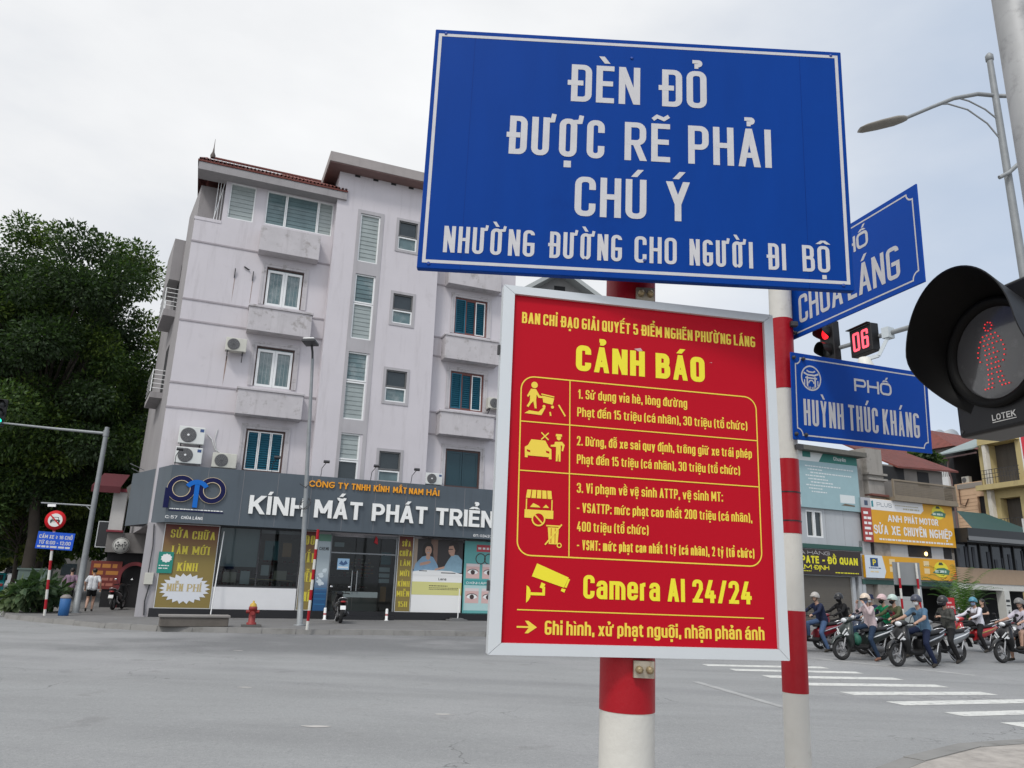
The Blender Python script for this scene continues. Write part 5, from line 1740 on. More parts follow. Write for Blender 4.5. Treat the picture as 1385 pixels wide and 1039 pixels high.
PS = thing('pedestrian_signal', 'black pedestrian light with hooded lens showing a red standing figure of dots', 'traffic light', (1.585, 2.35, 2.437), radians(-77))
m = MB()
m.box(-0.188, 0.188, 0.0, 0.17, -0.255, 0.215)
m.build('housing', blk, PS, 0.012, 3)
m = MB()
RX = Matrix.Rotation(radians(90), 4, 'X')
m.lathe([(0.184, 0.0), (0.184, 0.018), (0.172, 0.024), (0.158, 0.016), (0.153, 0.004)], 48, 0, RX, False)
m.build('lens_ring', visin, PS)
m = MB()
m.lathe([(0.154, 0.002), (0.13, 0.006), (0.08, 0.012), (0.0, 0.015)], 40, 0, RX, False)
m.build('lens', lensm, PS)
m = MB()
cut_visor(m, 0.190, 0.225, 0.150, 56, 80, 145, 0.004, 1.22)
m.build('visor', [blk, visin], PS)
dots = []
for k in range(8):
    a = k * pi / 4
    dots.append((0.016 * cos(a), 0.098 + 0.016 * sin(a)))
for z, xs in ((0.066, (-0.026, -0.008, 0.010, 0.028)), (0.050, (-0.038, -0.020, 0.0, 0.018, 0.038)), (0.032, (-0.047, -0.026, -0.008, 0.012, 0.030, 0.048)), (0.014, (-0.054, -0.022, -0.004, 0.014, 0.054)), (-0.004, (-0.057, -0.024, -0.006, 0.012, 0.028, 0.056)), (-0.022, (-0.050, -0.020, 0.0, 0.018, 0.052)), (-0.040, (-0.022, -0.004, 0.014, 0.026, 0.044)), (-0.058, (-0.022, -0.006, 0.010, 0.024)), (-0.076, (-0.025, -0.010, 0.012, 0.027)), (-0.094, (-0.028, -0.012, 0.014, 0.030)), (-0.110, (-0.030, -0.014, 0.016, 0.032)), (-0.124, (-0.050, -0.036, -0.020, 0.022, 0.036, 0.050))):
    dots += [(x, z) for x in xs]
m = MB()
for x, z in dots:
    x, z = x * 0.92, z * 0.92 - 0.002
    rr = sqrt(x * x + z * z)
    m.ell((x, -0.0175 + rr * rr * 0.42, z), (0.0026, 0.0024, 0.0026), 6)
m.build('figure_dots', ledr, PS)
m = MB()
text(m, "LOTEK", -0.045, 0.045, -0.222, 0.020, 0.20, 0.12, -0.0012, eps=0.00005)
m.box(-0.045, 0.045, -0.0012, -0.0002, -0.2285, -0.2262)
m.build('lettering', mk('logo_grey', (0.60, 0.60, 0.58), 0.5), PS)
m = MB()
m.tube([(-0.05, 0.17, -0.2), (-0.05, 0.262, -0.2)], 0.02, 10)
m.tube([(-0.05, 0.17, 0.16), (-0.05, 0.262, 0.16)], 0.02, 10)
m.build('bracket', darksteel, PS)
m = MB()
for x in (-0.17, 0.17):
    for z in (-0.235, 0.2):
        m.lathe([(0.006, 0), (0.006, 0.003)], 8, 0, Matrix.Translation((x, -0.0005, z)) @ RX)
m.build('screw', darksteel, PS)
# ------------------------------------------------------------------ the row of shops across the road on the right
RB = (16.1255, 44.0)
RA = radians(25)


def in_row(name, label, cat, x, z, y=0.0, group=None):
    c, s = cos(RA), sin(RA)
    return thing(name, label, cat, (RB[0] + x * c - y * s, RB[1] + x * s + y * c, z), RA, group)


greywall = mk('grey_painted_wall', (0.42, 0.44, 0.46), 0.8, var=0.15, vscale=0.8, streak=0.3)
concm = mk('bare_concrete', (0.30, 0.28, 0.255), 0.9, var=0.4, vscale=0.9, streak=0.5, dirt=(1.2, .52, .5, (.13, .12, .11)))
darkwall = mk('dim_render', (0.20, 0.185, 0.17), 0.9, var=0.4, vscale=0.9, streak=0.4)
shutm = mk('roller_shutter', (0.14, 0.125, 0.105), 0.6, var=0.15)
greenm = mk('green_beam', (0.03, 0.09, 0.075), 0.6)
orangeb = mk('banner_orange', (0.66, 0.33, 0.012), 0.5, var=0.18, vscale=0.8)
peachm = mk('peach_render', (0.62, 0.42, 0.27), 0.85, var=0.12, streak=0.15)
yelm = mk('yellow_render', (0.50, 0.41, 0.20), 0.85, var=0.25, vscale=0.8, streak=0.35, dirt=(1.2, .58, .5, (.18, .15, .10)))
beigem = mk('beige_band', (0.36, 0.26, 0.18), 0.8, var=0.15)
blackf = mk('black_frame', (0.02, 0.021, 0.023), 0.45)

# 1 grey shop house with the teal billboard
H1 = in_row('shop_house', 'narrow grey shop house with flat roof slab, white window and roller shutter', 'building', 0.0, 0)
m = MB()
wall_holes(m, -1.6, 6.05, 2.72, 9.95, 0.0, [(1.56, 2.87, 4.91, 6.48)], 0.15)
m.quad((6.05, 0, 0.15), (6.05, 8, 0.15), (6.05, 8, 9.95), (6.05, 0, 9.95))
m.quad((-1.6, 0, 0.15), (-1.6, 0, 9.95), (-1.6, 8, 9.95), (-1.6, 8, 0.15))
m.quad((-1.6, 8, 0.15), (-1.6, 8, 9.95), (6.05, 8, 9.95), (6.05, 8, 0.15))
m.box(4.88, 5.15, -0.02, 0.3, 0.15, 2.72)
m.box(5.42, 5.68, -0.02, 0.3, 0.15, 2.72)
m.build('wall', greywall, H1)
m = MB()
m.box(-2.0, 6.3, -0.7, 8.3, 9.96, 10.24)
m.build('roof', mk('roof_slab_dark', (0.13, 0.125, 0.11), 0.9, var=.4), H1)
m = MB()
m.box(-1.6, 5.9, -0.08, -0.002, 4.27, 4.52)
m.build('beam', greenm, H1)
m = MB()
m.box(-1.5, 4.88, 0.12, 0.18, 0.15, 2.72)
for k in range(24):
    m.box(-1.5, 4.88, 0.10, 0.12, 0.2 + k * 0.105, 0.25 + k * 0.105)
m.build('roller_shutter', shutm, H1)
for a, b in ((1.56, 2.2), (2.22, 2.87)):
    f = MB()
    f.frame(a, b, 4.91, 6.48, 0.09, 0.02, 0.12)
    fo = f.build('window', whitef, H1)
    f = MB()
    f.quad((a, 0.10, 4.91), (b, 0.10, 4.91), (b, 0.10, 6.48), (a, 0.10, 6.48))
    f.build('pane', glassd, fo)
m = MB()
for x in (0.9, 3.1, 4.6):
    m.box(x, x + 0.012, -0.006, 0, 4.55, 6.6)
m.build('panel_joint', groove, H1)

o = in_row('billboard', 'pale teal billboard with dark green header and rows of small white print', 'billboard', 0.0, 6.62, -0.06)
m = MB()
m.box(-0.2, 6.0, -0.10, 0.05, 0, 3.46)
m.build('panel', mk('billboard_teal', (0.30, 0.44, 0.47), 0.5, var=0.1), o)
m = MB()
m.poly([(-0.2, 2.75), (6.0, 2.84), (6.0, 3.46), (-0.2, 3.40)], -0.104, 0, 0)
m.poly([(2.75, 2.80), (6.0, 2.84), (6.0, 3.46), (3.2, 3.43)], -0.108, 0, 1)
m.poly([(1.45, 3.0), (2.1, 3.01), (2.1, 3.36), (1.45, 3.35)], -0.108, 0, 1)
text(m, "Chuyên", 4.0, 5.05, 3.0, 0.24, 0.2, 0.12, -0.112, 0, 0)
for k in range(9):
    scribble(m, 1.6 + 0.2 * (k % 3), (5.6, 3.0, 5.4, 3.2, 3.4, 3.8, 4.4, 2.9, 3.3)[k], 2.45 - k * 0.19, 0.07, -0.104, 0, k)
m.poly([(0.3, 0.1), (1.1, 0.12), (1.1, 1.3), (0.3, 1.28)], -0.104, 0, 0)
m.poly([(0.8, 0.55), (1.08, 0.55), (1.08, 0.9), (0.8, 0.85)], -0.108, 0, 2)
m.poly([(4.3, 0.45), (5.55, 0.47), (5.55, 0.95), (4.3, 0.95)], -0.104, 0, 0)
m.poly([(4.35, 0.3), (4.7, 0.42), (5.5, 0.36), (5.5, 0.28)], -0.108, 0, 3)
m.build('print', [mk('billboard_white', (0.66, 0.70, 0.70), 0.5), mk('billboard_green', (0.02, 0.17, 0.14), 0.5), mk('billboard_dark', (0.10, 0.11, 0.08), 0.5), mk('billboard_brown', (0.14, 0.10, 0.06), 0.5)], o)

o = in_row('shop_sign', 'dark brown food shop sign with yellow capitals above the roller shutter', 'shop sign', 0.0, 2.80, -0.05)
m = MB()
m.box(-1.5, 5.48, -0.22, 0.04, 0, 1.40)
m.build('panel', mk('sign_brown', (0.030, 0.018, 0.016), 0.5), o)
m = MB()
for s, a, b in (("PATE", 0.67, 2.06), ("-", 2.31, 2.52), ("ĐỒ", 2.74, 3.46), ("QUAN", 3.70, 5.20)):
    text(m, s, a, b, 0.60, 0.42, 0.27, 0.1, -0.224)
text(m, "NAM", -0.1, 1.45, 0.26, 0.25, 0.25, 0.11, -0.224)
text(m, "ĐỊNH", 1.65, 2.82, 0.26, 0.25, 0.25, 0.11, -0.224)
scribble(m, 3.3, 5.2, 0.10, 0.06, -0.224, 0, 5)
scribble(m, 0.65, 1.4, 0.14, 0.05, -0.224, 0, 6)
m.build('lettering', mk('shop_yellow', (0.72, 0.66, 0.02), 0.5), o)
m = MB()
text(m, "CỬA HÀNG", -0.3, 2.96, 1.10, 0.20, 0.17, 0.14, -0.224, 0, 0, 1, 0.8)
m.build('lettering', mk('shop_grey', (0.42, 0.40, 0.40), 0.5), o)

# 2 bare concrete house
o = in_row('concrete_house', 'unpainted concrete house end with stained ledges beside the teal billboard', 'building', 0, 0)
m = MB()
m.box(6.12, 7.0, 0.3, 7, 0.15, 10.3)
m.box(7.0, 8.42, -0.05, 7, 0.15, 10.75)
m.build('wall', concm, o)
m = MB()
for z in (9.05, 8.72):
    m.box(6.95, 8.62, -0.2, 0.4, z, z + 0.13)
m.box(7.0, 8.5, -0.28, 0.3, 7.72, 7.84, 1)
m.build('ledge', [concm, mk('rusty_ledge', (0.16, 0.06, 0.045), 0.8)], o)

# 3 tiled house with lattice balcony behind the orange banner
o = in_row('tiled_house', 'old house with sagging red tiles and a lattice balcony above the orange banner', 'building', 0, 0)
m = MB()
m.box(8.45, 15.0, 0.6, 8, 4.2, 10.0)
m.box(5.75, 14.2, 0.0, 0.6, 4.10, 4.9, 1)
wall_holes(m, 5.75, 14.2, 2.64, 4.12, -0.01, [], 0.1, 1)
m.box(5.72, 6.0, -0.02, 0.3, 0.15, 2.64, 1)
m.box(10.6, 10.9, -0.02, 0.3, 0.15, 2.64, 1)
m.box(13.95, 14.3, -0.02, 0.3, 0.15, 2.64, 1)
m.build('wall', [darkwall, greywall], o)
m = MB()
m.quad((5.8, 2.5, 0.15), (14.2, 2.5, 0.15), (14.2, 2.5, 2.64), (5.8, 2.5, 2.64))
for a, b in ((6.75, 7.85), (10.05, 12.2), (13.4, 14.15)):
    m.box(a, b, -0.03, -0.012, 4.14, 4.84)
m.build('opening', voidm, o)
m = MB()
m.box(5.72, 14.3, -0.06, -0.015, 2.36, 2.64)
m.build('beam', greenm, o)
m = MB()
r = [(10.2, 0.2, 9.9), (16.2, 0.2, 10.1), (16.2, 5.0, 12.4), (10.6, 5.0, 12.3)]
m.add(r + [(p[0], p[1], p[2] - 0.12) for p in r], [(0, 1, 2, 3), (7, 6, 5, 4), (0, 4, 5, 1), (1, 5, 6, 2), (2, 6, 7, 3), (3, 7, 4, 0)])
m.build('roof', redtile, o)
m = MB()
m.frame(8.6, 14.6, 7.75, 8.85, 0.10, -0.55, -0.45)
for k in range(56):
    x = 8.75 + k * 0.104
    m.box(x, x + 0.03, -0.51, -0.49, 7.85, 8.75)
for k in range(8):
    z = 7.95 + k * 0.105
    m.box(8.7, 14.5, -0.515, -0.485, z, z + 0.02)
m.box(8.6, 14.6, -0.6, 0.6, 7.5, 7.74)
m.build('balcony', mk('lattice_timber', (0.23, 0.19, 0.14), 0.85, var=0.3), o)
m = MB()
m.box(9.2, 11.2, 0.57, 0.6, 9.0, 9.9)
m.box(12.5, 13.6, 0.57, 0.6, 8.8, 9.8)
m.build('window', voidm, o)
bulb = MB()
bulb.ell((11.55, -0.12, 4.36), (0.10, 0.10, 0.13), 10)
bulb.build('lamp', mk('lit_bulb', (1.0, 0.72, 0.28), 0.4, emit=3.0), o)

o = in_row('banner', 'large orange repair shop banner with white lettering and red strip at its left', 'banner', 0, 4.85, -0.25)
m = MB()
m.box(6.72, 14.3, -0.05, 0.02, 0, 2.68)
m.build('panel', orangeb, o)
m = MB()
m.box(5.92, 6.70, -0.07, 0.02, 0.0, 2.05, 0)
m.box(5.92, 6.70, -0.07, 0.02, 2.06, 2.68, 1)
for k in range(6):
    scribble(m, 6.0, 6.62, 0.12 + k * 0.31, 0.15, -0.074, 2, k)
m.poly([(6.15, 2.2), (6.45, 2.2), (6.45, 2.5), (6.15, 2.5)], -0.074, 0, 3)
m.build('side_strip', [mk('strip_red', (0.36, 0.05, 0.045), 0.5), mk('strip_grey', (0.42, 0.42, 0.44), 0.5), whitem, mk('strip_navy', (0.05, 0.07, 0.12), 0.5)], o)
m = MB()
m.poly([(6.72, 1.98), (11.2, 1.98), (11.5, 2.2), (11.45, 2.66), (6.72, 2.66)], -0.053, 0, 0)
for s, a, b in (("ANH", 8.10, 9.38), ("PHÁT", 9.62, 10.85), ("MOTOR", 11.0, 12.80)):
    text(m, s, a, b, 1.32, 0.42, 0.22, 0.09, -0.056)
for s, a, b in (("SỬA", 6.80, 8.05), ("XE", 8.35, 9.15), ("CHUYÊN", 9.45, 11.55), ("NGHIỆP", 11.85, 14.05)):
    text(m, s, a, b, 0.52, 0.55, 0.2, 0.09, -0.056)
scribble(m, 7.2, 14.0, 0.16, 0.11, -0.056, 0, 9)
text(m, "PLUS", 7.25, 8.6, 2.2, 0.26, 0.18, 0.1, -0.056, 0, 1)
scribble(m, 8.9, 11.1, 2.34, 0.06, -0.056, 3, 3)
scribble(m, 9.6, 11.1, 2.14, 0.10, -0.056, 3, 4)
m.poly([(6.78, 2.15), (6.95, 2.15), (6.95, 2.55), (6.78, 2.5)], -0.056, 0, 4)
m.build('print', [mk('banner_white', (0.72, 0.72, 0.72), 0.5), mk('banner_grey', (0.30, 0.33, 0.36), 0.5), whitem, mk('banner_tint', (0.46, 0.42, 0.30), 0.5), mk('banner_teal', (0.02, 0.22, 0.26), 0.5)], o)


def sunburst(parent, cx, cz, y, s):
    m = MB()
    m.poly([(cx + s * 1.0 * cos(a), cz + s * 0.72 * sin(a)) for a in [i * pi / 12 for i in range(24)]], y, 0, 0)
    m.poly([(cx - s * 1.25, cz - s * .32), (cx - s * .5, cz + s * .12), (cx + s * .4, cz + s * .18), (cx + s * 1.2, cz - s * .05), (cx + s * 1.0, cz - s * .45), (cx - s * .6, cz - s * .4)], y - 0.004, 0, 1)
    text(m, "Motul", cx - s * 0.9, cx + s * 0.85, cz - s * .36, s * 0.42, 0.2, 0.1, y - 0.008, 0, 2) if False else scribble(m, cx - s * .9, cx + s * .9, cz - s * .28, s * .22, y - 0.008, 2, 12)
    m.poly([(cx - s * .35, cz + s * .42), (cx + s * .35, cz + s * .42), (cx + s * .2, cz + s * .66), (cx - s * .2, cz + s * .66)], y - 0.008, 0, 3)
    m.build('emblem', [mk('emblem_yellow', (0.72, 0.62, 0.03), 0.5), mk('emblem_green', (0.05, 0.17, 0.10), 0.5), mk('emblem_pale', (0.52, 0.62, 0.55), 0.5), mk('emblem_dark', (0.04, 0.05, 0.03), 0.5)], parent)


sunburst(o, 12.9, 2.18, -0.057, 0.62)
o = in_row('shop_sign', 'low orange and white repair shop board above the dark workshop opening', 'shop sign', 0, 2.74, -0.2)
m = MB()
m.box(5.80, 14.0, -0.08, 0.1, 0, 1.32)
m.build('panel', orangeb, o)
m = MB()
m.poly([(5.80, 0), (7.35, 0), (7.55, 0.4), (7.3, 1.32), (5.80, 1.32)], -0.084, 0, 0)
m.poly([(6.25, 0.66), (6.9, 0.66), (6.9, 1.16), (6.25, 1.16)], -0.088, 0, 1)
text(m, "P", 6.45, 6.72, 0.74, 0.34, 0.22, 0.1, -0.092, 0, 2)
scribble(m, 6.1, 7.1, 0.54, 0.06, -0.088, 1, 1)
scribble(m, 6.2, 6.9, 0.32, 0.08, -0.088, 3, 2)
for x in (7.9, 11.0):
    for z in (0.55, 1.0):
        m.poly([(x, z - 0.16), (x + 0.5, z - 0.16), (x + 0.5, z + 0.16), (x, z + 0.16)], -0.084, 0, 3)
m.poly([(13.3, 0), (14.0, 0), (14.0, 0.6)], -0.084, 0, 4)
m.build('print', [mk('board_white', (0.60, 0.66, 0.72), 0.5), mk('board_navy', (0.01, 0.05, 0.16), 0.5), yellowm, mk('board_pale', (0.70, 0.55, 0.30), 0.5), mk('board_red', (0.5, 0.09, 0.02), 0.5)], o)
sunburst(o, 12.6, 0.68, -0.085, 0.68)

# 4 black framed restaurant
o = in_row('restaurant', 'dark glazed restaurant pavilion with black roof edge and beige band', 'building', 0, 0)
m = MB()
m.box(14.5, 26, 0.0, 9, 2.68, 3.66, 0)
m.build('band', beigem, o)
m = MB()
m.box(14.6, 26, -0.9, 9, 5.25, 5.5)
m.box(14.6, 26, -1.0, 9, 5.5, 6.15)
m.build('roof', blackf, o)
m = MB()
m.box(14.6, 26, -1.02, -1.004, 5.35, 5.62)
m.build('gutter', mk('grey_gutter', (0.16, 0.165, 0.17), 0.5), o)
m = MB()
m.quad((14.6, 0.1, 3.66), (26, 0.1, 3.66), (26, 0.1, 5.25), (14.6, 0.1, 5.25))
m.build('glazing', mk('smoked_glass', (0.018, 0.02, 0.024), 0.1, var=0.5, vscale=1.5), o)
m = MB()
for k in range(10):
    x = 14.7 + k * 1.2
    m.box(x, x + 0.1, 0.0, 0.09, 3.66, 5.25)
m.build('mullion', blackf, o)
m = MB()
r = random.Random(5)
for k in range(14):
    x = 14.9 + k * 0.75
    m.box(x, x + r.uniform(.1, .3), 0.06, 0.085, 3.7, r.uniform(4.2, 5.1))
m.build('curtain', mk('dim_curtain', (0.05, 0.055, 0.065), 0.8), o)
m = MB()
m.box(14.5, 26, 0.05, 9, 2.28, 2.675)
for x in (19.0, 22.5):
    m.box(x, x + 0.55, -0.05, 0.5, 0.15, 2.28)
m.build('column', mk('cream_column', (0.55, 0.55, 0.52), 0.8, var=.15), o)
m = MB()
m.box(14.5, 26, 3.0, 3.1, 0.15, 2.28)
m.build('opening', voidm, o)
m = MB()
m.box(15.0, 17.5, 1.0, 1.1, 0.9, 2.25)
m.build('window', mk('pale_pane', (0.33, 0.35, 0.33), 0.5, var=.2), o)
m = MB()
for k, (z, h, w_) in enumerate(((1.55, .16, .4), (1.28, .08, .42), (0.95, .06, .1), (0.8, .12, .2))):
    m.box(19.27 - w_ / 2, 19.27 + w_ / 2, -0.06, -0.052, z, z + h)
m.build('meter_plate', blackf, o)
m = MB()
vs = [(17.6, 0.5, 6.16), (26, 0.5, 6.16), (26, 5, 8.2), (22.5, 5, 8.2)]
m.add(vs, [(0, 1, 2, 3)])
m.build('canopy', mk('green_roof_sheet', (0.012, 0.055, 0.05), 0.6, var=.2), o)
m = MB()
m.frame(22.6, 24.6, 6.2, 7.3, 0.16, 0.2, 0.3)
m.quad((22.7, 0.28, 6.3), (24.5, 0.28, 6.3), (24.5, 0.28, 7.2), (22.7, 0.28, 7.2))
m.build('window_frame', whitef, o)

# 5 yellow and peach houses set at an angle, facing the junction
YF = ((40.98, 64.8), radians(-75))        # a larger house further back, 1.35 times the drawn size
YK = 1.35


def in_yel(name, label, cat, x, z, y=0.0):
    c, s = cos(YF[1]), sin(YF[1])
    x, y, z = x * YK, y * YK, z * YK - 0.58
    o = thing(name, label, cat, (YF[0][0] + x * c - y * s, YF[0][1] + x * s + y * c, z), YF[1])
    o.scale = (YK, YK, YK)
    return o


o = in_yel('yellow_house', 'stained yellow house with white columns, deep balconies and dark openings', 'building', 0, 0)
m = MB()
wall_holes(m, 0.0, 3.6, 0.15, 12.6, 0.0, [(0.80, 2.66, 8.68, 11.2), (1.12, 2.5, 5.6, 7.78)], 0.5)
m.quad((0, 0, 0.15), (0, 0, 12.6), (0, 7, 12.6), (0, 7, 0.15))
m.box(0.3, 3.0, -0.35, -0.002, 11.22, 11.5)
m.box(0.0, 3.4, -0.6, -0.002, 8.34, 8.66)
m.box(-0.05, 3.6, -0.12, -0.002, 12.4, 12.62)
m.build('wall', yelm, o)
m = MB()
m.box(0.55, 0.80, -0.3, -0.005, 8.66, 11.22)
m.box(0.5, 0.78, -0.3, -0.005, 5.0, 8.34)
m.build('column', mk('white_column', (0.66, 0.63, 0.56), 0.8, var=.2, streak=.2), o)
m = MB()
m.quad((0.8, 0.5, 8.66), (2.66, 0.5, 8.66), (2.66, 0.5, 11.2), (0.8, 0.5, 11.2))
m.quad((1.12, 0.5, 5.6), (2.5, 0.5, 5.6), (2.5, 0.5, 7.78), (1.12, 0.5, 7.78))
m.build('doorway', mk('old_door', (0.085, 0.075, 0.065), 0.8, var=.5, vscale=1.5, stretch=(4, 1, .3)), o)
m = MB()
for z in (9.05, 9.3, 9.55):
    m.bar((0.5, -0.55, z), (3.2, -0.55, z), 0.03, 0.03)
for k in range(14):
    m.bar((0.5 + k * 0.2, -0.55, 8.66), (0.5 + k * 0.2, -0.55, 9.55), 0.02, 0.02, 0, (0, 1, 0))
for k in range(10):
    m.bar((0.9 + k * 0.2, -0.3, 5.7), (0.9 + k * 0.2, -0.3, 6.5), 0.02, 0.02, 0, (0, 1, 0))
m.bar((0.8, -0.3, 6.5), (3.0, -0.3, 6.5), 0.03, 0.03)
m.build('railing', darksteel, o)

o = in_yel('peach_house', 'low peach house under a leaning pale sheet roof with a dark veranda', 'building', 0, 0)
m = MB()
wall_holes(m, -2.25, -0.02, 0.15, 9.05, 0.05, [(-0.60, -0.06, 6.68, 8.08)], 0.2)
m.quad((-2.25, 0.05, 0.15), (-2.25, 0.05, 9.05), (-2.25, 6, 9.05), (-2.25, 6, 0.15))
m.quad((-2.25, 0.05, 9.05), (-0.02, 0.05, 9.05), (-0.02, 6, 9.05), (-2.25, 6, 9.05))
m.build('wall', peachm, o)
m = MB()
m.quad((-0.6, 0.24, 6.68), (-0.06, 0.24, 6.68), (-0.06, 0.24, 8.08), (-0.6, 0.24, 8.08))
m.build('window', voidm, o)
m = MB()
for k in range(9):
    m.box(-2.2, -0.62, 0.04, 0.047, 6.3 + k * 0.24, 6.32 + k * 0.24)
m.build('siding_groove', mk('peach_groove', (0.35, 0.22, 0.14), 0.9), o)
m = MB()
for k in range(30):
    m.box(-2.0 + k * 0.065, -1.97 + k * 0.065, 0.0, 0.045, 8.68, 9.0)
m.build('balustrade', mk('grey_baluster', (0.36, 0.33, 0.30), 0.8), o)
m = MB()
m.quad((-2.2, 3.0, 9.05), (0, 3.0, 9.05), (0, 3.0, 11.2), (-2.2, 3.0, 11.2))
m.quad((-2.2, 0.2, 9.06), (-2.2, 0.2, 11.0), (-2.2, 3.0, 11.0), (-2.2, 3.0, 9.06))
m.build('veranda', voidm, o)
m = MB()
vs = [(-3.2, -0.5, 11.12), (0.1, -0.5, 11.12), (0.1, 3.4, 12.6), (-3.2, 3.4, 12.6)]
m.add(vs + [(p[0], p[1], p[2] - .08) for p in vs], [(0, 1, 2, 3), (7, 6, 5, 4), (0, 4, 5, 1), (1, 5, 6, 2), (2, 6, 7, 3), (3, 7, 4, 0)], 0)
m.build('roof', mk('pale_sheet_roof', (0.22, 0.27, 0.27), 0.6, var=.2), o)
m = MB()
m.box(-3.0, 0.1, -0.3, -0.24, 10.78, 10.88)
m.tube([(-2.3, -0.1, 10.8), (-2.45, -0.1, 10.2), (-2.3, -0.06, 9.4), (-2.3, -0.06, 5)], 0.05, 8)
m.build('drainpipe', mk('maroon_beam', (0.16, 0.10, 0.10), 0.7), o)
m = MB()
m.tube([(-1.85, -0.02, 8.7), (-1.85, -0.02, 7.7), (-1.5, -0.02, 7.55), (-1.2, -0.02, 8.0)], 0.035, 6)
m.build('cable', mk('brown_cable', (0.10, 0.05, 0.03), 0.7), o)
o = in_yel('air_conditioner', 'air conditioner standing on the dark veranda of the peach house', 'air conditioner', -1.86, 9.06, 0.3)
m = MB()
m.box(0, 0.55, 0, 0.3, 0, 0.46)
m.build('casing', acold, o, 0.02, 1)
m = MB()
m.lathe([(0.17, 0), (0.17, 0.012), (0.15, 0.014)], 18, 0, Matrix.Translation((0.22, -0.004, 0.23)) @ RX)
m.build('fan_recess', acgrill, o)

# white balcony, red hipped roof and tanks further back
o = in_yel('balcony_house', 'house with a white railed balcony overgrown by a bush beside the peach house', 'building', -2.4, 0, 0.0)
m = MB()
m.box(-3.1, -0.02, -0.2, 0.0, 8.96, 9.60)
m.box(-3.1, -0.02, -0.2, 4, 8.9, 8.96)
m.build('balcony', whitef, o)
m = MB()
for k in range(22):
    x = -3.05 + k * 0.14
    m.box(x, x + 0.05, -0.15, -0.10, 9.60, 10.12)
m.box(-3.1, -0.02, -0.18, -0.06, 10.12, 10.20)
m.build('railing', whitef, o)
m = MB()
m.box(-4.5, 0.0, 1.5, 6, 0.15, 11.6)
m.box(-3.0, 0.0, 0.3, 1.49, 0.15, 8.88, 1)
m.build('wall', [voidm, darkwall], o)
m = MB()
m.box(-2.6, -0.2, 0.25, 0.299, 7.4, 8.5)
m.build('opening', voidm, o)
o = in_row('hip_roofed_house', 'distant house with red tiled hipped roof and a spike on its ridge', 'building', 0, 0)
m = MB()
o.location, o.scale = (RB[0] * 1.42, RB[1] * 1.42, -0.69), (1.42, 1.42, 1.42)     # stands well behind the row
m.box(24.4, 33, 6.0, 12, 0.15, 13.6)
m.build('wall', darkwall, o)
m = MB()
a = [(23.9, 5.5, 13.5), (33.5, 5.5, 13.5), (33.5, 12.5, 13.5), (23.9, 12.5, 13.5), (26.0, 9.0, 15.6), (31.4, 9.0, 15.6)]
m.add(a, [(0, 1, 5, 4), (1, 2, 5), (2, 3, 4, 5), (3, 0, 4), (3, 2, 1, 0)])
m.build('roof', redtile, o)
m = MB()
m.lathe([(0.12, 0), (0.09, 0.25), (0.03, 0.4), (0.01, 0.8)], 8, 0, Matrix.Translation((26.0, 9.0, 15.55)))
m.build('finial', darksteel, o)
for k, (x, lab) in enumerate(((28.9, 'steel water tank lying on the roof behind the red tiles, the smaller left one'), (30.6, 'steel water tank lying on the roof behind the red tiles, the right one'))):
    o = in_row('water_tank', lab, 'water tank', x, 15.1, 10.5, 'water tanks on the roof')
    m = MB()
    R = 0.62 if k else 0.5
    o.location = (o.location.x * 1.42, o.location.y * 1.42, 20.7)
    o.scale = (1.42, 1.42, 1.42)
    m.lathe([(0.0, -0.95), (R * .7, -0.9), (R, -0.75), (R, 0.75), (R * .7, 0.9), (0, 0.95)], 20, 0, Matrix.Translation((0, 0, R)) @ Matrix.Rotation(radians(70), 4, 'Y'), False)
    m.build('tank', mk('tank_steel', (0.42, 0.44, 0.45), 0.35, var=.2, metal=.5), o)
    m = MB()
    for xx in (-0.5, 0.5):
        m.box(xx - 0.04, xx + 0.04, -0.4, 0.4, -0.4, 0.2)
    m.build('stand', darksteel, o)
o = in_row('street_banner', 'tall plain red vertical banner at the right edge in front of the yellow house', 'banner', 21.3, 7.4, -1.2)
m = MB()
m.box(0.0, 2.6, 0, 0.04, 0, 6.4)
m.build('cloth', mk('banner_bright_red', (0.60, 0.012, 0.025), 0.5), o)
m = MB()
m.box(-0.03, 0.0, -0.02, 0.05, 0, 6.4)
m.build('edge', whitef, o)

# gable seen between the two boards
o = thing('gable_house', 'far off grey gabled roof top with a small dark vent between the two boards', 'building', (3.8, 60, 0), radians(10))
m = MB()
m.add([(-5, 0, 0), (5, 0, 0), (5, 0, 24.2), (0, 0, 27.5), (-5, 0, 24.2), (-5, 9, 0), (5, 9, 0), (5, 9, 24.2), (0, 9, 27.5), (-5, 9, 24.2)], [(0, 1, 2, 3, 4), (1, 6, 7, 2), (5, 0, 4, 9), (6, 5, 9, 8, 7)])
m.build('wall', mk('gable_grey', (0.24, 0.24, 0.24), 0.9, var=.2), o)
m = MB()
for s in (-1, 1):
    vs = [(0, -1.2, 27.85), (s * 6, -1.2, 23.85), (s * 6, 9.5, 23.85), (0, 9.5, 27.85)]
    vb = [(p[0], p[1], p[2] - 0.4) for p in vs]
    m.add(vs + vb, [(0, 1, 2, 3), (7, 6, 5, 4), (0, 4, 5, 1), (1, 5, 6, 2), (2, 6, 7, 3)])
m.build('roof', mk('gable_trim', (0.36, 0.38, 0.38), 0.8), o)
m = MB()
m.box(-0.45, 0.5, -0.05, 0.0, 25.6, 26.5)
m.build('vent', voidm, o)
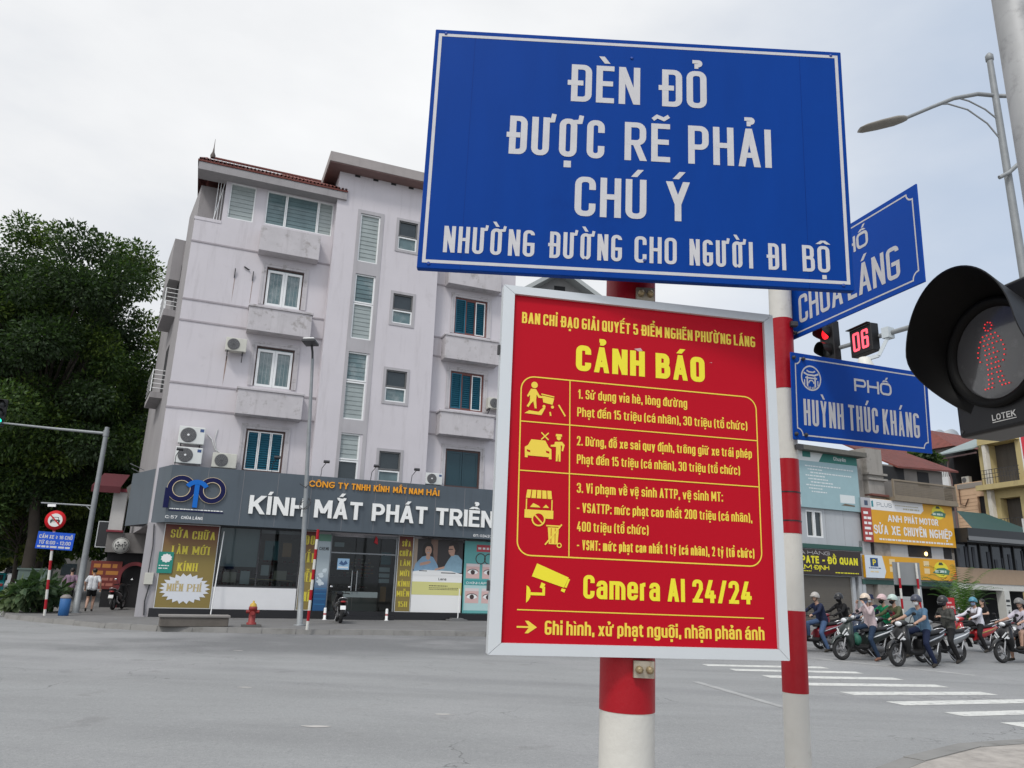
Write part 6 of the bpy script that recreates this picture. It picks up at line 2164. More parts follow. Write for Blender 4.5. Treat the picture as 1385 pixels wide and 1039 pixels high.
for j in range(7):
    for i in range(3):
        f = MB()
        f.frame(-3.6 + i * 2.7, -1.8 + i * 2.7, 2.0 + j * 3.2, 3.7 + j * 3.2, 0.08, -0.06, 0.02)
        fo = f.build('window', whitef, o)
        f = MB()
        f.quad((-3.6 + i * 2.7, -0.02, 2.0 + j * 3.2), (-1.8 + i * 2.7, -0.02, 2.0 + j * 3.2), (-1.8 + i * 2.7, -0.02, 3.7 + j * 3.2), (-3.6 + i * 2.7, -0.02, 3.7 + j * 3.2))
        f.build('pane', glassg, fo)

# ------------------------------------------------------------------ street furniture on the right
o = thing('street_lamp', 'tall grey street lamp with curved twin arms and flat lamp head, upper right', 'street lamp', (9.52, 13.0, 0.0))
m = MB()
m.lathe([(0.095, 0), (0.085, 5), (0.065, 11), (0.058, 12.24)], 14)
m.lathe([(0.058, 12.24), (0.075, 12.25), (0.075, 12.36), (0.03, 12.42)], 14)
m.build('pole', steel, o)
m = MB()
m.tube([(0.05, 0, 11.42), (-0.35, 0, 11.45), (-0.85, 0, 11.33), (-1.3, 0, 11.12), (-1.95, 0, 10.80)], [0.042, 0.042, 0.04, 0.036, 0.034], 10)
m.build('arm', steel, o)
m = MB()
m.tube([(-0.02, 0, 10.40), (-0.25, 0, 10.78), (-0.6, 0, 11.08), (-0.98, 0, 11.20), (-1.2, 0, 11.18)], 0.016, 6)
m.tube([(-0.02, 0, 10.87), (-0.25, 0, 11.10), (-0.55, 0, 11.28), (-0.75, 0, 11.34)], 0.016, 6)
m.build('brace', steel, o)
m = MB()
m.T = Matrix.Translation((-1.92, 0, 10.80)) @ Matrix.Rotation(radians(-17), 4, 'Y')
m.loft([[Vector((x, w_ * cos(a), 0.02 + h * sin(a))) for a in [i * 2 * pi / 16 for i in range(16)]] for x, w_, h in ((0.08, .05, .045), (0.0, .10, .06), (-0.15, .15, .07), (-0.5, .17, .06), (-0.8, .15, .045), (-0.92, .10, .025))])
m.build('lamp_head', mk('lamp_casing', (0.22, 0.205, 0.18), 0.6, var=.3), o)
m = MB()
m.tube([(0.05, 0, 11.42), (0.30, -0.1, 11.35), (0.50, -0.2, 11.1), (0.58, -0.25, 10.6), (0.40, -0.2, 10.05), (-0.06, -0.12, 9.62), (-0.25, -0.1, 9.52)], [0.042] * 5 + [0.04, 0.04], 10)
m.build('arm', steel, o)

# traffic light hung on a long arm, countdown and camera beside it
ARM_A, ARM_B = Vector((6.30, 14.30, 6.36)), Vector((8.75, 9.9, 6.36))
adir = (ARM_B - ARM_A).normalized()
arot = atan2(adir.y, adir.x)
o = thing('signal_mast', 'grey steel arm reaching out over the road behind the street name plates', 'mast', (8.75, 9.9, 0.0), arot)
m = MB()
m.tube([(-5.0, 0, 6.36), (-2.5, 0, 6.36), (0.0, 0, 6.34)], [0.04, 0.05, 0.075], 12)
m.build('arm', steel, o)
m = MB()
m.lathe([(0.12, 0.15), (0.11, 3), (0.09, 6.6)], 16)
m.build('pole', steel, o)


def on_arm(t, dz=0, dy=0):
    p = ARM_B + adir * (-t)
    n = Vector((-adir.y, adir.x, 0))
    return (p.x + n.x * dy, p.y + n.y * dy, p.z + dz)


def signal_head(o, colors, R=0.125, hw=0.20):
    n = len(colors)
    h = n * 0.36 + 0.06
    m = MB()
    m.box(-hw, hw, 0, 0.16, -h / 2, h / 2)
    m.build('housing', blk, o, 0.015, 2)
    for k, mt in enumerate(colors):
        z = h / 2 - 0.21 - k * 0.36
        m = MB()
        m.lathe([(R, 0.004), (R * 0.7, 0.02), (0, 0.028)], 20, 0, Matrix.Translation((0, 0, z)) @ RX)
        m.build('lens', mt, o)
        m = MB()
        m.T = Matrix.Translation((0, -0.002, z))
        cut_visor(m, R + 0.02, R + 0.03, 0.20, 24, 90, 150)
        m.build('visor', [blk, visin], o)


dimlens = mk('unlit_lens', (0.02, 0.022, 0.022), 0.3)
o = thing('traffic_light', 'black traffic light showing red at the end of the steel arm', 'traffic light', on_arm(4.98, -0.02, -0.1), arot - radians(14))
signal_head(o, [mk('lit_red', (1.0, 0.012, 0.02), 0.4, emit=1.6), dimlens, dimlens])
o = thing('countdown_timer', 'black countdown box showing 06 in red on the steel arm', 'countdown timer', on_arm(4.22, -0.02, -0.12), arot - radians(14))
m = MB()
m.box(-0.29, 0.29, 0, 0.18, -0.27, 0.27)
m.build('housing', blk, o, 0.012, 1)
m = MB()
m.box(-0.29, 0.29, -0.08, 0.0, 0.262, 0.275)
m.build('hood', blk, o)
m = MB()
text(m, "0", -0.205, -0.02, -0.185, 0.37, 0.155, 0.1, -0.004, 0, 0, 0.25)
text(m, "6", 0.03, 0.215, -0.185, 0.37, 0.155, 0.1, -0.004, 0, 0, 0.25)
m.build('digits', mk('lit_digits', (1.0, 0.09, 0.13), 0.4, emit=1.1), o)
o = thing('camera', 'white dome camera hanging from a crank on the steel arm', 'camera', on_arm(3.72, 0, -0.05), arot)
m = MB()
m.box(-0.07, 0.07, -0.06, 0.12, -0.1, 0.1)
m.bar((0.0, 0, -0.1), (-0.14, -0.1, -0.42), 0.06, 0.06)
m.bar((-0.14, -0.1, -0.42), (-0.34, -0.2, -0.46), 0.06, 0.06)
m.build('bracket', mk('camera_grey', (0.50, 0.55, 0.58), 0.5), o)
m = MB()
m.lathe([(0.0, -0.02), (0.10, -0.03), (0.12, -0.1), (0.16, -0.19), (0.16, -0.24), (0.11, -0.25)], 20, 0, Matrix.Translation((-0.36, -0.21, -0.40)))
m.build('housing', mk('camera_white', (0.62, 0.62, 0.58), 0.5), o)
m = MB()
m.lathe([(0.11, -0.25), (0.11, -0.30), (0.08, -0.36), (0.0, -0.39)], 18, 0, Matrix.Translation((-0.36, -0.21, -0.40)), False)
m.build('dome', mk('camera_dome', (0.35, 0.36, 0.36), 0.2), o)

# back of a sign on two banded posts, cabinet, red stand, plant
o = thing('road_sign', 'plain grey back of a sign board on two red and white posts', 'traffic sign', (13.52, 26.0, 0.0), radians(8))
m = MB()
m.box(-0.50, 0.50, 0.06, 0.075, 2.06, 2.80)
m.build('panel', mk('sign_back_grey', (0.22, 0.23, 0.235), 0.6, var=.15), o)
for x in (-0.33, 0.33):
    m = MB()
    for k in range(8):
        z0, z1 = 2.78 - (k + 1) * 0.36, 2.78 - k * 0.36
        z0 = max(z0, 0)
        if k == 0:
            z0 = 2.27
        if k > 0:
            z1 = 2.27 - (k - 1) * 0.33
            z0 = max(0, z1 - 0.33)
        m.lathe([(0.036, z0), (0.036, z1)], 12, k % 2, Matrix.Translation((x, 0, 0)), k == 0)
    m.build('leg', [whitep, redp], o)
o = thing('cabinet', 'plain pale grey metal cabinet standing behind the blue shirted rider', 'cabinet', (14.7, 28.4, 0.0), radians(10))
m = MB()
m.box(-0.42, 0.42, 0, 0.5, 0.05, 1.68)
m.build('body', mk('cabinet_grey', (0.34, 0.36, 0.36), 0.55, var=.15), o, 0.01, 1)
m = MB()
m.frame(-0.38, 0.38, 0.12, 1.6, 0.02, -0.008, 0.0)
m.box(0.28, 0.31, -0.03, 0, 0.8, 0.95)
m.build('door', mk('cabinet_pale', (0.44, 0.45, 0.44), 0.5), o)
o = thing('standing_sign', 'narrow red upright notice with pale lines beside the leafy plant', 'sign', (19.5, 34.2, 0.15), radians(12))
m = MB()
m.box(-0.24, 0.24, 0, 0.04, 0.25, 1.55)
m.build('panel', mk('stand_red', (0.42, 0.012, 0.02), 0.5), o)
m = MB()
for k in range(4):
    scribble(m, -0.15, 0.18, 1.3 - k * 0.17, 0.07, -0.004, 0, k)
m.build('lettering', mk('stand_pale', (0.62, 0.42, 0.40), 0.5), o)
m = MB()
for x in (-0.18, 0.18):
    m.bar((x, 0.02, 0), (x, 0.02, 0.25), 0.03, 0.03, 0, (0, 1, 0))
m.build('leg', darksteel, o)
# ------------------------------------------------------------------ trees and shrubs
def leafmat(name, col):
    m = mk(name, col, 0.55, var=0.5, vscale=0.6, spec=0.25)
    nt = m.node_tree
    b = nt.nodes['Principled BSDF']
    t = nt.nodes.new('ShaderNodeBsdfTranslucent')
    t.inputs[0].default_value = (col[0] * 1.6, col[1] * 1.9, col[2] * 0.9, 1)
    x = nt.nodes.new('ShaderNodeMixShader')
    x.inputs[0].default_value = 0.22
    nt.links.new(b.outputs[0], x.inputs[1])
    nt.links.new(t.outputs[0], x.inputs[2])
    nt.links.new(x.outputs[0], nt.nodes['Material Output'].inputs[0])
    return m


LEAF = [leafmat('leaf_dark', (0.030, 0.052, 0.022)), leafmat('leaf_mid', (0.055, 0.098, 0.028)), leafmat('leaf_light', (0.105, 0.155, 0.032))]
LEAFY = [leafmat('leaf_yellow_dark', (0.045, 0.065, 0.018)), leafmat('leaf_yellow', (0.085, 0.11, 0.022)), leafmat('leaf_yellow_light', (0.13, 0.15, 0.03))]
bark = mk('bark', (0.055, 0.045, 0.036), 0.95, var=0.4, vscale=4, bump=0.6, bscale=18)


def spray_mesh(name, centers, radii, per, mats, seed, leaf=(0.42, 0.13), droop=0.5):
    """a crown: many feathery leaf sprays scattered through clumps"""
    rg = np.random.default_rng(seed)
    V, Fm = [], []
    for c, r in zip(centers, radii):
        n = int(per * (r / 1.5) ** 2)
        d = rg.normal(size=(n, 3))
        d /= np.linalg.norm(d, axis=1)[:, None]
        rad = r * rg.random(n) ** 0.45
        p = np.asarray(c) + d * rad[:, None] * np.array([1, 1, 0.72])
        out = d + rg.normal(size=(n, 3)) * 0.55
        out[:, 2] -= droop * rg.random(n)
        out /= np.linalg.norm(out, axis=1)[:, None]
        side = np.cross(out, rg.normal(size=(n, 3)) * 0.6 + np.array([0, 0, 1.0]))
        side /= np.linalg.norm(side, axis=1)[:, None] + 1e-9
        upv = np.cross(side, out)
        L = leaf[0] * (0.6 + 0.8 * rg.random(n))[:, None]
        wd = leaf[1] * (0.6 + 0.8 * rg.random(n))[:, None]
        # a rib with two leaflet blades folded along it, blunt hexagon outline
        a = p
        b = p + out * L * 0.5 + side * wd + upv * wd * 0.35
        t = p + out * L
        e = p + out * L * 0.5 - side * wd + upv * wd * 0.35
        V.append(np.stack([a, b, t, e], 1).reshape(-1, 3))
        tone = int(rg.choice([0, 0, 1, 1, 1, 2]))
        mm = np.full(n, tone)
        fl = rg.random(n)
        mm[fl < 0.2] = 0
        mm[fl > 0.85] = min(2, tone + 1)
        Fm.append(mm)
    V = np.concatenate(V)
    Fm = np.concatenate(Fm)
    nf = len(Fm)
    me = bpy.data.meshes.new(name)
    me.vertices.add(len(V))
    me.vertices.foreach_set('co', V.astype(np.float32).ravel())
    me.loops.add(nf * 4)
    me.loops.foreach_set('vertex_index', np.arange(nf * 4, dtype=np.int32))
    me.polygons.add(nf)
    me.polygons.foreach_set('loop_start', np.arange(0, nf * 4, 4, dtype=np.int32))
    me.polygons.foreach_set('loop_total', np.full(nf, 4, dtype=np.int32))
    for m in mats:
        me.materials.append(m)
    me.polygons.foreach_set('material_index', Fm.astype(np.int32))
    me.update()
    me.validate()
    return me


def tree(name, label, loc, h, crown_c, crown_r, nclump, per, mats, seed, leaf=(0.42, 0.13), group='trees along the side street', rz=0.0, trunk_r=0.28):
    rg = random.Random(seed)
    o = thing(name, label, 'tree', loc, rz, group)
    cs, rs = [], []
    tries = 0
    while len(cs) < nclump and tries < 4000:
        tries += 1
        d = Vector((rg.gauss(0, 1), rg.gauss(0, 1), rg.gauss(0, 1))).normalized()
        f = rg.uniform(0.25, 1.0) ** 0.5
        p = Vector((d.x * crown_r[0] * f, d.y * crown_r[1] * f, d.z * crown_r[2] * f)) + Vector(crown_c)
        if p.z < h * 0.19:
            continue
        r = rg.uniform(0.65, 1.6) * crown_r[0] / 6.0
        if all((p - q).length > 0.34 * (r + s) for q, s in zip(cs, rs)):
            cs.append(p)
            rs.append(r)
    me = spray_mesh('crown', [tuple(c) for c in cs], rs, per, mats, seed, leaf)
    co = bpy.data.objects.new('crown', me)
    COL.objects.link(co)
    co.parent = o
    m = MB()
    fork = Vector((crown_c[0] * 0.4, crown_c[1] * 0.4, h * 0.33))
    m.tube([(0, 0, 0), (fork.x * 0.3 + 0.1, fork.y * 0.3, fork.z * 0.5), tuple(fork), tuple(fork.lerp(Vector(crown_c), 0.7))], [trunk_r * 1.25, trunk_r, trunk_r * 0.8, trunk_r * 0.45], 10)
    for k, c in enumerate(cs):
        if k % 2 == 0:
            s = fork.lerp(Vector(crown_c), rg.uniform(0.0, 0.7))
            mid = s.lerp(c, 0.5) + Vector((rg.uniform(-.5, .5), rg.uniform(-.5, .5), rg.uniform(-.2, .6)))
            m.tube([tuple(s), tuple(mid), tuple(c)], [trunk_r * 0.34, trunk_r * 0.2, 0.03], 6, 0, False)
    m.build('trunk', bark, o)
    return o


tree('street_tree', 'large dark feathery tree overhanging the left street beside the lilac building', (-25.2, 41.0, 0.15), 20, (-1.6, 0.5, 12.6), (7.2, 6.0, 9.0), 150, 1150, LEAF, 11, (0.24, 0.058))
tree('street_tree', 'tall dark tree at the left edge, second along the side street', (-33.5, 50.0, 0.15), 21, (0.3, 0, 12.5), (7.6, 6.5, 9.6), 140, 850, LEAF, 12, (0.29, 0.075))
tree('street_tree', 'dark tree far down the side street behind the road sign', (-37.5, 62.0, 0.15), 18, (1.0, 0, 9.5), (7.5, 6.5, 8.5), 64, 700, LEAF, 13, (0.42, 0.13))
tree('street_tree', 'yellowish green tree low at the left edge across the side street', (-54.0, 74.0, 0.0), 14, (0, 0, 8.0), (6.5, 6, 6.0), 46, 420, LEAFY, 14, (0.6, 0.2))
tree('street_tree', 'pale green tree at the far end of the side street', (-62.0, 98.0, 0.0), 16, (0, 0, 9.0), (9, 7, 7.5), 46, 420, LEAFY, 15, (0.8, 0.28))
tree('street_tree', 'dark tree between the side street shops and the purple shirted walker', (-24.5, 51.0, 0.15), 13, (0, 0, 6.6), (5.0, 5, 5.4), 50, 800, LEAF, 16, (0.36, 0.10))
tree('street_tree', 'dark tree closing the gap right of the first one behind the mast', (-27.5, 60.0, 0.15), 18, (0, 0, 10.0), (6.5, 5, 8.5), 60, 700, LEAF, 17, (0.42, 0.13))

tree('street_tree', 'small paler tree low at the left edge in front of the dark ones', (-27.6, 43.6, 0.0), 8.0, (0, 0, 5.4), (3.4, 3.2, 2.9), 40, 1500, LEAFY, 18, (0.24, 0.07), trunk_r=0.12)


def shrub(label, loc, h, r, n, mats, seed, cat='plant', name='shrub', leaf=(0.45, 0.10), group=None):
    rg = random.Random(seed)
    o = thing(name, label, cat, loc, rg.uniform(0, 6), group)
    cs = [(rg.uniform(-r, r) * 0.7, rg.uniform(-r, r) * 0.5, h * rg.uniform(0.3, 0.8)) for _ in range(n)]
    me = spray_mesh('foliage', cs, [rg.uniform(0.35, 0.6) * h * 0.8 for _ in cs], 1000, mats, seed, leaf, 1.1)
    c = bpy.data.objects.new('foliage', me)
    COL.objects.link(c)
    c.parent = o
    m = MB()
    for q in cs:
        m.tube([(q[0] * 0.2, q[1] * 0.2, 0), (q[0] * 0.6, q[1] * 0.6, q[2] * 0.5), q], [0.03, 0.022, 0.01], 5, 0, False)
    m.build('stem', bark, o)
    return o


shrub('drooping green shrub at the foot of the no entry sign post', (-17.55, 30.0, 0.15), 1.25, 1.30, 7, [leafmat('shrub_dark', (0.035, 0.065, 0.03)), leafmat('shrub_mid', (0.06, 0.10, 0.045)), leafmat('shrub_light', (0.11, 0.15, 0.07))], 21)
# arching palm-like plant by the red stand
o = thing('palm', 'bright green arching palm beside the narrow red stand', 'plant', (21.6, 36.9, 0.15), 0)
rg = random.Random(31)
V = MB()
for k in range(40):
    a = rg.uniform(0, 2 * pi)
    L = rg.uniform(1.7, 3.3)
    p0 = Vector((0.12 * cos(a), 0.12 * sin(a), rg.uniform(0.4, 1.5)))
    pts = [p0 + Vector((cos(a) * L * t * 0.62, sin(a) * L * t * 0.62, L * (1.25 * t - 0.75 * t * t))) for t in [i / 10 for i in range(11)]]
    for i in range(1, 11):
        d = (pts[i] - pts[i - 1]).normalized()
        s = d.cross(Vector((0, 0, 1))).normalized()
        for sg in (-1, 1):
            for q in (0, 0.5):
                b = pts[i - 1].lerp(pts[i], q)
                ln = 0.42 * (1.1 - i / 13)
                t_ = b + (s * sg * 0.8 + d * 0.6 + Vector((0, 0, -0.25))) * ln
                w_ = d * 0.022
                V.add([b - w_, b + w_, t_], [(0, 1, 2)], k % 3)
V.build('frond', [leafmat('palm_dark', (0.03, 0.075, 0.015)), leafmat('palm_mid', (0.05, 0.12, 0.02)), leafmat('palm_light', (0.09, 0.17, 0.03))], o)
m = MB()
m.tube([(0, 0, 0), (0.03, 0, 0.5), (0, 0.02, 1.0)], [0.12, 0.09, 0.06], 8)
m.build('trunk', bark, o)
shrub('bush trailing over the white railed balcony of the distant house', (36.6, 65.5, 12.9), 1.6, 1.1, 5, LEAF, 23, leaf=(0.4, 0.16), name='bush')

# ------------------------------------------------------------------ street furniture on the left
o = thing('signal_mast', 'tall grey mast with two long arms beside the walkers on the left', 'mast', (-16.52, 30.34, 0.15), 0)
m = MB()
m.lathe([(0.19, 0), (0.19, 0.03), (0.125, 0.04), (0.115, 2), (0.085, 7.28)], 16)
m.build('pole', steel, o)
m = MB()
m.tube([(0.0, 0, 7.02), (-2.2, 0, 7.16), (-4.45, 0, 7.34)], [0.06, 0.05, 0.035], 10)
m.lathe([(0.11, -0.12), (0.11, 0.12)], 12, 0, Matrix.Translation((0, 0, 7.02)))
m.build('arm', steel, o)
m = MB()
m.tube([(0, 0, 4.08), (-2.1, 0, 4.14)], 0.032, 8)
m.tube([(-0.02, 0, 3.85), (-0.28, 0, 4.06)], 0.022, 6)
m.build('arm', steel, o)
m = MB()
m.box(-1.82, -1.50, -0.02, 0.02, 4.0, 4.10)
m.build('tag', whitem, o)
o = thing('traffic_light', 'traffic light at the left edge showing green at the tip of the long arm', 'traffic light', (-21.0, 30.3, 7.60), radians(25))
signal_head(o, [dimlens, dimlens, mk('lit_green', (0.02, 0.95, 0.62), 0.4, emit=1.3)], 0.13, 0.21)
for ch in o.children:
    ch.location.z += 0.30

LP = post('sign_post', 'thin red and white banded post under the round no motor vehicle sign', 'sign post', (-16.14, 27.69, 0.15), 3.4, 0.045,
          [(0.0, 0.22, 'w')] + [(0.22 + 0.335 * k, 0.22 + 0.335 * (k + 1), 'r' if k % 2 == 0 else 'w') for k in range(10)], (0, radians(-4.0)), None, 12)
o = thing('prohibition_sign', 'round red ringed sign crossing out a black car on white', 'traffic sign', (-16.33, 27.62, 3.45), radians(14))
m = MB()
m.lathe([(0.345, 0), (0.345, 0.012), (0.0, 0.0121)], 36, 0, RX)
m.build('panel', mk('ring_red', (0.50, 0.012, 0.018), 0.45, spec=.2), o)
m = MB()
m.lathe([(0.235, 0.014), (0.0, 0.0141)], 36, 0, RX, False)
m.build('face', mk('face_white', (0.66, 0.66, 0.64), 0.5), o)
m = MB()
m.poly([(-0.16, -0.07), (-0.16, 0.0), (-0.12, 0.02), (-0.10, 0.11), (0.10, 0.11), (0.12, 0.02), (0.16, 0.0), (0.16, -0.07), (0.15, -0.07), (0.15, -0.11), (0.11, -0.11), (0.11, -0.07), (-0.11, -0.07), (-0.11, -0.11), (-0.15, -0.11), (-0.15, -0.07)], -0.016, 0, 0)
m.poly([(-0.085, 0.09), (0.085, 0.09), (0.10, 0.025), (-0.10, 0.025)], -0.0175, 0, 2)
m.poly([(-0.09, -0.03), (0.09, -0.03), (0.09, -0.055), (-0.09, -0.055)], -0.0175, 0, 2)
ribbon(m, [(-0.165, 0.165), (0.165, -0.165)], 0.045, -0.019, False, 0, 1)
m.build('symbol', [blackm, MATS['ring_red'], MATS['face_white']], o)
o = thing('supplementary_plate', 'small blue plate with three rows of white writing below the round sign', 'traffic sign', (-16.21, 27.62, 2.42), Euler((0, radians(2), radians(14))))
m = MB()
m.box(-0.60, 0.60, 0, 0.012, 0, 0.60)
m.build('panel', mk('plate_bright_blue', (0.015, 0.085, 0.50), 0.45, spec=.2), o)
m = MB()
text(m, "CẤM XE ≥ 16 CHỖ", -0.54, 0.54, 0.37, 0.125, 0.19, 0.1, -0.003, 0, 0, 0.8, 0.4)
text(m, "TỪ 6:00 - 12:00", -0.52, 0.52, 0.17, 0.125, 0.19, 0.1, -0.003, 0, 0, 0.8, 0.4)
scribble(m, -0.54, 0.52, 0.05, 0.065, -0.003, 0, 4)
m.build('lettering', signw, o)

o = thing('street_lamp', 'leaning grey street lamp with dark head in front of the grey fascia', 'street lamp', (-6.895, 26.56, 0.15), Euler((0, radians(-2.9), 0)))
m = MB()
m.lathe([(0.20, 0), (0.20, 0.03), (0.10, 0.04), (0.095, 1.2), (0.075, 5), (0.055, 9.35)], 14)
m.build('pole', steel, o)
m = MB()
m.tube([(0, 0, 9.3), (0.0, -0.05, 9.6), (0.0, -0.25, 9.85)], 0.045, 8)
m.box(-0.24, 0.24, -0.75, -0.1, 9.80, 9.90)
m.box(-0.20, 0.20, -0.70, -0.1, 9.905, 9.96, 1)
m.build('lamp_head', [darksteel, whitem], o, 0.02, 1)
m = MB()
for q in (0.0, 0.5):
    m.tube([(0.19 * cos(a), 0.10 * sin(a) - 0.05, 4.05 + 0.19 * sin(a + q)) for a in [i * 2 * pi / 14 for i in range(15)]], 0.014, 5, 0, False)
m.tube([(-0.2, -0.12, 4.75), (0, -0.09, 4.62), (0.25, -0.12, 4.82)], 0.016, 5)
m.build('cable', darksteel, o)

post('banded_post', 'slim red and white banded post on the kerb in front of the narrow gold banner', 'post', (-6.09, 24.40, 0.15), 3.05, 0.045,
     [(0.0, 0.26, 'w')] + [(0.26 + 0.31 * k, 0.26 + 0.31 * (k + 1), 'r' if k % 2 == 0 else 'w') for k in range(9)], (0, radians(1.0)), None, 12)

o = thing('fire_hydrant', 'red fire hydrant with yellow cap standing on the pavement', 'hydrant', (-8.02, 25.02, 0.15), radians(20))
m = MB()
m.box(-0.30, 0.30, -0.26, 0.26, 0, 0.07)
m.build('base', mk('hydrant_base', (0.11, 0.105, 0.10), 0.9, var=.3), o)
m = MB()
m.lathe([(0.15, 0.07), (0.15, 0.13), (0.105, 0.14), (0.10, 0.5), (0.13, 0.52), (0.13, 0.60), (0.11, 0.62)], 18)
m.tube([(-0.20, 0, 0.46), (0.20, 0, 0.46)], 0.055, 12)
m.tube([(0, -0.19, 0.42), (0, 0, 0.42)], 0.065, 12)
m.build('body', mk('hydrant_red', (0.24, 0.022, 0.02), 0.55, var=.3, vscale=6), o)
m = MB()
m.lathe([(0.115, 0.62), (0.10, 0.68), (0.05, 0.73), (0.03, 0.74), (0.03, 0.79), (0.0, 0.80)], 18)
m.build('cap', mk('hydrant_yellow', (0.50, 0.32, 0.04), 0.55, var=.3), o)

o = thing('stone_block', 'low weathered stone block with a thin slab on top at the kerb', 'stone block', (-9.60, 24.42, 0.15), radians(26))
m = MB()
m.box(-0.98, 0.98, -0.28, 0.30, 0, 0.27)
m.build('block', mk('block_stone', (0.13, 0.115, 0.10), 0.95, var=.5, vscale=2.5, bump=.6, bscale=14), o, 0.02, 1)
m = MB()
m.box(-1.02, 1.02, -0.32, 0.34, 0.272, 0.34)
m.build('slab', mk('block_slab', (0.24, 0.225, 0.21), 0.9, var=.4, vscale=2), o, 0.01, 1)

o = thing('bin', 'small blue cylindrical bin at the foot of the grey mast', 'bin', (-15.72, 28.1, 0.15))
m = MB()
m.lathe([(0.15, 0), (0.17, 0.02), (0.18, 0.58), (0.16, 0.6)], 18)
m.build('body', mk('bin_blue', (0.02, 0.11, 0.30), 0.5, var=.2), o)
m = MB()
m.lathe([(0.185, 0.6), (0.185, 0.64), (0.10, 0.72), (0, 0.73)], 18)
m.build('lid', mk('bin_lid', (0.20, 0.18, 0.17), 0.6), o)
o = thing('cabinet', 'dull green street cabinet behind the drooping shrub', 'cabinet', (-20.9, 34.6, 0.15), radians(15))
m = MB()
m.box(-0.6, 0.6, -0.3, 0.3, 0, 1.55)
m.box(-0.65, 0.65, -0.35, 0.35, 1.552, 1.62)
m.build('body', mk('cabinet_green', (0.09, 0.13, 0.115), 0.6, var=.2), o)
m = MB()
m.frame(-0.55, 0.55, 0.1, 1.5, 0.02, -0.31, -0.302)
m.box(0.35, 0.38, -0.33, -0.302, 0.7, 0.85)
m.build('door', mk('cabinet_trim', (0.14, 0.19, 0.17), 0.6), o)

# small posts and stands before the shop
for k, (x, y) in enumerate(((6.18, -0.75), (8.62, -0.8))):
    o = in_bld('bollard', ('short white post left of the shop steps' if k == 0 else 'short white post right of the shop steps'), 'bollard', x, 0.15, y, 'short white posts by the shop steps')
    m = MB()
    m.lathe([(0.085, 0), (0.085, 0.02), (0.055, 0.025), (0.055, 0.42), (0.045, 0.45), (0, 0.455)], 14)
    m.build('shaft', whitem, o)
    m = MB()
    m.lathe([(0.0565, 0.18), (0.0565, 0.26)], 14, 0, None, False)
    m.build('band', mk('pinkish_band', (0.5, 0.2, 0.2), 0.6), o)
for k, (x, y, lab) in enumerate(((2.02, -0.45, 'thin white pole on a flat base at the right edge of the wide gold banner'), (11.75, -0.45, 'thin white pole on a flat grey base before the poster of the two people'))):
    o = in_bld('pole_stand', lab, 'stand', x, 0.15, y, 'thin pole stands before the shop')
    m = MB()
    m.box(-0.45, 0.35, -0.25, 0.25, 0, 0.06)
    m.box(-0.3, 0.2, -0.18, 0.18, 0.06, 0.11)
    m.build('base', mk('stand_grey', (0.16, 0.16, 0.16), 0.8, var=.3), o)
    m = MB()
    m.tube([(0, 0, 0.11), (0.06, 0.1, 1.3)] if k else [(0, 0, 0.11), (0.12, 0.28, 3.2)], 0.022, 8)
    m.build('pole', whitem, o)
# meter boxes on the corner pier
o = in_bld('meter_box', 'small cream meter box and cables at the left corner of the shop', 'meter box', -0.42, 1.3, -0.14)
m = MB()
m.box(0, 0.3, 0, 0.13, 0, 0.42)
m.build('casing', acold, o, 0.01, 1)
m = MB()
m.tube([(0.1, 0.06, 0.42), (0.12, 0.09, 1.4), (0.05, 0.09, 2.2)], 0.02, 6)
m.tube([(0.2, 0.06, 0), (0.12, 0.08, -0.6), (0.16, 0.08, -1.1)], 0.025, 6)
m.build('cable', darksteel, o)

# the shop fronts along the side street
o = thing('side_shop', 'dim grey side street shop front with maroon arch and white pier', 'building', (-16.65, 36.3, 0.15), radians(22))
m = MB()
m.box(-0.05, 0.42, 0.0, 0.4, 0, 3.35)
m.box(-2.0, -0.05, 0.0, 0.3, 2.45, 3.35)
m.box(-0.9, 0.4, 0.41, 8, 0, 6.0, 0)
m.build('wall', mk('arcade_grey', (0.19, 0.18, 0.175), 0.9, var=.3, streak=.3), o)
m = MB()
outer = arc(-0.62, 1.35, 0.62, 0, 180, 14)
ribbon(m, [(-0.0, 0.0)] + [(p[0], p[1] * 1.0) for p in outer] + [(-1.24, 0.0)], 0.16, -0.02, False, 0.2)
m.build('arch', mk('arch_maroon', (0.16, 0.02, 0.025), 0.6, var=.2), o)
m = MB()
m.box(-1.9, -0.05, 0.35, 0.4, 0, 2.45)
m.build('opening', voidm, o)
m = MB()
m.box(-2.0, -1.42, -0.15, 0.3, 3.45, 5.2)
m.build('pier', mk('pier_white', (0.50, 0.49, 0.48), 0.8, var=.15, streak=.2), o)
m = MB()
m.box(-2.06, -1.36, -0.2, 0.35, 5.2, 5.36)
m.box(-2.06, -1.36, -0.2, 0.35, 3.36, 3.45)
m.build('pier_band', mk('band_maroon', (0.20, 0.02, 0.035), 0.6), o)
m = MB()
m.quad((-2.9, -0.6, 5.4), (-1.7, -0.6, 5.4), (-1.5, 0.5, 6.1), (-2.6, 0.5, 6.1))
m.quad((-2.9, -0.6, 5.4), (-2.9, -0.6, 5.1), (-1.7, -0.6, 5.1), (-1.7, -0.6, 5.4))
m.build('awning', mk('awning_maroon', (0.085, 0.012, 0.018), 0.8, var=.3), o)
o = thing('light_box_sign', 'upright black sign panel in a pale frame hanging over the side pavement', 'sign', (-18.85, 35.9, 2.85), radians(20))
m = MB()
m.box(-0.26, 0.26, 0, 0.10, 0, 1.12)
m.build('panel', blackm, o)
m = MB()
m.frame(-0.30, 0.30, -0.04, 1.16, 0.035, -0.012, 0.11)
m.build('frame', mk('pale_sign_frame', (0.5, 0.52, 0.53), 0.5), o)
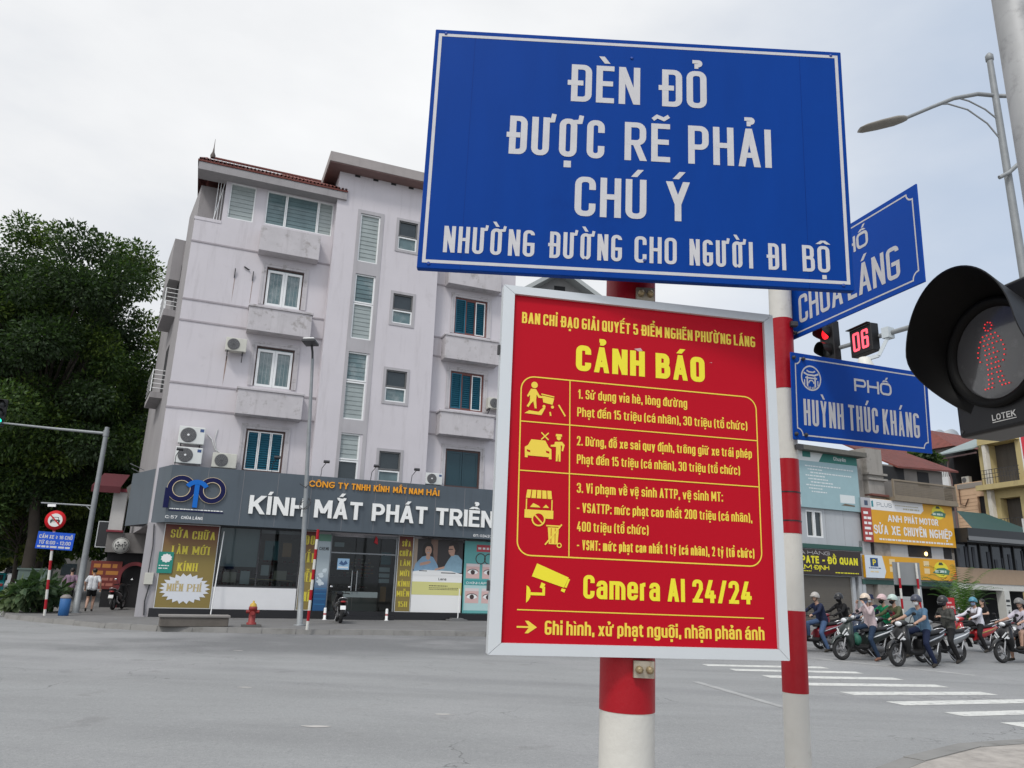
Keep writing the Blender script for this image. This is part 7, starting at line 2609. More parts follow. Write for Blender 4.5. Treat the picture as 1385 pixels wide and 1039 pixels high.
o = thing('round_sign', 'round pale shop sign with dark letters hanging by the maroon arch', 'shop sign', (-17.78, 35.55, 2.90), radians(20))
m = MB()
m.lathe([(0.36, 0), (0.36, 0.10), (0.0, 0.101)], 30, 0, RX)
m.build('disc', mk('disc_white', (0.42, 0.42, 0.40), 0.6), o)
m = MB()
ribbon(m, [(0.33 * cos(a), 0.33 * sin(a)) for a in [i * 2 * pi / 30 for i in range(30)]], 0.02, -0.103, True)
text(m, "HMY", -0.24, 0.24, -0.08, 0.16, 0.18, 0.1, -0.104)
for a in (45, 135, 225, 315):
    m.poly([(0.2 * cos(radians(a)) + 0.04 * cos(q), 0.2 * sin(radians(a)) + 0.04 * sin(q)) for q in [i * pi / 3 for i in range(6)]], -0.104)
m.build('lettering', blackm, o)
m = MB()
m.tube([(0, -0.05, 0.34), (0.05, 0, 0.9)], 0.02, 6)
m.build('hanger', darksteel, o)
o = thing('banner', 'dark red banner with rows of orange lettering behind the white shirted walker', 'banner', (-18.45, 35.9, 0.95), radians(20))
m = MB()
m.box(-0.68, 0.62, 0, 0.03, 0, 1.25)
m.build('cloth', mk('dark_red_cloth', (0.16, 0.025, 0.02), 0.7, var=.2), o)
m = MB()
text(m, "LẨU NƯỚNG", -0.55, 0.5, 0.92, 0.19, 0.2, 0.1, -0.004) if False else scribble(m, -0.55, 0.5, 0.95, 0.17, -0.004, 0, 4)
scribble(m, -0.58, 0.5, 0.64, 0.17, -0.004, 0, 5)
scribble(m, -0.6, 0.52, 0.38, 0.12, -0.004, 1, 6)
scribble(m, -0.6, 0.52, 0.14, 0.12, -0.004, 1, 7)
m.build('lettering', [mk('cloth_orange', (0.42, 0.17, 0.03), 0.6), mk('cloth_pink', (0.40, 0.14, 0.10), 0.6)], o)
o = thing('cloth_awning', 'torn pale and orange cloths hanging off rods above the side shop', 'awning', (-17.0, 36.0, 5.5), radians(22))
m = MB()
m.add([(-1.0, -0.8, 0.0), (-0.2, -0.6, 0.9), (0.25, -0.3, 0.5), (-0.35, -0.6, -0.6), (-0.8, -0.7, -0.7)], [(0, 1, 2, 3, 4)], 0)
m.add([(0.35, -0.1, 1.5), (0.75, -0.1, 1.55), (0.8, -0.1, 0.6), (0.4, -0.15, 0.4)], [(0, 1, 2, 3)], 1)
m.build('cloth', [mk('cloth_grey', (0.22, 0.22, 0.21), 0.9, var=.3), mk('cloth_rust', (0.22, 0.07, 0.03), 0.9, var=.3)], o)
m = MB()
for k in range(4):
    m.tube([(-1.0 + 0.1 * k, -0.9, 1.1 - k * 0.22), (0.7, 0.0, 0.5 - k * 0.25)], 0.018, 5)
m.build('rod', steel, o)


# ------------------------------------------------------------------ cars far down the side street
def car(label, loc, rz, paint, van=False, seed=0):
    o = thing('parked_car', label, 'car', loc, rz, 'cars in the side street')
    h = 1.9 if van else 1.5
    prof = [(-2.15, 0.35), (-2.2, 0.75), (-2.1, 0.95), (-1.75, 1.02), (-1.35, h - 0.05), (-0.6, h), (0.6, h - 0.03), (1.25, 1.05), (2.0, 0.9), (2.2, 0.7), (2.2, 0.35)] if not van else \
           [(-2.1, 0.35), (-2.15, 0.9), (-2.0, h - 0.1), (-1.6, h), (1.0, h), (1.55, 1.25), (2.05, 1.0), (2.15, 0.7), (2.15, 0.35)]
    m = MB()
    rings = []
    for y, k in ((-0.84, 0.93), (-0.80, 0.985), (0, 1.0), (0.80, 0.985), (0.84, 0.93)):
        rings.append([Vector((x * (1 if z < 1 else k), y * (1 if z < 1.0 else 0.88), 0.35 + (z - 0.35) * (1 if abs(y) < .82 else .97))) for x, z in prof])
    m.loft(rings, 0, True, False)
    m.build('body', paint, o, 0.05, 2)
    m = MB()
    for s in (-1, 1):
        pts = [(-1.55, 1.05), (-1.2, h - 0.14), (0.5, h - 0.14), (1.05, 1.08)]
        m.add([(x, s * (0.845 if z < 1.1 else 0.765), z) for x, z in pts], [(0, 1, 2, 3) if s > 0 else (3, 2, 1, 0)])
    m.add([(-1.80, -0.62, 1.06), (-1.80, 0.62, 1.06), (-1.44, 0.58, h - 0.12), (-1.44, -0.58, h - 0.12)], [(0, 3, 2, 1)])
    m.add([(1.28, -0.66, 1.07), (1.28, 0.66, 1.07), (0.74, 0.6, h - 0.1), (0.74, -0.6, h - 0.1)], [(0, 1, 2, 3)])
    m.build('window', mk('car_glass', (0.02, 0.024, 0.028), 0.08), o)
    for x in (-1.35, 1.35):
        for s in (-1, 1):
            m = MB()
            m.lathe([(0.2, -0.11), (0.31, -0.10), (0.33, -0.05), (0.33, 0.05), (0.31, 0.10), (0.2, 0.11)], 20, 0, Matrix.Translation((x, s * 0.76, 0.33)) @ RX)
            wo = m.build('wheel', mk('tyre', (0.02, 0.02, 0.02), 0.85), o)
            m = MB()
            m.lathe([(0.19, -0.115), (0.19, 0.115)], 14, 0, Matrix.Translation((x, s * 0.76, 0.33)) @ RX)
            m.build('rim', mk('rim_grey', (0.35, 0.35, 0.36), 0.4, metal=.4), wo)
    for x, nm, mt in ((2.19, 'headlight', mk('headlamp', (0.6, 0.6, 0.58), 0.2)), (-2.19, 'tail_light', mk('tail_lamp', (0.3, 0.01, 0.01), 0.3))):
        for s in (-1, 1):
            m = MB()
            m.box(x - 0.03, x + 0.03, s * 0.62 - 0.16, s * 0.62 + 0.16, 0.68, 0.84)
            m.build(nm, mt, o, 0.02, 1)
    m = MB()
    m.box(-2.235, -2.215, -0.25, 0.25, 0.55, 0.68)
    m.build('number_plate', whitem, o)
    return o


car('teal car cut off by the left edge of the picture', (-32.9, 50.5, 0), radians(112), mk('car_teal', (0.01, 0.17, 0.19), 0.3, coat=.6))
car('black car seen from behind beyond the green cabinet', (-38.3, 61.0, 0), radians(120), mk('car_black', (0.012, 0.012, 0.014), 0.25, coat=.6), True)
car('white car further down the side street left of the black one', (-47.5, 74.0, 0), radians(120), mk('car_white', (0.6, 0.6, 0.6), 0.3, coat=.6))
car('dark grey car beyond the white one at the end of the side street', (-55.0, 84.0, 0), radians(120), mk('car_grey', (0.06, 0.06, 0.065), 0.3, coat=.6))
# far end of the side street
for k, (x, y, w_, h, lab, c) in enumerate(((-92, 140, 30, 9, 'low pale building closing the far end of the side street', (0.30, 0.27, 0.24)), (-62, 120, 22, 14, 'far grey building behind the trees of the side street', (0.17, 0.16, 0.15)), (-78, 92, 12, 8, 'far shop house with a rusty red roof left of the trees', (0.26, 0.22, 0.18)))):
    o = thing('far_building', lab, 'building', (x, y, 0), radians(30))
    m = MB()
    m.box(-w_ / 2, w_ / 2, 0, 8, 0, h)
    m.build('wall', mk('far_wall_%s' % 'abc'[k], c, 0.9, var=.3, vscale=.4, streak=.3), o)
    m = MB()
    m.box(-w_ / 2 - 0.5, w_ / 2 + 0.5, -1.2, 8.5, h, h + 0.5)
    m.build('roof', redtile if k == 2 else slabm, o)
    for i in range(int(w_ / 4)):
        for j in range(int(h / 4)):
            m = MB()
            m.box(-w_ / 2 + 1.2 + i * 4, -w_ / 2 + 3.2 + i * 4, -0.05, 0.0, 1.2 + j * 3.6, 2.9 + j * 3.6)
            m.build('window', glassd, o)
# ------------------------------------------------------------------ motorbikes
tyrem = mk('bike_tyre', (0.018, 0.018, 0.019), 0.85)
rimm = mk('bike_rim', (0.33, 0.33, 0.34), 0.4, metal=.5)
chrome = mk('bike_chrome', (0.55, 0.55, 0.56), 0.25, metal=.7)
plastic = mk('bike_plastic', (0.012, 0.012, 0.013), 0.6, spec=.3)
seatm = mk('bike_seat', (0.018, 0.018, 0.02), 0.75, spec=.3)
lampm = mk('bike_lamp', (0.62, 0.64, 0.66), 0.15)
taill = mk('bike_tail_lamp', (0.32, 0.01, 0.012), 0.3)
RXm = Matrix.Rotation(radians(90), 4, 'X')


def ringy(x, z, w, h, tilt=0.0, n=14, e=0.8):
    """superellipse cross-section in the YZ plane at x, leaning by tilt"""
    out = []
    for i in range(n):
        a = 2 * pi * i / n
        c, s = cos(a), sin(a)
        y = w * math.copysign(abs(c) ** e, c)
        q = h * math.copysign(abs(s) ** e, s)
        out.append(Vector((x + q * sin(tilt), y, z + q * cos(tilt))))
    return out


def ringz(x, z, w, d, n=14, e=0.8):
    return [Vector((x + d * math.copysign(abs(sin(a)) ** e, sin(a)), w * math.copysign(abs(cos(a)) ** e, cos(a)), z)) for a in [2 * pi * i / n for i in range(n)]]


def bike(label, x, y, deg, paint, accent=None, kind='scooter', plate=True, group='motorbikes waiting at the junction', z=0.0, bag=None, spoked=False):
    o = thing('motorbike', label, 'motorbike', (x, y, z), radians(deg), group)
    accent = accent or chrome
    R = 0.285
    for nm, wx in (('rear_wheel', 0.0), ('front_wheel', 1.27)):
        m = MB()
        r, tw = R - 0.048, 0.052 if wx else 0.062
        m.lathe([(R - 0.048 + 0.048 * cos(a), tw * sin(a)) for a in [radians(q) for q in range(-150, 151, 30)]], 26, 0, Matrix.Translation((wx, 0, R)) @ RXm, False)
        w_ = m.build(nm, tyrem, o)
        m = MB()
        m.lathe([(R - 0.075, -0.03), (R - 0.052, -0.034), (R - 0.052, 0.034), (R - 0.075, 0.03), (R - 0.075, -0.03)], 24, 0, Matrix.Translation((wx, 0, R)) @ RXm, False)
        m.lathe([(0.05, -0.06), (0.05, 0.06)], 10, 0, Matrix.Translation((wx, 0, R)) @ RXm)
        ns = 14 if spoked else 5
        for k in range(ns):
            a = 2 * pi * k / ns
            m.bar((wx + 0.04 * cos(a), 0, R + 0.04 * sin(a)), (wx + (R - 0.07) * cos(a), 0, R + (R - 0.07) * sin(a)), 0.008 if spoked else 0.03, 0.008 if spoked else 0.022, 0, (0, 1, 0.01))
        if wx:
            m.lathe([(0.05, 0.062), (0.11, 0.062), (0.11, 0.066), (0.05, 0.066)], 18, 0, Matrix.Translation((wx, 0, R)) @ RXm, False)
        m.build('rim', rimm, w_)
    m = MB()
    for s in (-1, 1):
        m.tube([(1.27, s * 0.075, R), (1.20, s * 0.075, 0.50), (1.10, s * 0.06, 0.78)], [0.02, 0.024, 0.028], 8)
    m.build('fork', chrome if kind != 'scooter' else rimm, o)
    m = MB()
    rings = []
    for a in range(25, 166, 14):
        c, s = cos(radians(a)), sin(radians(a))
        rr = R + 0.045
        cen = Vector((1.27 + rr * c, 0, R + rr * s))
        nrm = Vector((c, 0, s))
        q = 0.075 * (1 - 0.25 * abs(a - 95) / 75)
        rings.append([cen + Vector((0, q * cos(t), 0)) + nrm * (0.028 * sin(t)) for t in [2 * pi * i / 10 for i in range(10)]])
    m.loft(rings)
    m.build('front_fender', paint if kind != 'plain' else plastic, o)
    # front fairing and leg shield
    m = MB()
    if kind == 'underbone':
        m.loft([ringz(1.00, 0.36, .12, .05), ringz(1.04, 0.50, .19, .06), ringz(1.08, 0.66, .20, .08), ringz(1.06, 0.82, .15, .09), ringz(1.0, 0.93, .08, .07)])
    else:
        m.loft([ringz(1.00, 0.34, .13, .05), ringz(1.02, 0.46, .21, .07), ringz(1.08, 0.60, .25, .12), ringz(1.10, 0.72, .245, .14), ringz(1.05, 0.86, .19, .12), ringz(0.98, 0.97, .12, .09)])
    m.build('fairing', paint, o)
    m = MB()
    for s in (-1, 1):
        m.bar((1.215, s * 0.17, 0.80), (1.240, s * 0.05, 0.66), 0.035, 0.02, 0, (1, 0, 0))
        m.bar((1.205, s * 0.20, 0.72), (1.235, s * 0.11, 0.63), 0.025, 0.016, 0, (1, 0, 0))
    m.build('trim', accent, o)
    m = MB()
    for s in (-1, 1):
        m.ell((1.18, s * 0.155, 0.66), (0.055, 0.06, 0.035), 10)
    m.build('indicator', lampm, o)
    # handlebar cover, lamp, bars, mirrors
    m = MB()
    m.loft([ringy(1.13, 1.00, .06, .045, 0.2), ringy(1.07, 1.015, .12, .07, 0.2), ringy(0.98, 1.03, .15, .065), ringy(0.90, 1.03, .11, .04)])
    m.build('handlebar_cover', paint, o)
    m = MB()
    m.ell((1.125, 0, 1.01), (0.05, 0.095, 0.06), 14)
    m.build('headlight', lampm, o)
    m = MB()
    m.tube([(0.97, -0.16, 1.03), (0.92, -0.26, 1.04), (0.86, -0.36, 1.02)], [0.016, 0.018, 0.021], 8)
    m.tube([(0.97, 0.16, 1.03), (0.92, 0.26, 1.04), (0.86, 0.36, 1.02)], [0.016, 0.018, 0.021], 8)
    for s in (-1, 1):
        m.tube([(0.96, s * 0.20, 1.04), (1.0, s * 0.30, 1.02), (0.96, s * 0.38, 1.01)], 0.007, 5)
    m.build('handlebar', plastic, o)
    for s in (-1, 1):
        m = MB()
        m.tube([(0.95, s * 0.19, 1.05), (0.97, s * 0.25, 1.17), (0.95, s * 0.31, 1.24)], 0.009, 6)
        m.ell((0.95, s * 0.335, 1.265), (0.022, 0.065, 0.042), 12)
        mo = m.build('mirror', plastic, o)
        m = MB()
        m.ell((0.938, s * 0.335, 1.265), (0.014, 0.056, 0.035), 12)
        m.build('mirror_glass', chrome, mo)
    # floor, body, seat, tail
    m = MB()
    if kind == 'underbone':
        m.tube([(1.02, 0, 0.70), (0.80, 0, 0.52), (0.45, 0, 0.50), (0.2, 0, 0.58)], [0.06, 0.06, 0.07, 0.08], 10)
        m.tube([(0.62, -0.22, 0.30), (0.62, 0.22, 0.30)], 0.018, 6)
    else:
        m.loft([ringy(1.0, 0.40, .14, .06), ringy(0.85, 0.33, .17, .045), ringy(0.55, 0.32, .17, .05), ringy(0.42, 0.42, .16, .13)])
    m.build('floorboard', plastic, o)
    m = MB()
    m.loft([ringy(0.52, 0.50, .14, .15), ringy(0.40, 0.54, .185, .18), ringy(0.15, 0.60, .195, .16), ringy(-0.10, 0.66, .185, .13), ringy(-0.32, 0.735, .14, .09), ringy(-0.47, 0.80, .06, .04)])
    m.build('body', paint, o)
    m = MB()
    for s in (-1, 1):
        m.tube([(0.40, s * 0.192, 0.58), (0.12, s * 0.202, 0.66), (-0.12, s * 0.190, 0.72), (-0.34, s * 0.136, 0.78)], [0.012, 0.020, 0.018, 0.008], 6)
    m.build('side_trim', accent, o)
    m = MB()
    m.loft([ringy(0.56, 0.735, .08, .03), ringy(0.46, 0.755, .125, .045), ringy(0.2, 0.775, .15, .05), ringy(-0.08, 0.805, .15, .05), ringy(-0.30, 0.835, .11, .04), ringy(-0.38, 0.85, .06, .02)])
    m.build('seat', seatm, o)
    m = MB()
    m.tube([(-0.15, 0.15, 0.80), (-0.42, 0.12, 0.89), (-0.50, 0, 0.91), (-0.42, -0.12, 0.89), (-0.15, -0.15, 0.80)], 0.015, 7)
    m.build('grab_rail', chrome, o)
    m = MB()
    m.ell((-0.455, 0, 0.765), (0.04, 0.10, 0.035), 12)
    m.build('tail_light', taill, o)
    m = MB()
    m.loft([ringy(-0.36, 0.66, .07, .02, 0.8), ringy(-0.46, 0.52, .075, .015, 0.9), ringy(-0.50, 0.40, .07, .012, 0.9)])
    m.build('rear_fender', plastic, o)
    if plate:
        m = MB()
        m.bar((-0.485, -0.095, 0.56), (-0.485, 0.095, 0.56), 0.012, 0.14, 0, (0.25, 0, 1))
        m.build('number_plate', whitem, o)
    m = MB()
    m.tube([(0.42, 0.02, 0.33), (0.15, 0.07, 0.30), (0.0, 0.10, R)], [0.09, 0.10, 0.075], 12)
    m.lathe([(0.09, -0.03), (0.095, 0.03), (0.05, 0.06)], 16, 0, Matrix.Translation((0.05, 0.10, R)) @ RXm)
    m.build('engine', mk('engine_grey', (0.13, 0.13, 0.135), 0.5, metal=.3), o)
    m = MB()
    m.tube([(0.50, -0.09, 0.26), (0.28, -0.13, 0.24), (0.12, -0.16, 0.27), (-0.28, -0.17, 0.36)], [0.018, 0.02, 0.055, 0.058], 12)
    eo = m.build('exhaust', plastic, o)
    m = MB()
    m.tube([(0.08, -0.178, 0.29), (-0.26, -0.188, 0.368)], [0.047, 0.049], 12)
    m.build('heat_shield', chrome, eo)
    m = MB()
    for s in (-1, 1):
        m.tube([(-0.0, s * 0.12, R), (-0.12, s * 0.14, 0.66)], 0.022, 8)
    m.tube([(0.5, 0.10, 0.30), (0.38, 0.16, 0.12), (0.34, 0.2, 0.06)], 0.012, 6)
    m.build('shock_absorber', chrome, o)
    if bag:
        m = MB()
        m.ell((0.78, 0.0, 0.52), (0.13, 0.17, 0.16), 14)
        m.ell((0.76, 0.02, 0.66), (0.05, 0.08, 0.05), 10)
        bo = m.build('shopping_bag', bag, o)
    return o


# ------------------------------------------------------------------ people
SKIN = mk('skin', (0.42, 0.255, 0.185), 0.55, var=0.08, vscale=20)
HAIR = mk('hair', (0.012, 0.010, 0.009), 0.5)


def cap_mesh(p0, p1, r0, r1, n=10):
    """tapered capsule"""
    p0, p1 = Vector(p0), Vector(p1)
    d = p1 - p0
    L = d.length
    t = d / L if L > 1e-6 else Vector((0, 0, 1))
    u = t.cross(Vector((0, 0, 1)) if abs(t.z) < 0.9 else Vector((1, 0, 0))).normalized()
    w = t.cross(u)
    rings = []
    for k in range(4):
        a = radians(-90 + 30 * k)
        rings.append((p0 + t * (r0 * sin(a)), max(r0 * cos(a), 1e-4)))
    for k in range(4):
        a = radians(30 * k)
        rings.append((p1 + t * (r1 * sin(a)), max(r1 * cos(a), 1e-4)))
    vs, fs = [], []
    for c, r in rings:
        for i in range(n):
            a = 2 * pi * i / n
            vs.append(c + u * (r * cos(a)) + w * (r * sin(a)))
    for k in range(len(rings) - 1):
        for i in range(n):
            a, b = k * n + i, k * n + (i + 1) % n
            fs.append((a, b, b + n, a + n))
    fs.append(tuple(range(n))[::-1])
    fs.append(tuple(range((len(rings) - 1) * n, len(rings) * n)))
    return vs, fs


def person(label, loc, deg, J, mats, voxel=0.0135, head_yaw=0.0, head_pitch=0.0, group=None, female=False, cat='person', extra=None):
    """one continuous body: limbs, torso, head and fingers fused and smoothed, coloured by what they wear
    J: joints in metres; mats: materials for skin, top, legs, shoes, sleeves"""
    parts = []

    def seg(a, b, r0, r1, lab):
        parts.append((Vector(a), Vector(b), r0, r1, lab))
    f = 0.97 if female else 1.08
    hip, neck = Vector(J['hip']), Vector(J['neck'])
    mid = hip.lerp(neck, 0.42)
    chest = hip.lerp(neck, 0.74)
    fwd = Vector((1, 0, 0))
    for s in (-1, 1):
        seg(hip + Vector((0, s * 0.075, 0)), mid + Vector((0, s * 0.065, 0)), 0.118 * f, 0.108 * f, 1 if not J.get('tuck') else 1)
        seg(mid + Vector((0, s * 0.065, 0)), chest + Vector((0, s * 0.075, 0)), 0.108 * f, 0.112 * f, 1)
        seg(chest + Vector((0, s * 0.06, 0)), neck + Vector((-0.01, s * 0.13 * f, -0.065)), 0.10 * f, 0.066 * f, 1)
    hd = Vector(J['head'])
    seg(neck + Vector((0, 0, -0.03)), hd + Vector((-0.01, 0, -0.07)), 0.055 * f, 0.052 * f, J.get('neck_mat', 0))
    for s, k in ((-1, 'R'), (1, 'L')):
        sh = neck + Vector((0.0, s * 0.165 * f, -0.07))
        el, ha = Vector(J['elbow' + k]), Vector(J['hand' + k])
        wr = el.lerp(ha, 0.86)
        ul = J.get('sleeve', 1.0)        # 1 long, .5 to the elbow, .35 short
        if ul >= 0.99:
            seg(sh, el, 0.060 * f, 0.046 * f, 4)
            seg(el, wr, 0.046 * f, 0.034 * f, 4)
        else:
            m_ = sh.lerp(el, min(1, ul * 1.6))
            seg(sh, m_, 0.062 * f, 0.056 * f, 4)
            seg(m_, el, 0.045 * f, 0.040 * f, 0)
            seg(el, wr, 0.041 * f, 0.028 * f, 0)
        # palm, four curled fingers of different length, thumb off the side
        d = (ha - el).normalized()
        side = d.cross(Vector((0, 0, 1)))
        side = side.normalized() * (-s) if side.length > 1e-3 else Vector((0, s, 0))
        dn = d.cross(side).normalized()
        if dn.z > 0:
            dn = -dn
        pc = wr + d * 0.05
        seg(wr, pc + d * 0.02, 0.027, 0.030, 0)
        for q, ln in enumerate((0.066, 0.074, 0.070, 0.054)):
            b0 = pc + d * 0.035 + side * (0.027 - 0.018 * q)
            b1 = b0 + d * ln * 0.45 + dn * ln * 0.25
            b2 = b1 + d * ln * 0.05 + dn * ln * 0.5
            seg(b0, b1, 0.0105, 0.0100, 0)
            seg(b1, b2, 0.0100, 0.0085, 0)
        t0 = wr + d * 0.03 + side * 0.026
        seg(t0, t0 + side * 0.026 + d * 0.026 + dn * 0.012, 0.0125, 0.0105, 0)
        # legs
        hj = hip + Vector((0.0, s * 0.085, -0.02))
        kn, an = Vector(J['knee' + k]), Vector(J['ankle' + k])
        bl = J.get('bare_leg')
        if bl:
            m_ = hj.lerp(kn, bl)
            seg(hj, m_, 0.098 * f, 0.082 * f, 2)
            seg(m_, kn, 0.070 * f, 0.055 * f, 0)
            seg(kn, kn.lerp(an, .35), 0.054 * f, 0.056 * f, 0)
            seg(kn.lerp(an, .35), an, 0.056 * f, 0.036 * f, 0)
        else:
            seg(hj, kn, 0.095 * f, 0.066 * f, 2)
            seg(kn, kn.lerp(an, .35), 0.064 * f, 0.062 * f, 2)
            seg(kn.lerp(an, .35), an + (an - kn).normalized() * -0.02, 0.062 * f, 0.048 * f, 2)
        to = Vector(J['toe' + k])
        seg(an + Vector((-0.03, 0, -0.045)), an.lerp(to, 0.5) + Vector((0, 0, -0.02)), 0.038, 0.042, 3)
        seg(an.lerp(to, 0.5) + Vector((0, 0, -0.02)), to, 0.042, 0.030, 3)
        seg(an, an + Vector((-0.01, 0, -0.04)), 0.038, 0.036, J.get('ankle_mat', 3))
    # skirt
    if J.get('skirt'):
        for s in (-1, 1):
            seg(hip + Vector((0, s * 0.07, 0.02)), Vector((hip.x, s * 0.11, J['skirt'])), 0.125, 0.135, 1)
    V, F_ = [], []
    for a, b, r0, r1, lab in parts:
        vs, fs = cap_mesh(a, b, r0, r1)
        n = len(V)
        V += [tuple(v) for v in vs]
        F_ += [tuple(i + n for i in q) for q in fs]
    # head: skull, jaw, nose, ears
    HM = Matrix.Translation(hd) @ Matrix.Rotation(head_yaw, 4, 'Z') @ Matrix.Rotation(head_pitch, 4, 'Y')
    hb = MB()
    hb.T = HM
    hb.ell((-0.008, 0, 0.03), (0.096, 0.076, 0.098), 16)
    hb.ell((0.022, 0, -0.04), (0.066, 0.058, 0.074), 14)
    hb.ell((0.094, 0, -0.012), (0.020, 0.015, 0.026), 8)
    hb.ell((0.080, 0, -0.070), (0.018, 0.028, 0.012), 8)
    for s in (-1, 1):
        hb.ell((-0.005, s * 0.078, -0.005), (0.020, 0.012, 0.032), 8)
    n = len(V)
    V += hb.v
    F_ += [tuple(i + n for i in q) for q in hb.f]
    me = bpy.data.meshes.new('person')
    me.from_pydata(V, [], F_)
    bm_ = bmesh.new()
    bm_.from_mesh(me)
    bmesh.ops.recalc_face_normals(bm_, faces=bm_.faces)
    bm_.to_mesh(me)
    bm_.free()
    o = bpy.data.objects.new('person', me)
    COL.objects.link(o)
    rm_ = o.modifiers.new('fuse', 'REMESH')
    rm_.mode = 'VOXEL'
    rm_.voxel_size = voxel
    sm_ = o.modifiers.new('smooth', 'SMOOTH')
    sm_.factor = 0.5
    sm_.iterations = 2
    dg = bpy.context.evaluated_depsgraph_get()
    me2 = bpy.data.meshes.new_from_object(o.evaluated_get(dg))
    o.modifiers.clear()
    o.data = me2
    bpy.data.meshes.remove(me)
    me2.name = 'person'
    me2.materials.clear()
    for m in mats:
        me2.materials.append(m)
    nf = len(me2.polygons)
    C_ = np.empty(nf * 3, np.float32)
    me2.polygons.foreach_get('center', C_)
    C_ = C_.reshape(-1, 3).astype(float)
    best = np.full(nf, 1e9)
    lab = np.zeros(nf, np.int32)
    for a, b, r0, r1, l in parts:
        a, b = np.array(a), np.array(b)
        d = b - a
        t = np.clip(((C_ - a) @ d) / max(d @ d, 1e-9), 0, 1)
        ds = np.linalg.norm(C_ - (a + t[:, None] * d), axis=1) - (r0 + (r1 - r0) * t)
        q = ds < best
        best[q] = ds[q]
        lab[q] = l
    hc = np.array(hd)
    ds = np.linalg.norm((C_ - hc) / np.array([1.0, 0.85, 1.15]), axis=1) - 0.092
    lab[(ds < best) & (C_[:, 2] > hc[2] - 0.13)] = 0
    me2.polygons.foreach_set('material_index', lab)
    me2.polygons.foreach_set('use_smooth', np.ones(nf, bool))
    me2.update()
    o.location = loc
    o.rotation_euler = (0, 0, radians(deg))
    tag(o, label, cat, group)
    e = MB()
    e.T = HM
    for s in (-1, 1):
        e.ell((0.079, s * 0.031, 0.012), (0.012, 0.016, 0.009), 8)
        e.bar((0.086, s * 0.016, 0.036), (0.080, s * 0.050, 0.036), 0.010, 0.008)
    e.build('eyes', mk('eye_dark_brown', (0.02, 0.014, 0.012), 0.3), o)
    return o, HM


def helmet(o, HM, m1, visor=False, full=False, brim=True):
    m = MB()
    m.T = HM
    rows = []
    n = 20
    for k in range(7):
        ph = radians(-12 + 17 * k)
        rows.append([Vector((-0.006 + 0.150 * cos(ph) * cos(a), 0.130 * cos(ph) * sin(a), 0.030 + 0.145 * sin(ph) + (0.02 * cos(a) if k == 0 else 0))) for a in [2 * pi * i / n for i in range(n)]])
    m.loft(rows, 0, True)
    ho = m.build('helmet', m1, o)
    if brim:
        b = MB()
        b.T = HM
        b.loft([ringy(0.10, 0.052, .085, .010), ringy(0.15, 0.048, .075, .008), ringy(0.185, 0.040, .05, .006)])
        b.build('brim', m1, ho)
    s = MB()
    s.T = HM
    for q in (-1, 1):
        s.tube([(0.02, q * 0.098, 0.02), (0.035, q * 0.075, -0.06), (0.045, 0.0, -0.118)], 0.007, 5)
    s.build('strap', plastic, ho)
    if visor:
        v = MB()
        v.T = HM
        v.loft([[Vector((0.160 * cos(a), 0.140 * sin(a), z)) for a in [radians(q) for q in range(-62, 63, 12)]] + [Vector((0.152 * cos(a), 0.132 * sin(a), z)) for a in [radians(q) for q in range(62, -63, -12)]] for z in (0.055, 0.0, -0.035)])
        v.build('visor', mk('helmet_visor', (0.03, 0.03, 0.035), 0.12), ho)
    return ho


def mask(o, HM, mt, tall=0.0):
    m = MB()
    m.T = HM
    m.ell((0.045, 0, -0.052), (0.072, 0.068, 0.058 + tall), 16)
    return m.build('face_mask', mt, o)


def hair_cap(o, HM, long=0.0, mt=HAIR):
    m = MB()
    m.T = HM
    m.ell((-0.022, 0, 0.045), (0.105, 0.090, 0.098), 16)
    if long:
        m.loft([ringz(-0.06, 0.06, .085, .05), ringz(-0.085, -0.08, .095, .045), ringz(-0.09, -0.08 - long * .5, .10, .045), ringz(-0.085, -0.08 - long, .07, .03)])
    return m.build('hair', mt, o)


def rider_joints(lean=0.08, hands='grip', down='L', tall=1.0, hx=0.24, hz=0.90):
    """seated on a motorbike standing along +x; the foot named in down stands on the ground"""
    J = {'hip': (hx, 0, hz), 'neck': (hx + lean, 0, hz + 0.51 * tall), 'head': (hx + lean + 0.055, 0, hz + 0.665 * tall)}
    for s, k in ((-1, 'R'), (1, 'L')):
        if hands == 'grip':
            J['elbow' + k] = (hx + lean + 0.20, s * 0.29, hz + 0.26)
            J['hand' + k] = (0.90, s * 0.325, 1.055)
        elif hands == 'lap':
            J['elbow' + k] = (hx + lean + 0.06, s * 0.28, hz + 0.22)
            J['hand' + k] = (hx + lean + 0.30, s * 0.05, hz + 0.28)
        elif hands == 'face':
            J['elbow' + k] = (hx + lean + 0.17, s * 0.25, hz + 0.30)
            J['hand' + k] = (hx + lean + 0.22, s * 0.07 + (0.03 if s > 0 else -0.06), hz + 0.58)
        if k == down:
            J['knee' + k] = (hx + 0.30, s * 0.27, 0.55)
            J['ankle' + k] = (hx + 0.16, s * 0.36, 0.115)
            J['toe' + k] = (hx + 0.32, s * 0.41, 0.035)
        else:
            J['knee' + k] = (hx + 0.42, s * 0.17, 0.80)
            J['ankle' + k] = (hx + 0.42, s * 0.15, 0.46)
            J['toe' + k] = (hx + 0.58, s * 0.15, 0.40)
    return J


def cloth(name, c, var=0.25, vs=9.0):
    return mk('cloth_' + name, c, 0.85, var=var, vscale=vs, bump=1.0, bscale=11, spec=0.2)


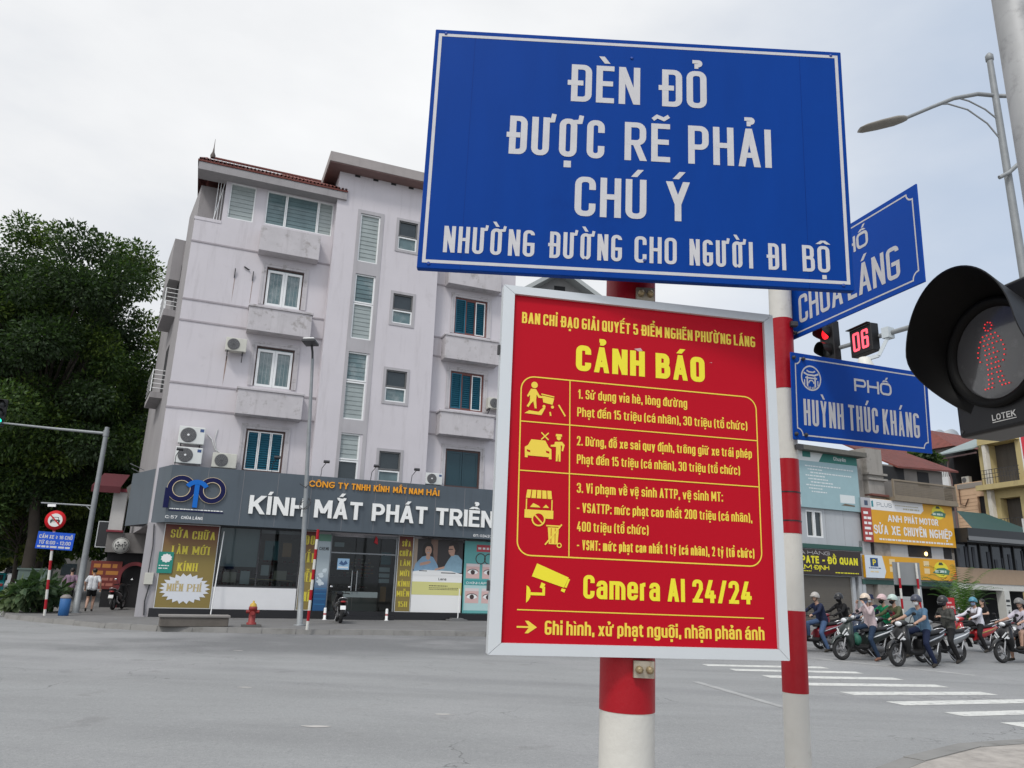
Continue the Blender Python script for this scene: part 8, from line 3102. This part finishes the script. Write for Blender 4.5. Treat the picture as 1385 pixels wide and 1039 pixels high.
navy_, jeans, black_ = cloth('navy', (0.018, 0.024, 0.055)), cloth('jeans', (0.06, 0.10, 0.19)), cloth('black', (0.014, 0.014, 0.015))
djeans = cloth('dark_jeans', (0.022, 0.04, 0.075))
shoe, sandal = cloth('shoe', (0.04, 0.035, 0.03)), cloth('sandal', (0.20, 0.10, 0.07))
maskw, maskb = cloth('mask_white', (0.62, 0.63, 0.64), 0.05), cloth('mask_blue', (0.24, 0.32, 0.46), 0.05)
p_black = mk('paint_black', (0.008, 0.008, 0.009), 0.32, coat=.25, spec=.35)
p_grey = mk('paint_grey_green', (0.022, 0.030, 0.028), 0.32, coat=.3)
p_silver = mk('paint_silver', (0.24, 0.25, 0.26), 0.3, metal=.4, coat=.4)
p_red = mk('paint_red', (0.36, 0.015, 0.02), 0.3, coat=.6)
p_dred = mk('paint_dark_red', (0.16, 0.008, 0.015), 0.3, coat=.6)
p_navy = mk('paint_navy', (0.02, 0.03, 0.06), 0.3, coat=.6)
p_gold = mk('paint_gold', (0.36, 0.27, 0.07), 0.4, metal=.3)
whitetrim = mk('trim_white', (0.66, 0.68, 0.69), 0.3)
GR = 'riders waiting at the junction'

# A: pink jacket, hands raised to the face
bike('dark green grey scooter with white nose stripes under the rider in the pale pink jacket', 10.17, 21.42, 197.5, p_grey, whitetrim, bag=mk('bag_green', (0.02, 0.12, 0.08), 0.6, var=.3))
J = rider_joints(0.06, 'face')
J['ankle_mat'] = 0
o, HM = person('rider in pale pink hooded jacket and cream helmet holding both hands to the face', (10.17, 21.42, 0), 197.5, J, [SKIN, cloth('pale_pink', (0.52, 0.42, 0.43)), djeans, sandal, cloth('pale_pink', (0.52, 0.42, 0.43))], head_yaw=radians(18), group=GR, female=True)
helmet(o, HM, mk('helmet_cream', (0.60, 0.50, 0.40), 0.35), True)
mask(o, HM, maskb, 0.01)
# B: blue shirt
bike('black scooter with bright headlight under the rider in the blue shirt', 10.85, 20.08, 204.3, p_black, chrome)
J = rider_joints(0.10, 'grip')
J['sleeve'] = 0.40
o, HM = person('rider in short sleeved blue shirt and white mask with hands on the grips', (10.85, 20.08, 0), 204.3, J, [SKIN, cloth('blue_shirt', (0.085, 0.155, 0.235)), cloth('navy_trousers', (0.012, 0.018, 0.045)), shoe, cloth('blue_shirt', (0.085, 0.155, 0.235))], head_yaw=radians(14), group=GR)
helmet(o, HM, mk('helmet_navy', (0.045, 0.05, 0.075), 0.4))
mask(o, HM, maskw)
# C: camouflage jacket on a silver scooter
bike('silver grey scooter half hidden behind the blue shirted rider', 12.29, 21.46, 200, p_silver, whitetrim)
J = rider_joints(0.03, 'lap')
cam_m = mk('cloth_camouflage', (0.075, 0.075, 0.068), 0.85, var=0.9, vscale=16, dirt=(10, .5, .8, (.015, .02, .015)))
o, HM = person('rider in camouflage jacket and black helmet looking down at the hands', (12.29, 21.46, 0), 200, J, [SKIN, cam_m, black_, shoe, cam_m], head_pitch=radians(24), head_yaw=radians(10), group=GR)
helmet(o, HM, mk('helmet_black', (0.02, 0.02, 0.022), 0.3), True)
mask(o, HM, black_)
# D: red motorbike, white shirt
bike('red motorbike with gold rear side and spoked wheels by the leafy plant', 15.87, 25.99, 196, p_red, p_gold, 'underbone', spoked=True)
J = rider_joints(0.05, 'grip', 'L')
o, HM = person('rider in white shirt and turquoise helmet with a dark bag at the chest', (15.87, 25.99, 0), 196, J, [SKIN, cloth('white_shirt', (0.60, 0.60, 0.66), .1), black_, shoe, cloth('white_shirt', (0.60, 0.60, 0.66), .1)], head_yaw=radians(30), group=GR)
helmet(o, HM, mk('helmet_turquoise', (0.06, 0.22, 0.30), 0.35, var=.4, vscale=12))
mask(o, HM, maskb)
m = MB()
m.ell((0.42, 0.02, 1.12), (0.09, 0.15, 0.11), 14)
m.tube([(0.40, 0.10, 1.18), (0.36, 0.13, 1.34), (0.26, 0.12, 1.44)], 0.014, 6)
m.tube([(0.40, -0.10, 1.18), (0.36, -0.13, 1.34), (0.26, -0.12, 1.44)], 0.014, 6)
m.build('chest_bag', mk('bag_dark', (0.045, 0.03, 0.03), 0.7), o)
# E: right edge
bike('black scooter with silver stripes cut by the right edge of the picture', 14.81, 22.10, 200, p_black, whitetrim)
J = rider_joints(0.04, 'grip', 'R')
J['sleeve'] = 0.5
J['bare_leg'] = 0.6
o, HM = person('rider in pale lilac shirt and grey cap helmet at the right edge', (14.81, 22.10, 0), 200, J, [SKIN, cloth('lilac', (0.50, 0.47, 0.54), .1), cloth('dark_shorts', (0.03, 0.03, 0.035)), shoe, cloth('lilac', (0.50, 0.47, 0.54), .1)], head_yaw=radians(12), group=GR)
helmet(o, HM, mk('helmet_grey', (0.16, 0.155, 0.15), 0.4))
m = MB()
m.tube([(0.30, 0.17, 1.36), (0.42, 0.05, 1.18), (0.40, -0.14, 1.02)], 0.016, 6)
m.build('bag_strap', plastic, o)
# F: navy jacket by the post
bike('dark red scooter mostly hidden behind the slim banded post', 9.95, 24.1, 197, p_dred, chrome)
J = rider_joints(0.16, 'grip')
o, HM = person('rider in navy jacket and blue jeans with pale cap helmet beside the post', (9.95, 24.1, 0), 197, J, [SKIN, navy_, jeans, shoe, navy_], head_yaw=radians(15), group=GR)
helmet(o, HM, mk('helmet_stone', (0.36, 0.34, 0.32), 0.4))
# G: black hooded rider
bike('dark red motorbike behind the pink jacketed rider', 11.2, 25.4, 198, p_dred, chrome)
J = rider_joints(0.12, 'grip')
o, HM = person('rider all in black with covered face behind the red motorbike', (11.2, 25.4, 0), 198, J, [black_, black_, black_, shoe, black_], head_yaw=radians(10), group=GR)
helmet(o, HM, MATS['helmet_black'], True)
mask(o, HM, black_, 0.015)
# H, I, J: three behind
bike('navy scooter at the back of the waiting group', 11.8, 24.6, 200, p_navy, chrome)
J = rider_joints(0.10, 'grip')
o, HM = person('rider in dark navy jacket with bucket hat and white mask at the back', (11.8, 24.6, 0), 200, J, [SKIN, navy_, djeans, shoe, navy_], head_yaw=radians(20), group=GR)
m = MB()
m.T = HM
m.lathe([(0.155, 0.015), (0.118, 0.055), (0.112, 0.12), (0.09, 0.15), (0, 0.155)], 20)
m.build('hat', navy_, o)
mask(o, HM, maskw)
bike('black scooter under the rider in the bright green jacket', 11.78, 23.75, 199, p_black, chrome)
J = rider_joints(0.10, 'grip')
gj = cloth('green_jacket', (0.010, 0.19, 0.085))
o, HM = person('rider in bright green jacket with pink and white helmet', (11.78, 23.75, 0), 199, J, [SKIN, gj, black_, shoe, gj], group=GR, female=True)
helmet(o, HM, mk('helmet_pink', (0.58, 0.42, 0.42), 0.4, var=.5, vscale=14))
mask(o, HM, black_)
bike('black motorbike with chrome exhaust just behind the green grey scooter', 11.72, 22.95, 199, p_black, p_silver)
J = rider_joints(0.12, 'grip')
oj = cloth('olive', (0.075, 0.082, 0.042))
o, HM = person('rider in olive jacket with dark red scarf and white green helmet', (11.72, 22.95, 0), 199, J, [SKIN, oj, black_, shoe, oj], group=GR)
helmet(o, HM, mk('helmet_mint', (0.42, 0.52, 0.48), 0.35))
mask(o, HM, black_)
m = MB()
m.loft([ringy(0.44, 1.12, .09, .12), ringy(0.50, 1.14, .06, .09)])
m.build('scarf', cloth('dark_red', (0.13, 0.012, 0.02)), o)
# K: standing woman with long hair
J = {'hip': (0, 0, 0.93), 'neck': (0.02, 0, 1.40), 'head': (0.03, 0, 1.55), 'skirt': 0.60, 'sleeve': 0.35, 'bare_leg': 0.3,
     'elbowR': (0.16, -0.26, 1.16), 'handR': (0.38, -0.12, 1.16), 'elbowL': (0.10, 0.27, 1.14), 'handL': (0.34, 0.14, 1.12),
     'kneeR': (0.04, -0.10, 0.50), 'ankleR': (0.0, -0.10, 0.09), 'toeR': (0.16, -0.12, 0.03), 'kneeL': (0.02, 0.10, 0.50), 'ankleL': (-0.04, 0.10, 0.09), 'toeL': (0.12, 0.12, 0.03)}
o, HM = person('woman in black dress with long dark hair standing behind the red motorbike', (18.35, 30.0, 0), 200, J, [SKIN, black_, black_, shoe, black_], female=True)
hair_cap(o, HM, 0.30)
# bikes parked along the far kerb and by the shop
for k, (x, y, d, lab, c) in enumerate(((18.9, 31.6, 120, 'grey scooter parked nearest the standing woman', p_silver), (19.7, 32.0, 118, 'black scooter parked second in the far row', p_black), (20.5, 32.4, 121, 'navy scooter parked at the right end of the far row', p_navy))):
    bike(lab, x, y, d, c, chrome, group='scooters parked in a row at the far kerb')
bike('black scooter parked with its white plate towards the road before the shop entrance', -5.95, 28.55, 108, p_black, chrome, group='scooters parked on the left pavement', z=0.15)
bike('dark scooter parked tail out beside the side street arch', -16.75, 33.6, 100, p_black, chrome, group='scooters parked on the left pavement', z=0.15)

# walkers on the left pavement, seen from behind
J = {'hip': (0, 0, 0.92), 'neck': (0.03, 0, 1.40), 'head': (0.05, 0, 1.555), 'sleeve': 0.45, 'bare_leg': 0.62,
     'elbowR': (-0.10, -0.27, 1.13), 'handR': (-0.02, -0.30, 0.86), 'elbowL': (0.02, 0.28, 1.12), 'handL': (0.14, 0.26, 0.88),
     'kneeR': (0.16, -0.09, 0.50), 'ankleR': (0.04, -0.09, 0.10), 'toeR': (0.20, -0.10, 0.035), 'kneeL': (0.02, 0.09, 0.49), 'ankleL': (-0.24, 0.09, 0.16), 'toeL': (-0.12, 0.10, 0.035), 'ankle_mat': 0}
wt = cloth('white_tee', (0.62, 0.63, 0.66), .08)
o, HM = person('walker in white T-shirt and black shorts seen from behind on the left pavement', (-16.75, 31.7, 0.15), 112, J, [SKIN, wt, black_, shoe, wt], group='walkers on the left pavement')
hair_cap(o, HM)
J = dict(J)
J['sleeve'] = 0.5
J.pop('bare_leg')
J['kneeR'], J['ankleR'], J['toeR'] = (0.03, -0.09, 0.49), (-0.20, -0.09, 0.15), (-0.08, -0.10, 0.035)
J['kneeL'], J['ankleL'], J['toeL'] = (0.15, 0.09, 0.50), (0.06, 0.09, 0.10), (0.22, 0.10, 0.035)
pt_ = cloth('mauve', (0.22, 0.15, 0.20))
o, HM = person('walker in mauve shirt and dark trousers just left of the grey mast', (-18.55, 33.3, 0.15), 112, J, [SKIN, pt_, black_, shoe, pt_], group='walkers on the left pavement')
hair_cap(o, HM)

# ------------------------------------------------------------------ last: pieces of a part that lie well apart become parts of their own
def split_apart(o):
    me = o.data
    nv = len(me.vertices)
    if nv > 6000 or o.name.split('.')[0] in ('person', 'crown', 'foliage', 'stem', 'trunk', 'frond'):
        return
    par = list(range(nv))

    def find(i):
        while par[i] != i:
            par[i] = par[par[i]]
            i = par[i]
        return i
    for e in me.edges:
        a, b = find(e.vertices[0]), find(e.vertices[1])
        if a != b:
            par[a] = b
    roots = {}
    isl = np.array([roots.setdefault(find(i), len(roots)) for i in range(nv)])
    k = len(roots)
    if k < 2 or k > 400:
        return
    sc = o.matrix_world.to_scale().x
    co = np.empty(nv * 3, np.float32)
    me.vertices.foreach_get('co', co)
    co = co.reshape(-1, 3) * sc
    lo, hi = np.full((k, 3), 1e9), np.full((k, 3), -1e9)
    np.minimum.at(lo, isl, co)
    np.maximum.at(hi, isl, co)
    size = (hi - lo).max(1)
    gap = np.maximum(0, np.maximum(lo[:, None] - hi[None], lo[None] - hi[:, None]))
    near = np.sqrt((gap ** 2).sum(2)) <= np.maximum(0.02, 0.5 * np.maximum(size[:, None], size[None]))
    pp = list(range(k))

    def f2(i):
        while pp[i] != i:
            i = pp[i]
        return i
    for a, b in zip(*np.nonzero(np.triu(near, 1))):
        a, b = f2(a), f2(b)
        if a != b:
            pp[a] = b
    groups = {}
    for i in range(k):
        groups.setdefault(f2(i), []).append(i)
    if len(groups) < 2 or len(groups) > 14:
        return
    keep = list(groups.values())
    base = o.name.split('.')[0]
    for gi, g_ in enumerate(keep):
        me2 = me.copy()
        bm = bmesh.new()
        bm.from_mesh(me2)
        bm.verts.ensure_lookup_table()
        gs = set(g_)
        bmesh.ops.delete(bm, geom=[v for v in bm.verts if int(isl[v.index]) not in gs], context='VERTS')
        bm.to_mesh(me2)
        bm.free()
        if gi == 0:
            first = me2
        else:
            c = o.copy()
            c.name = base
            c.data = me2
            COL.objects.link(c)
    o.data = first


bpy.context.view_layer.update()
for o in [q for q in S.objects if q.type == 'MESH' and q.parent is not None and not q.children]:
    split_apart(o)
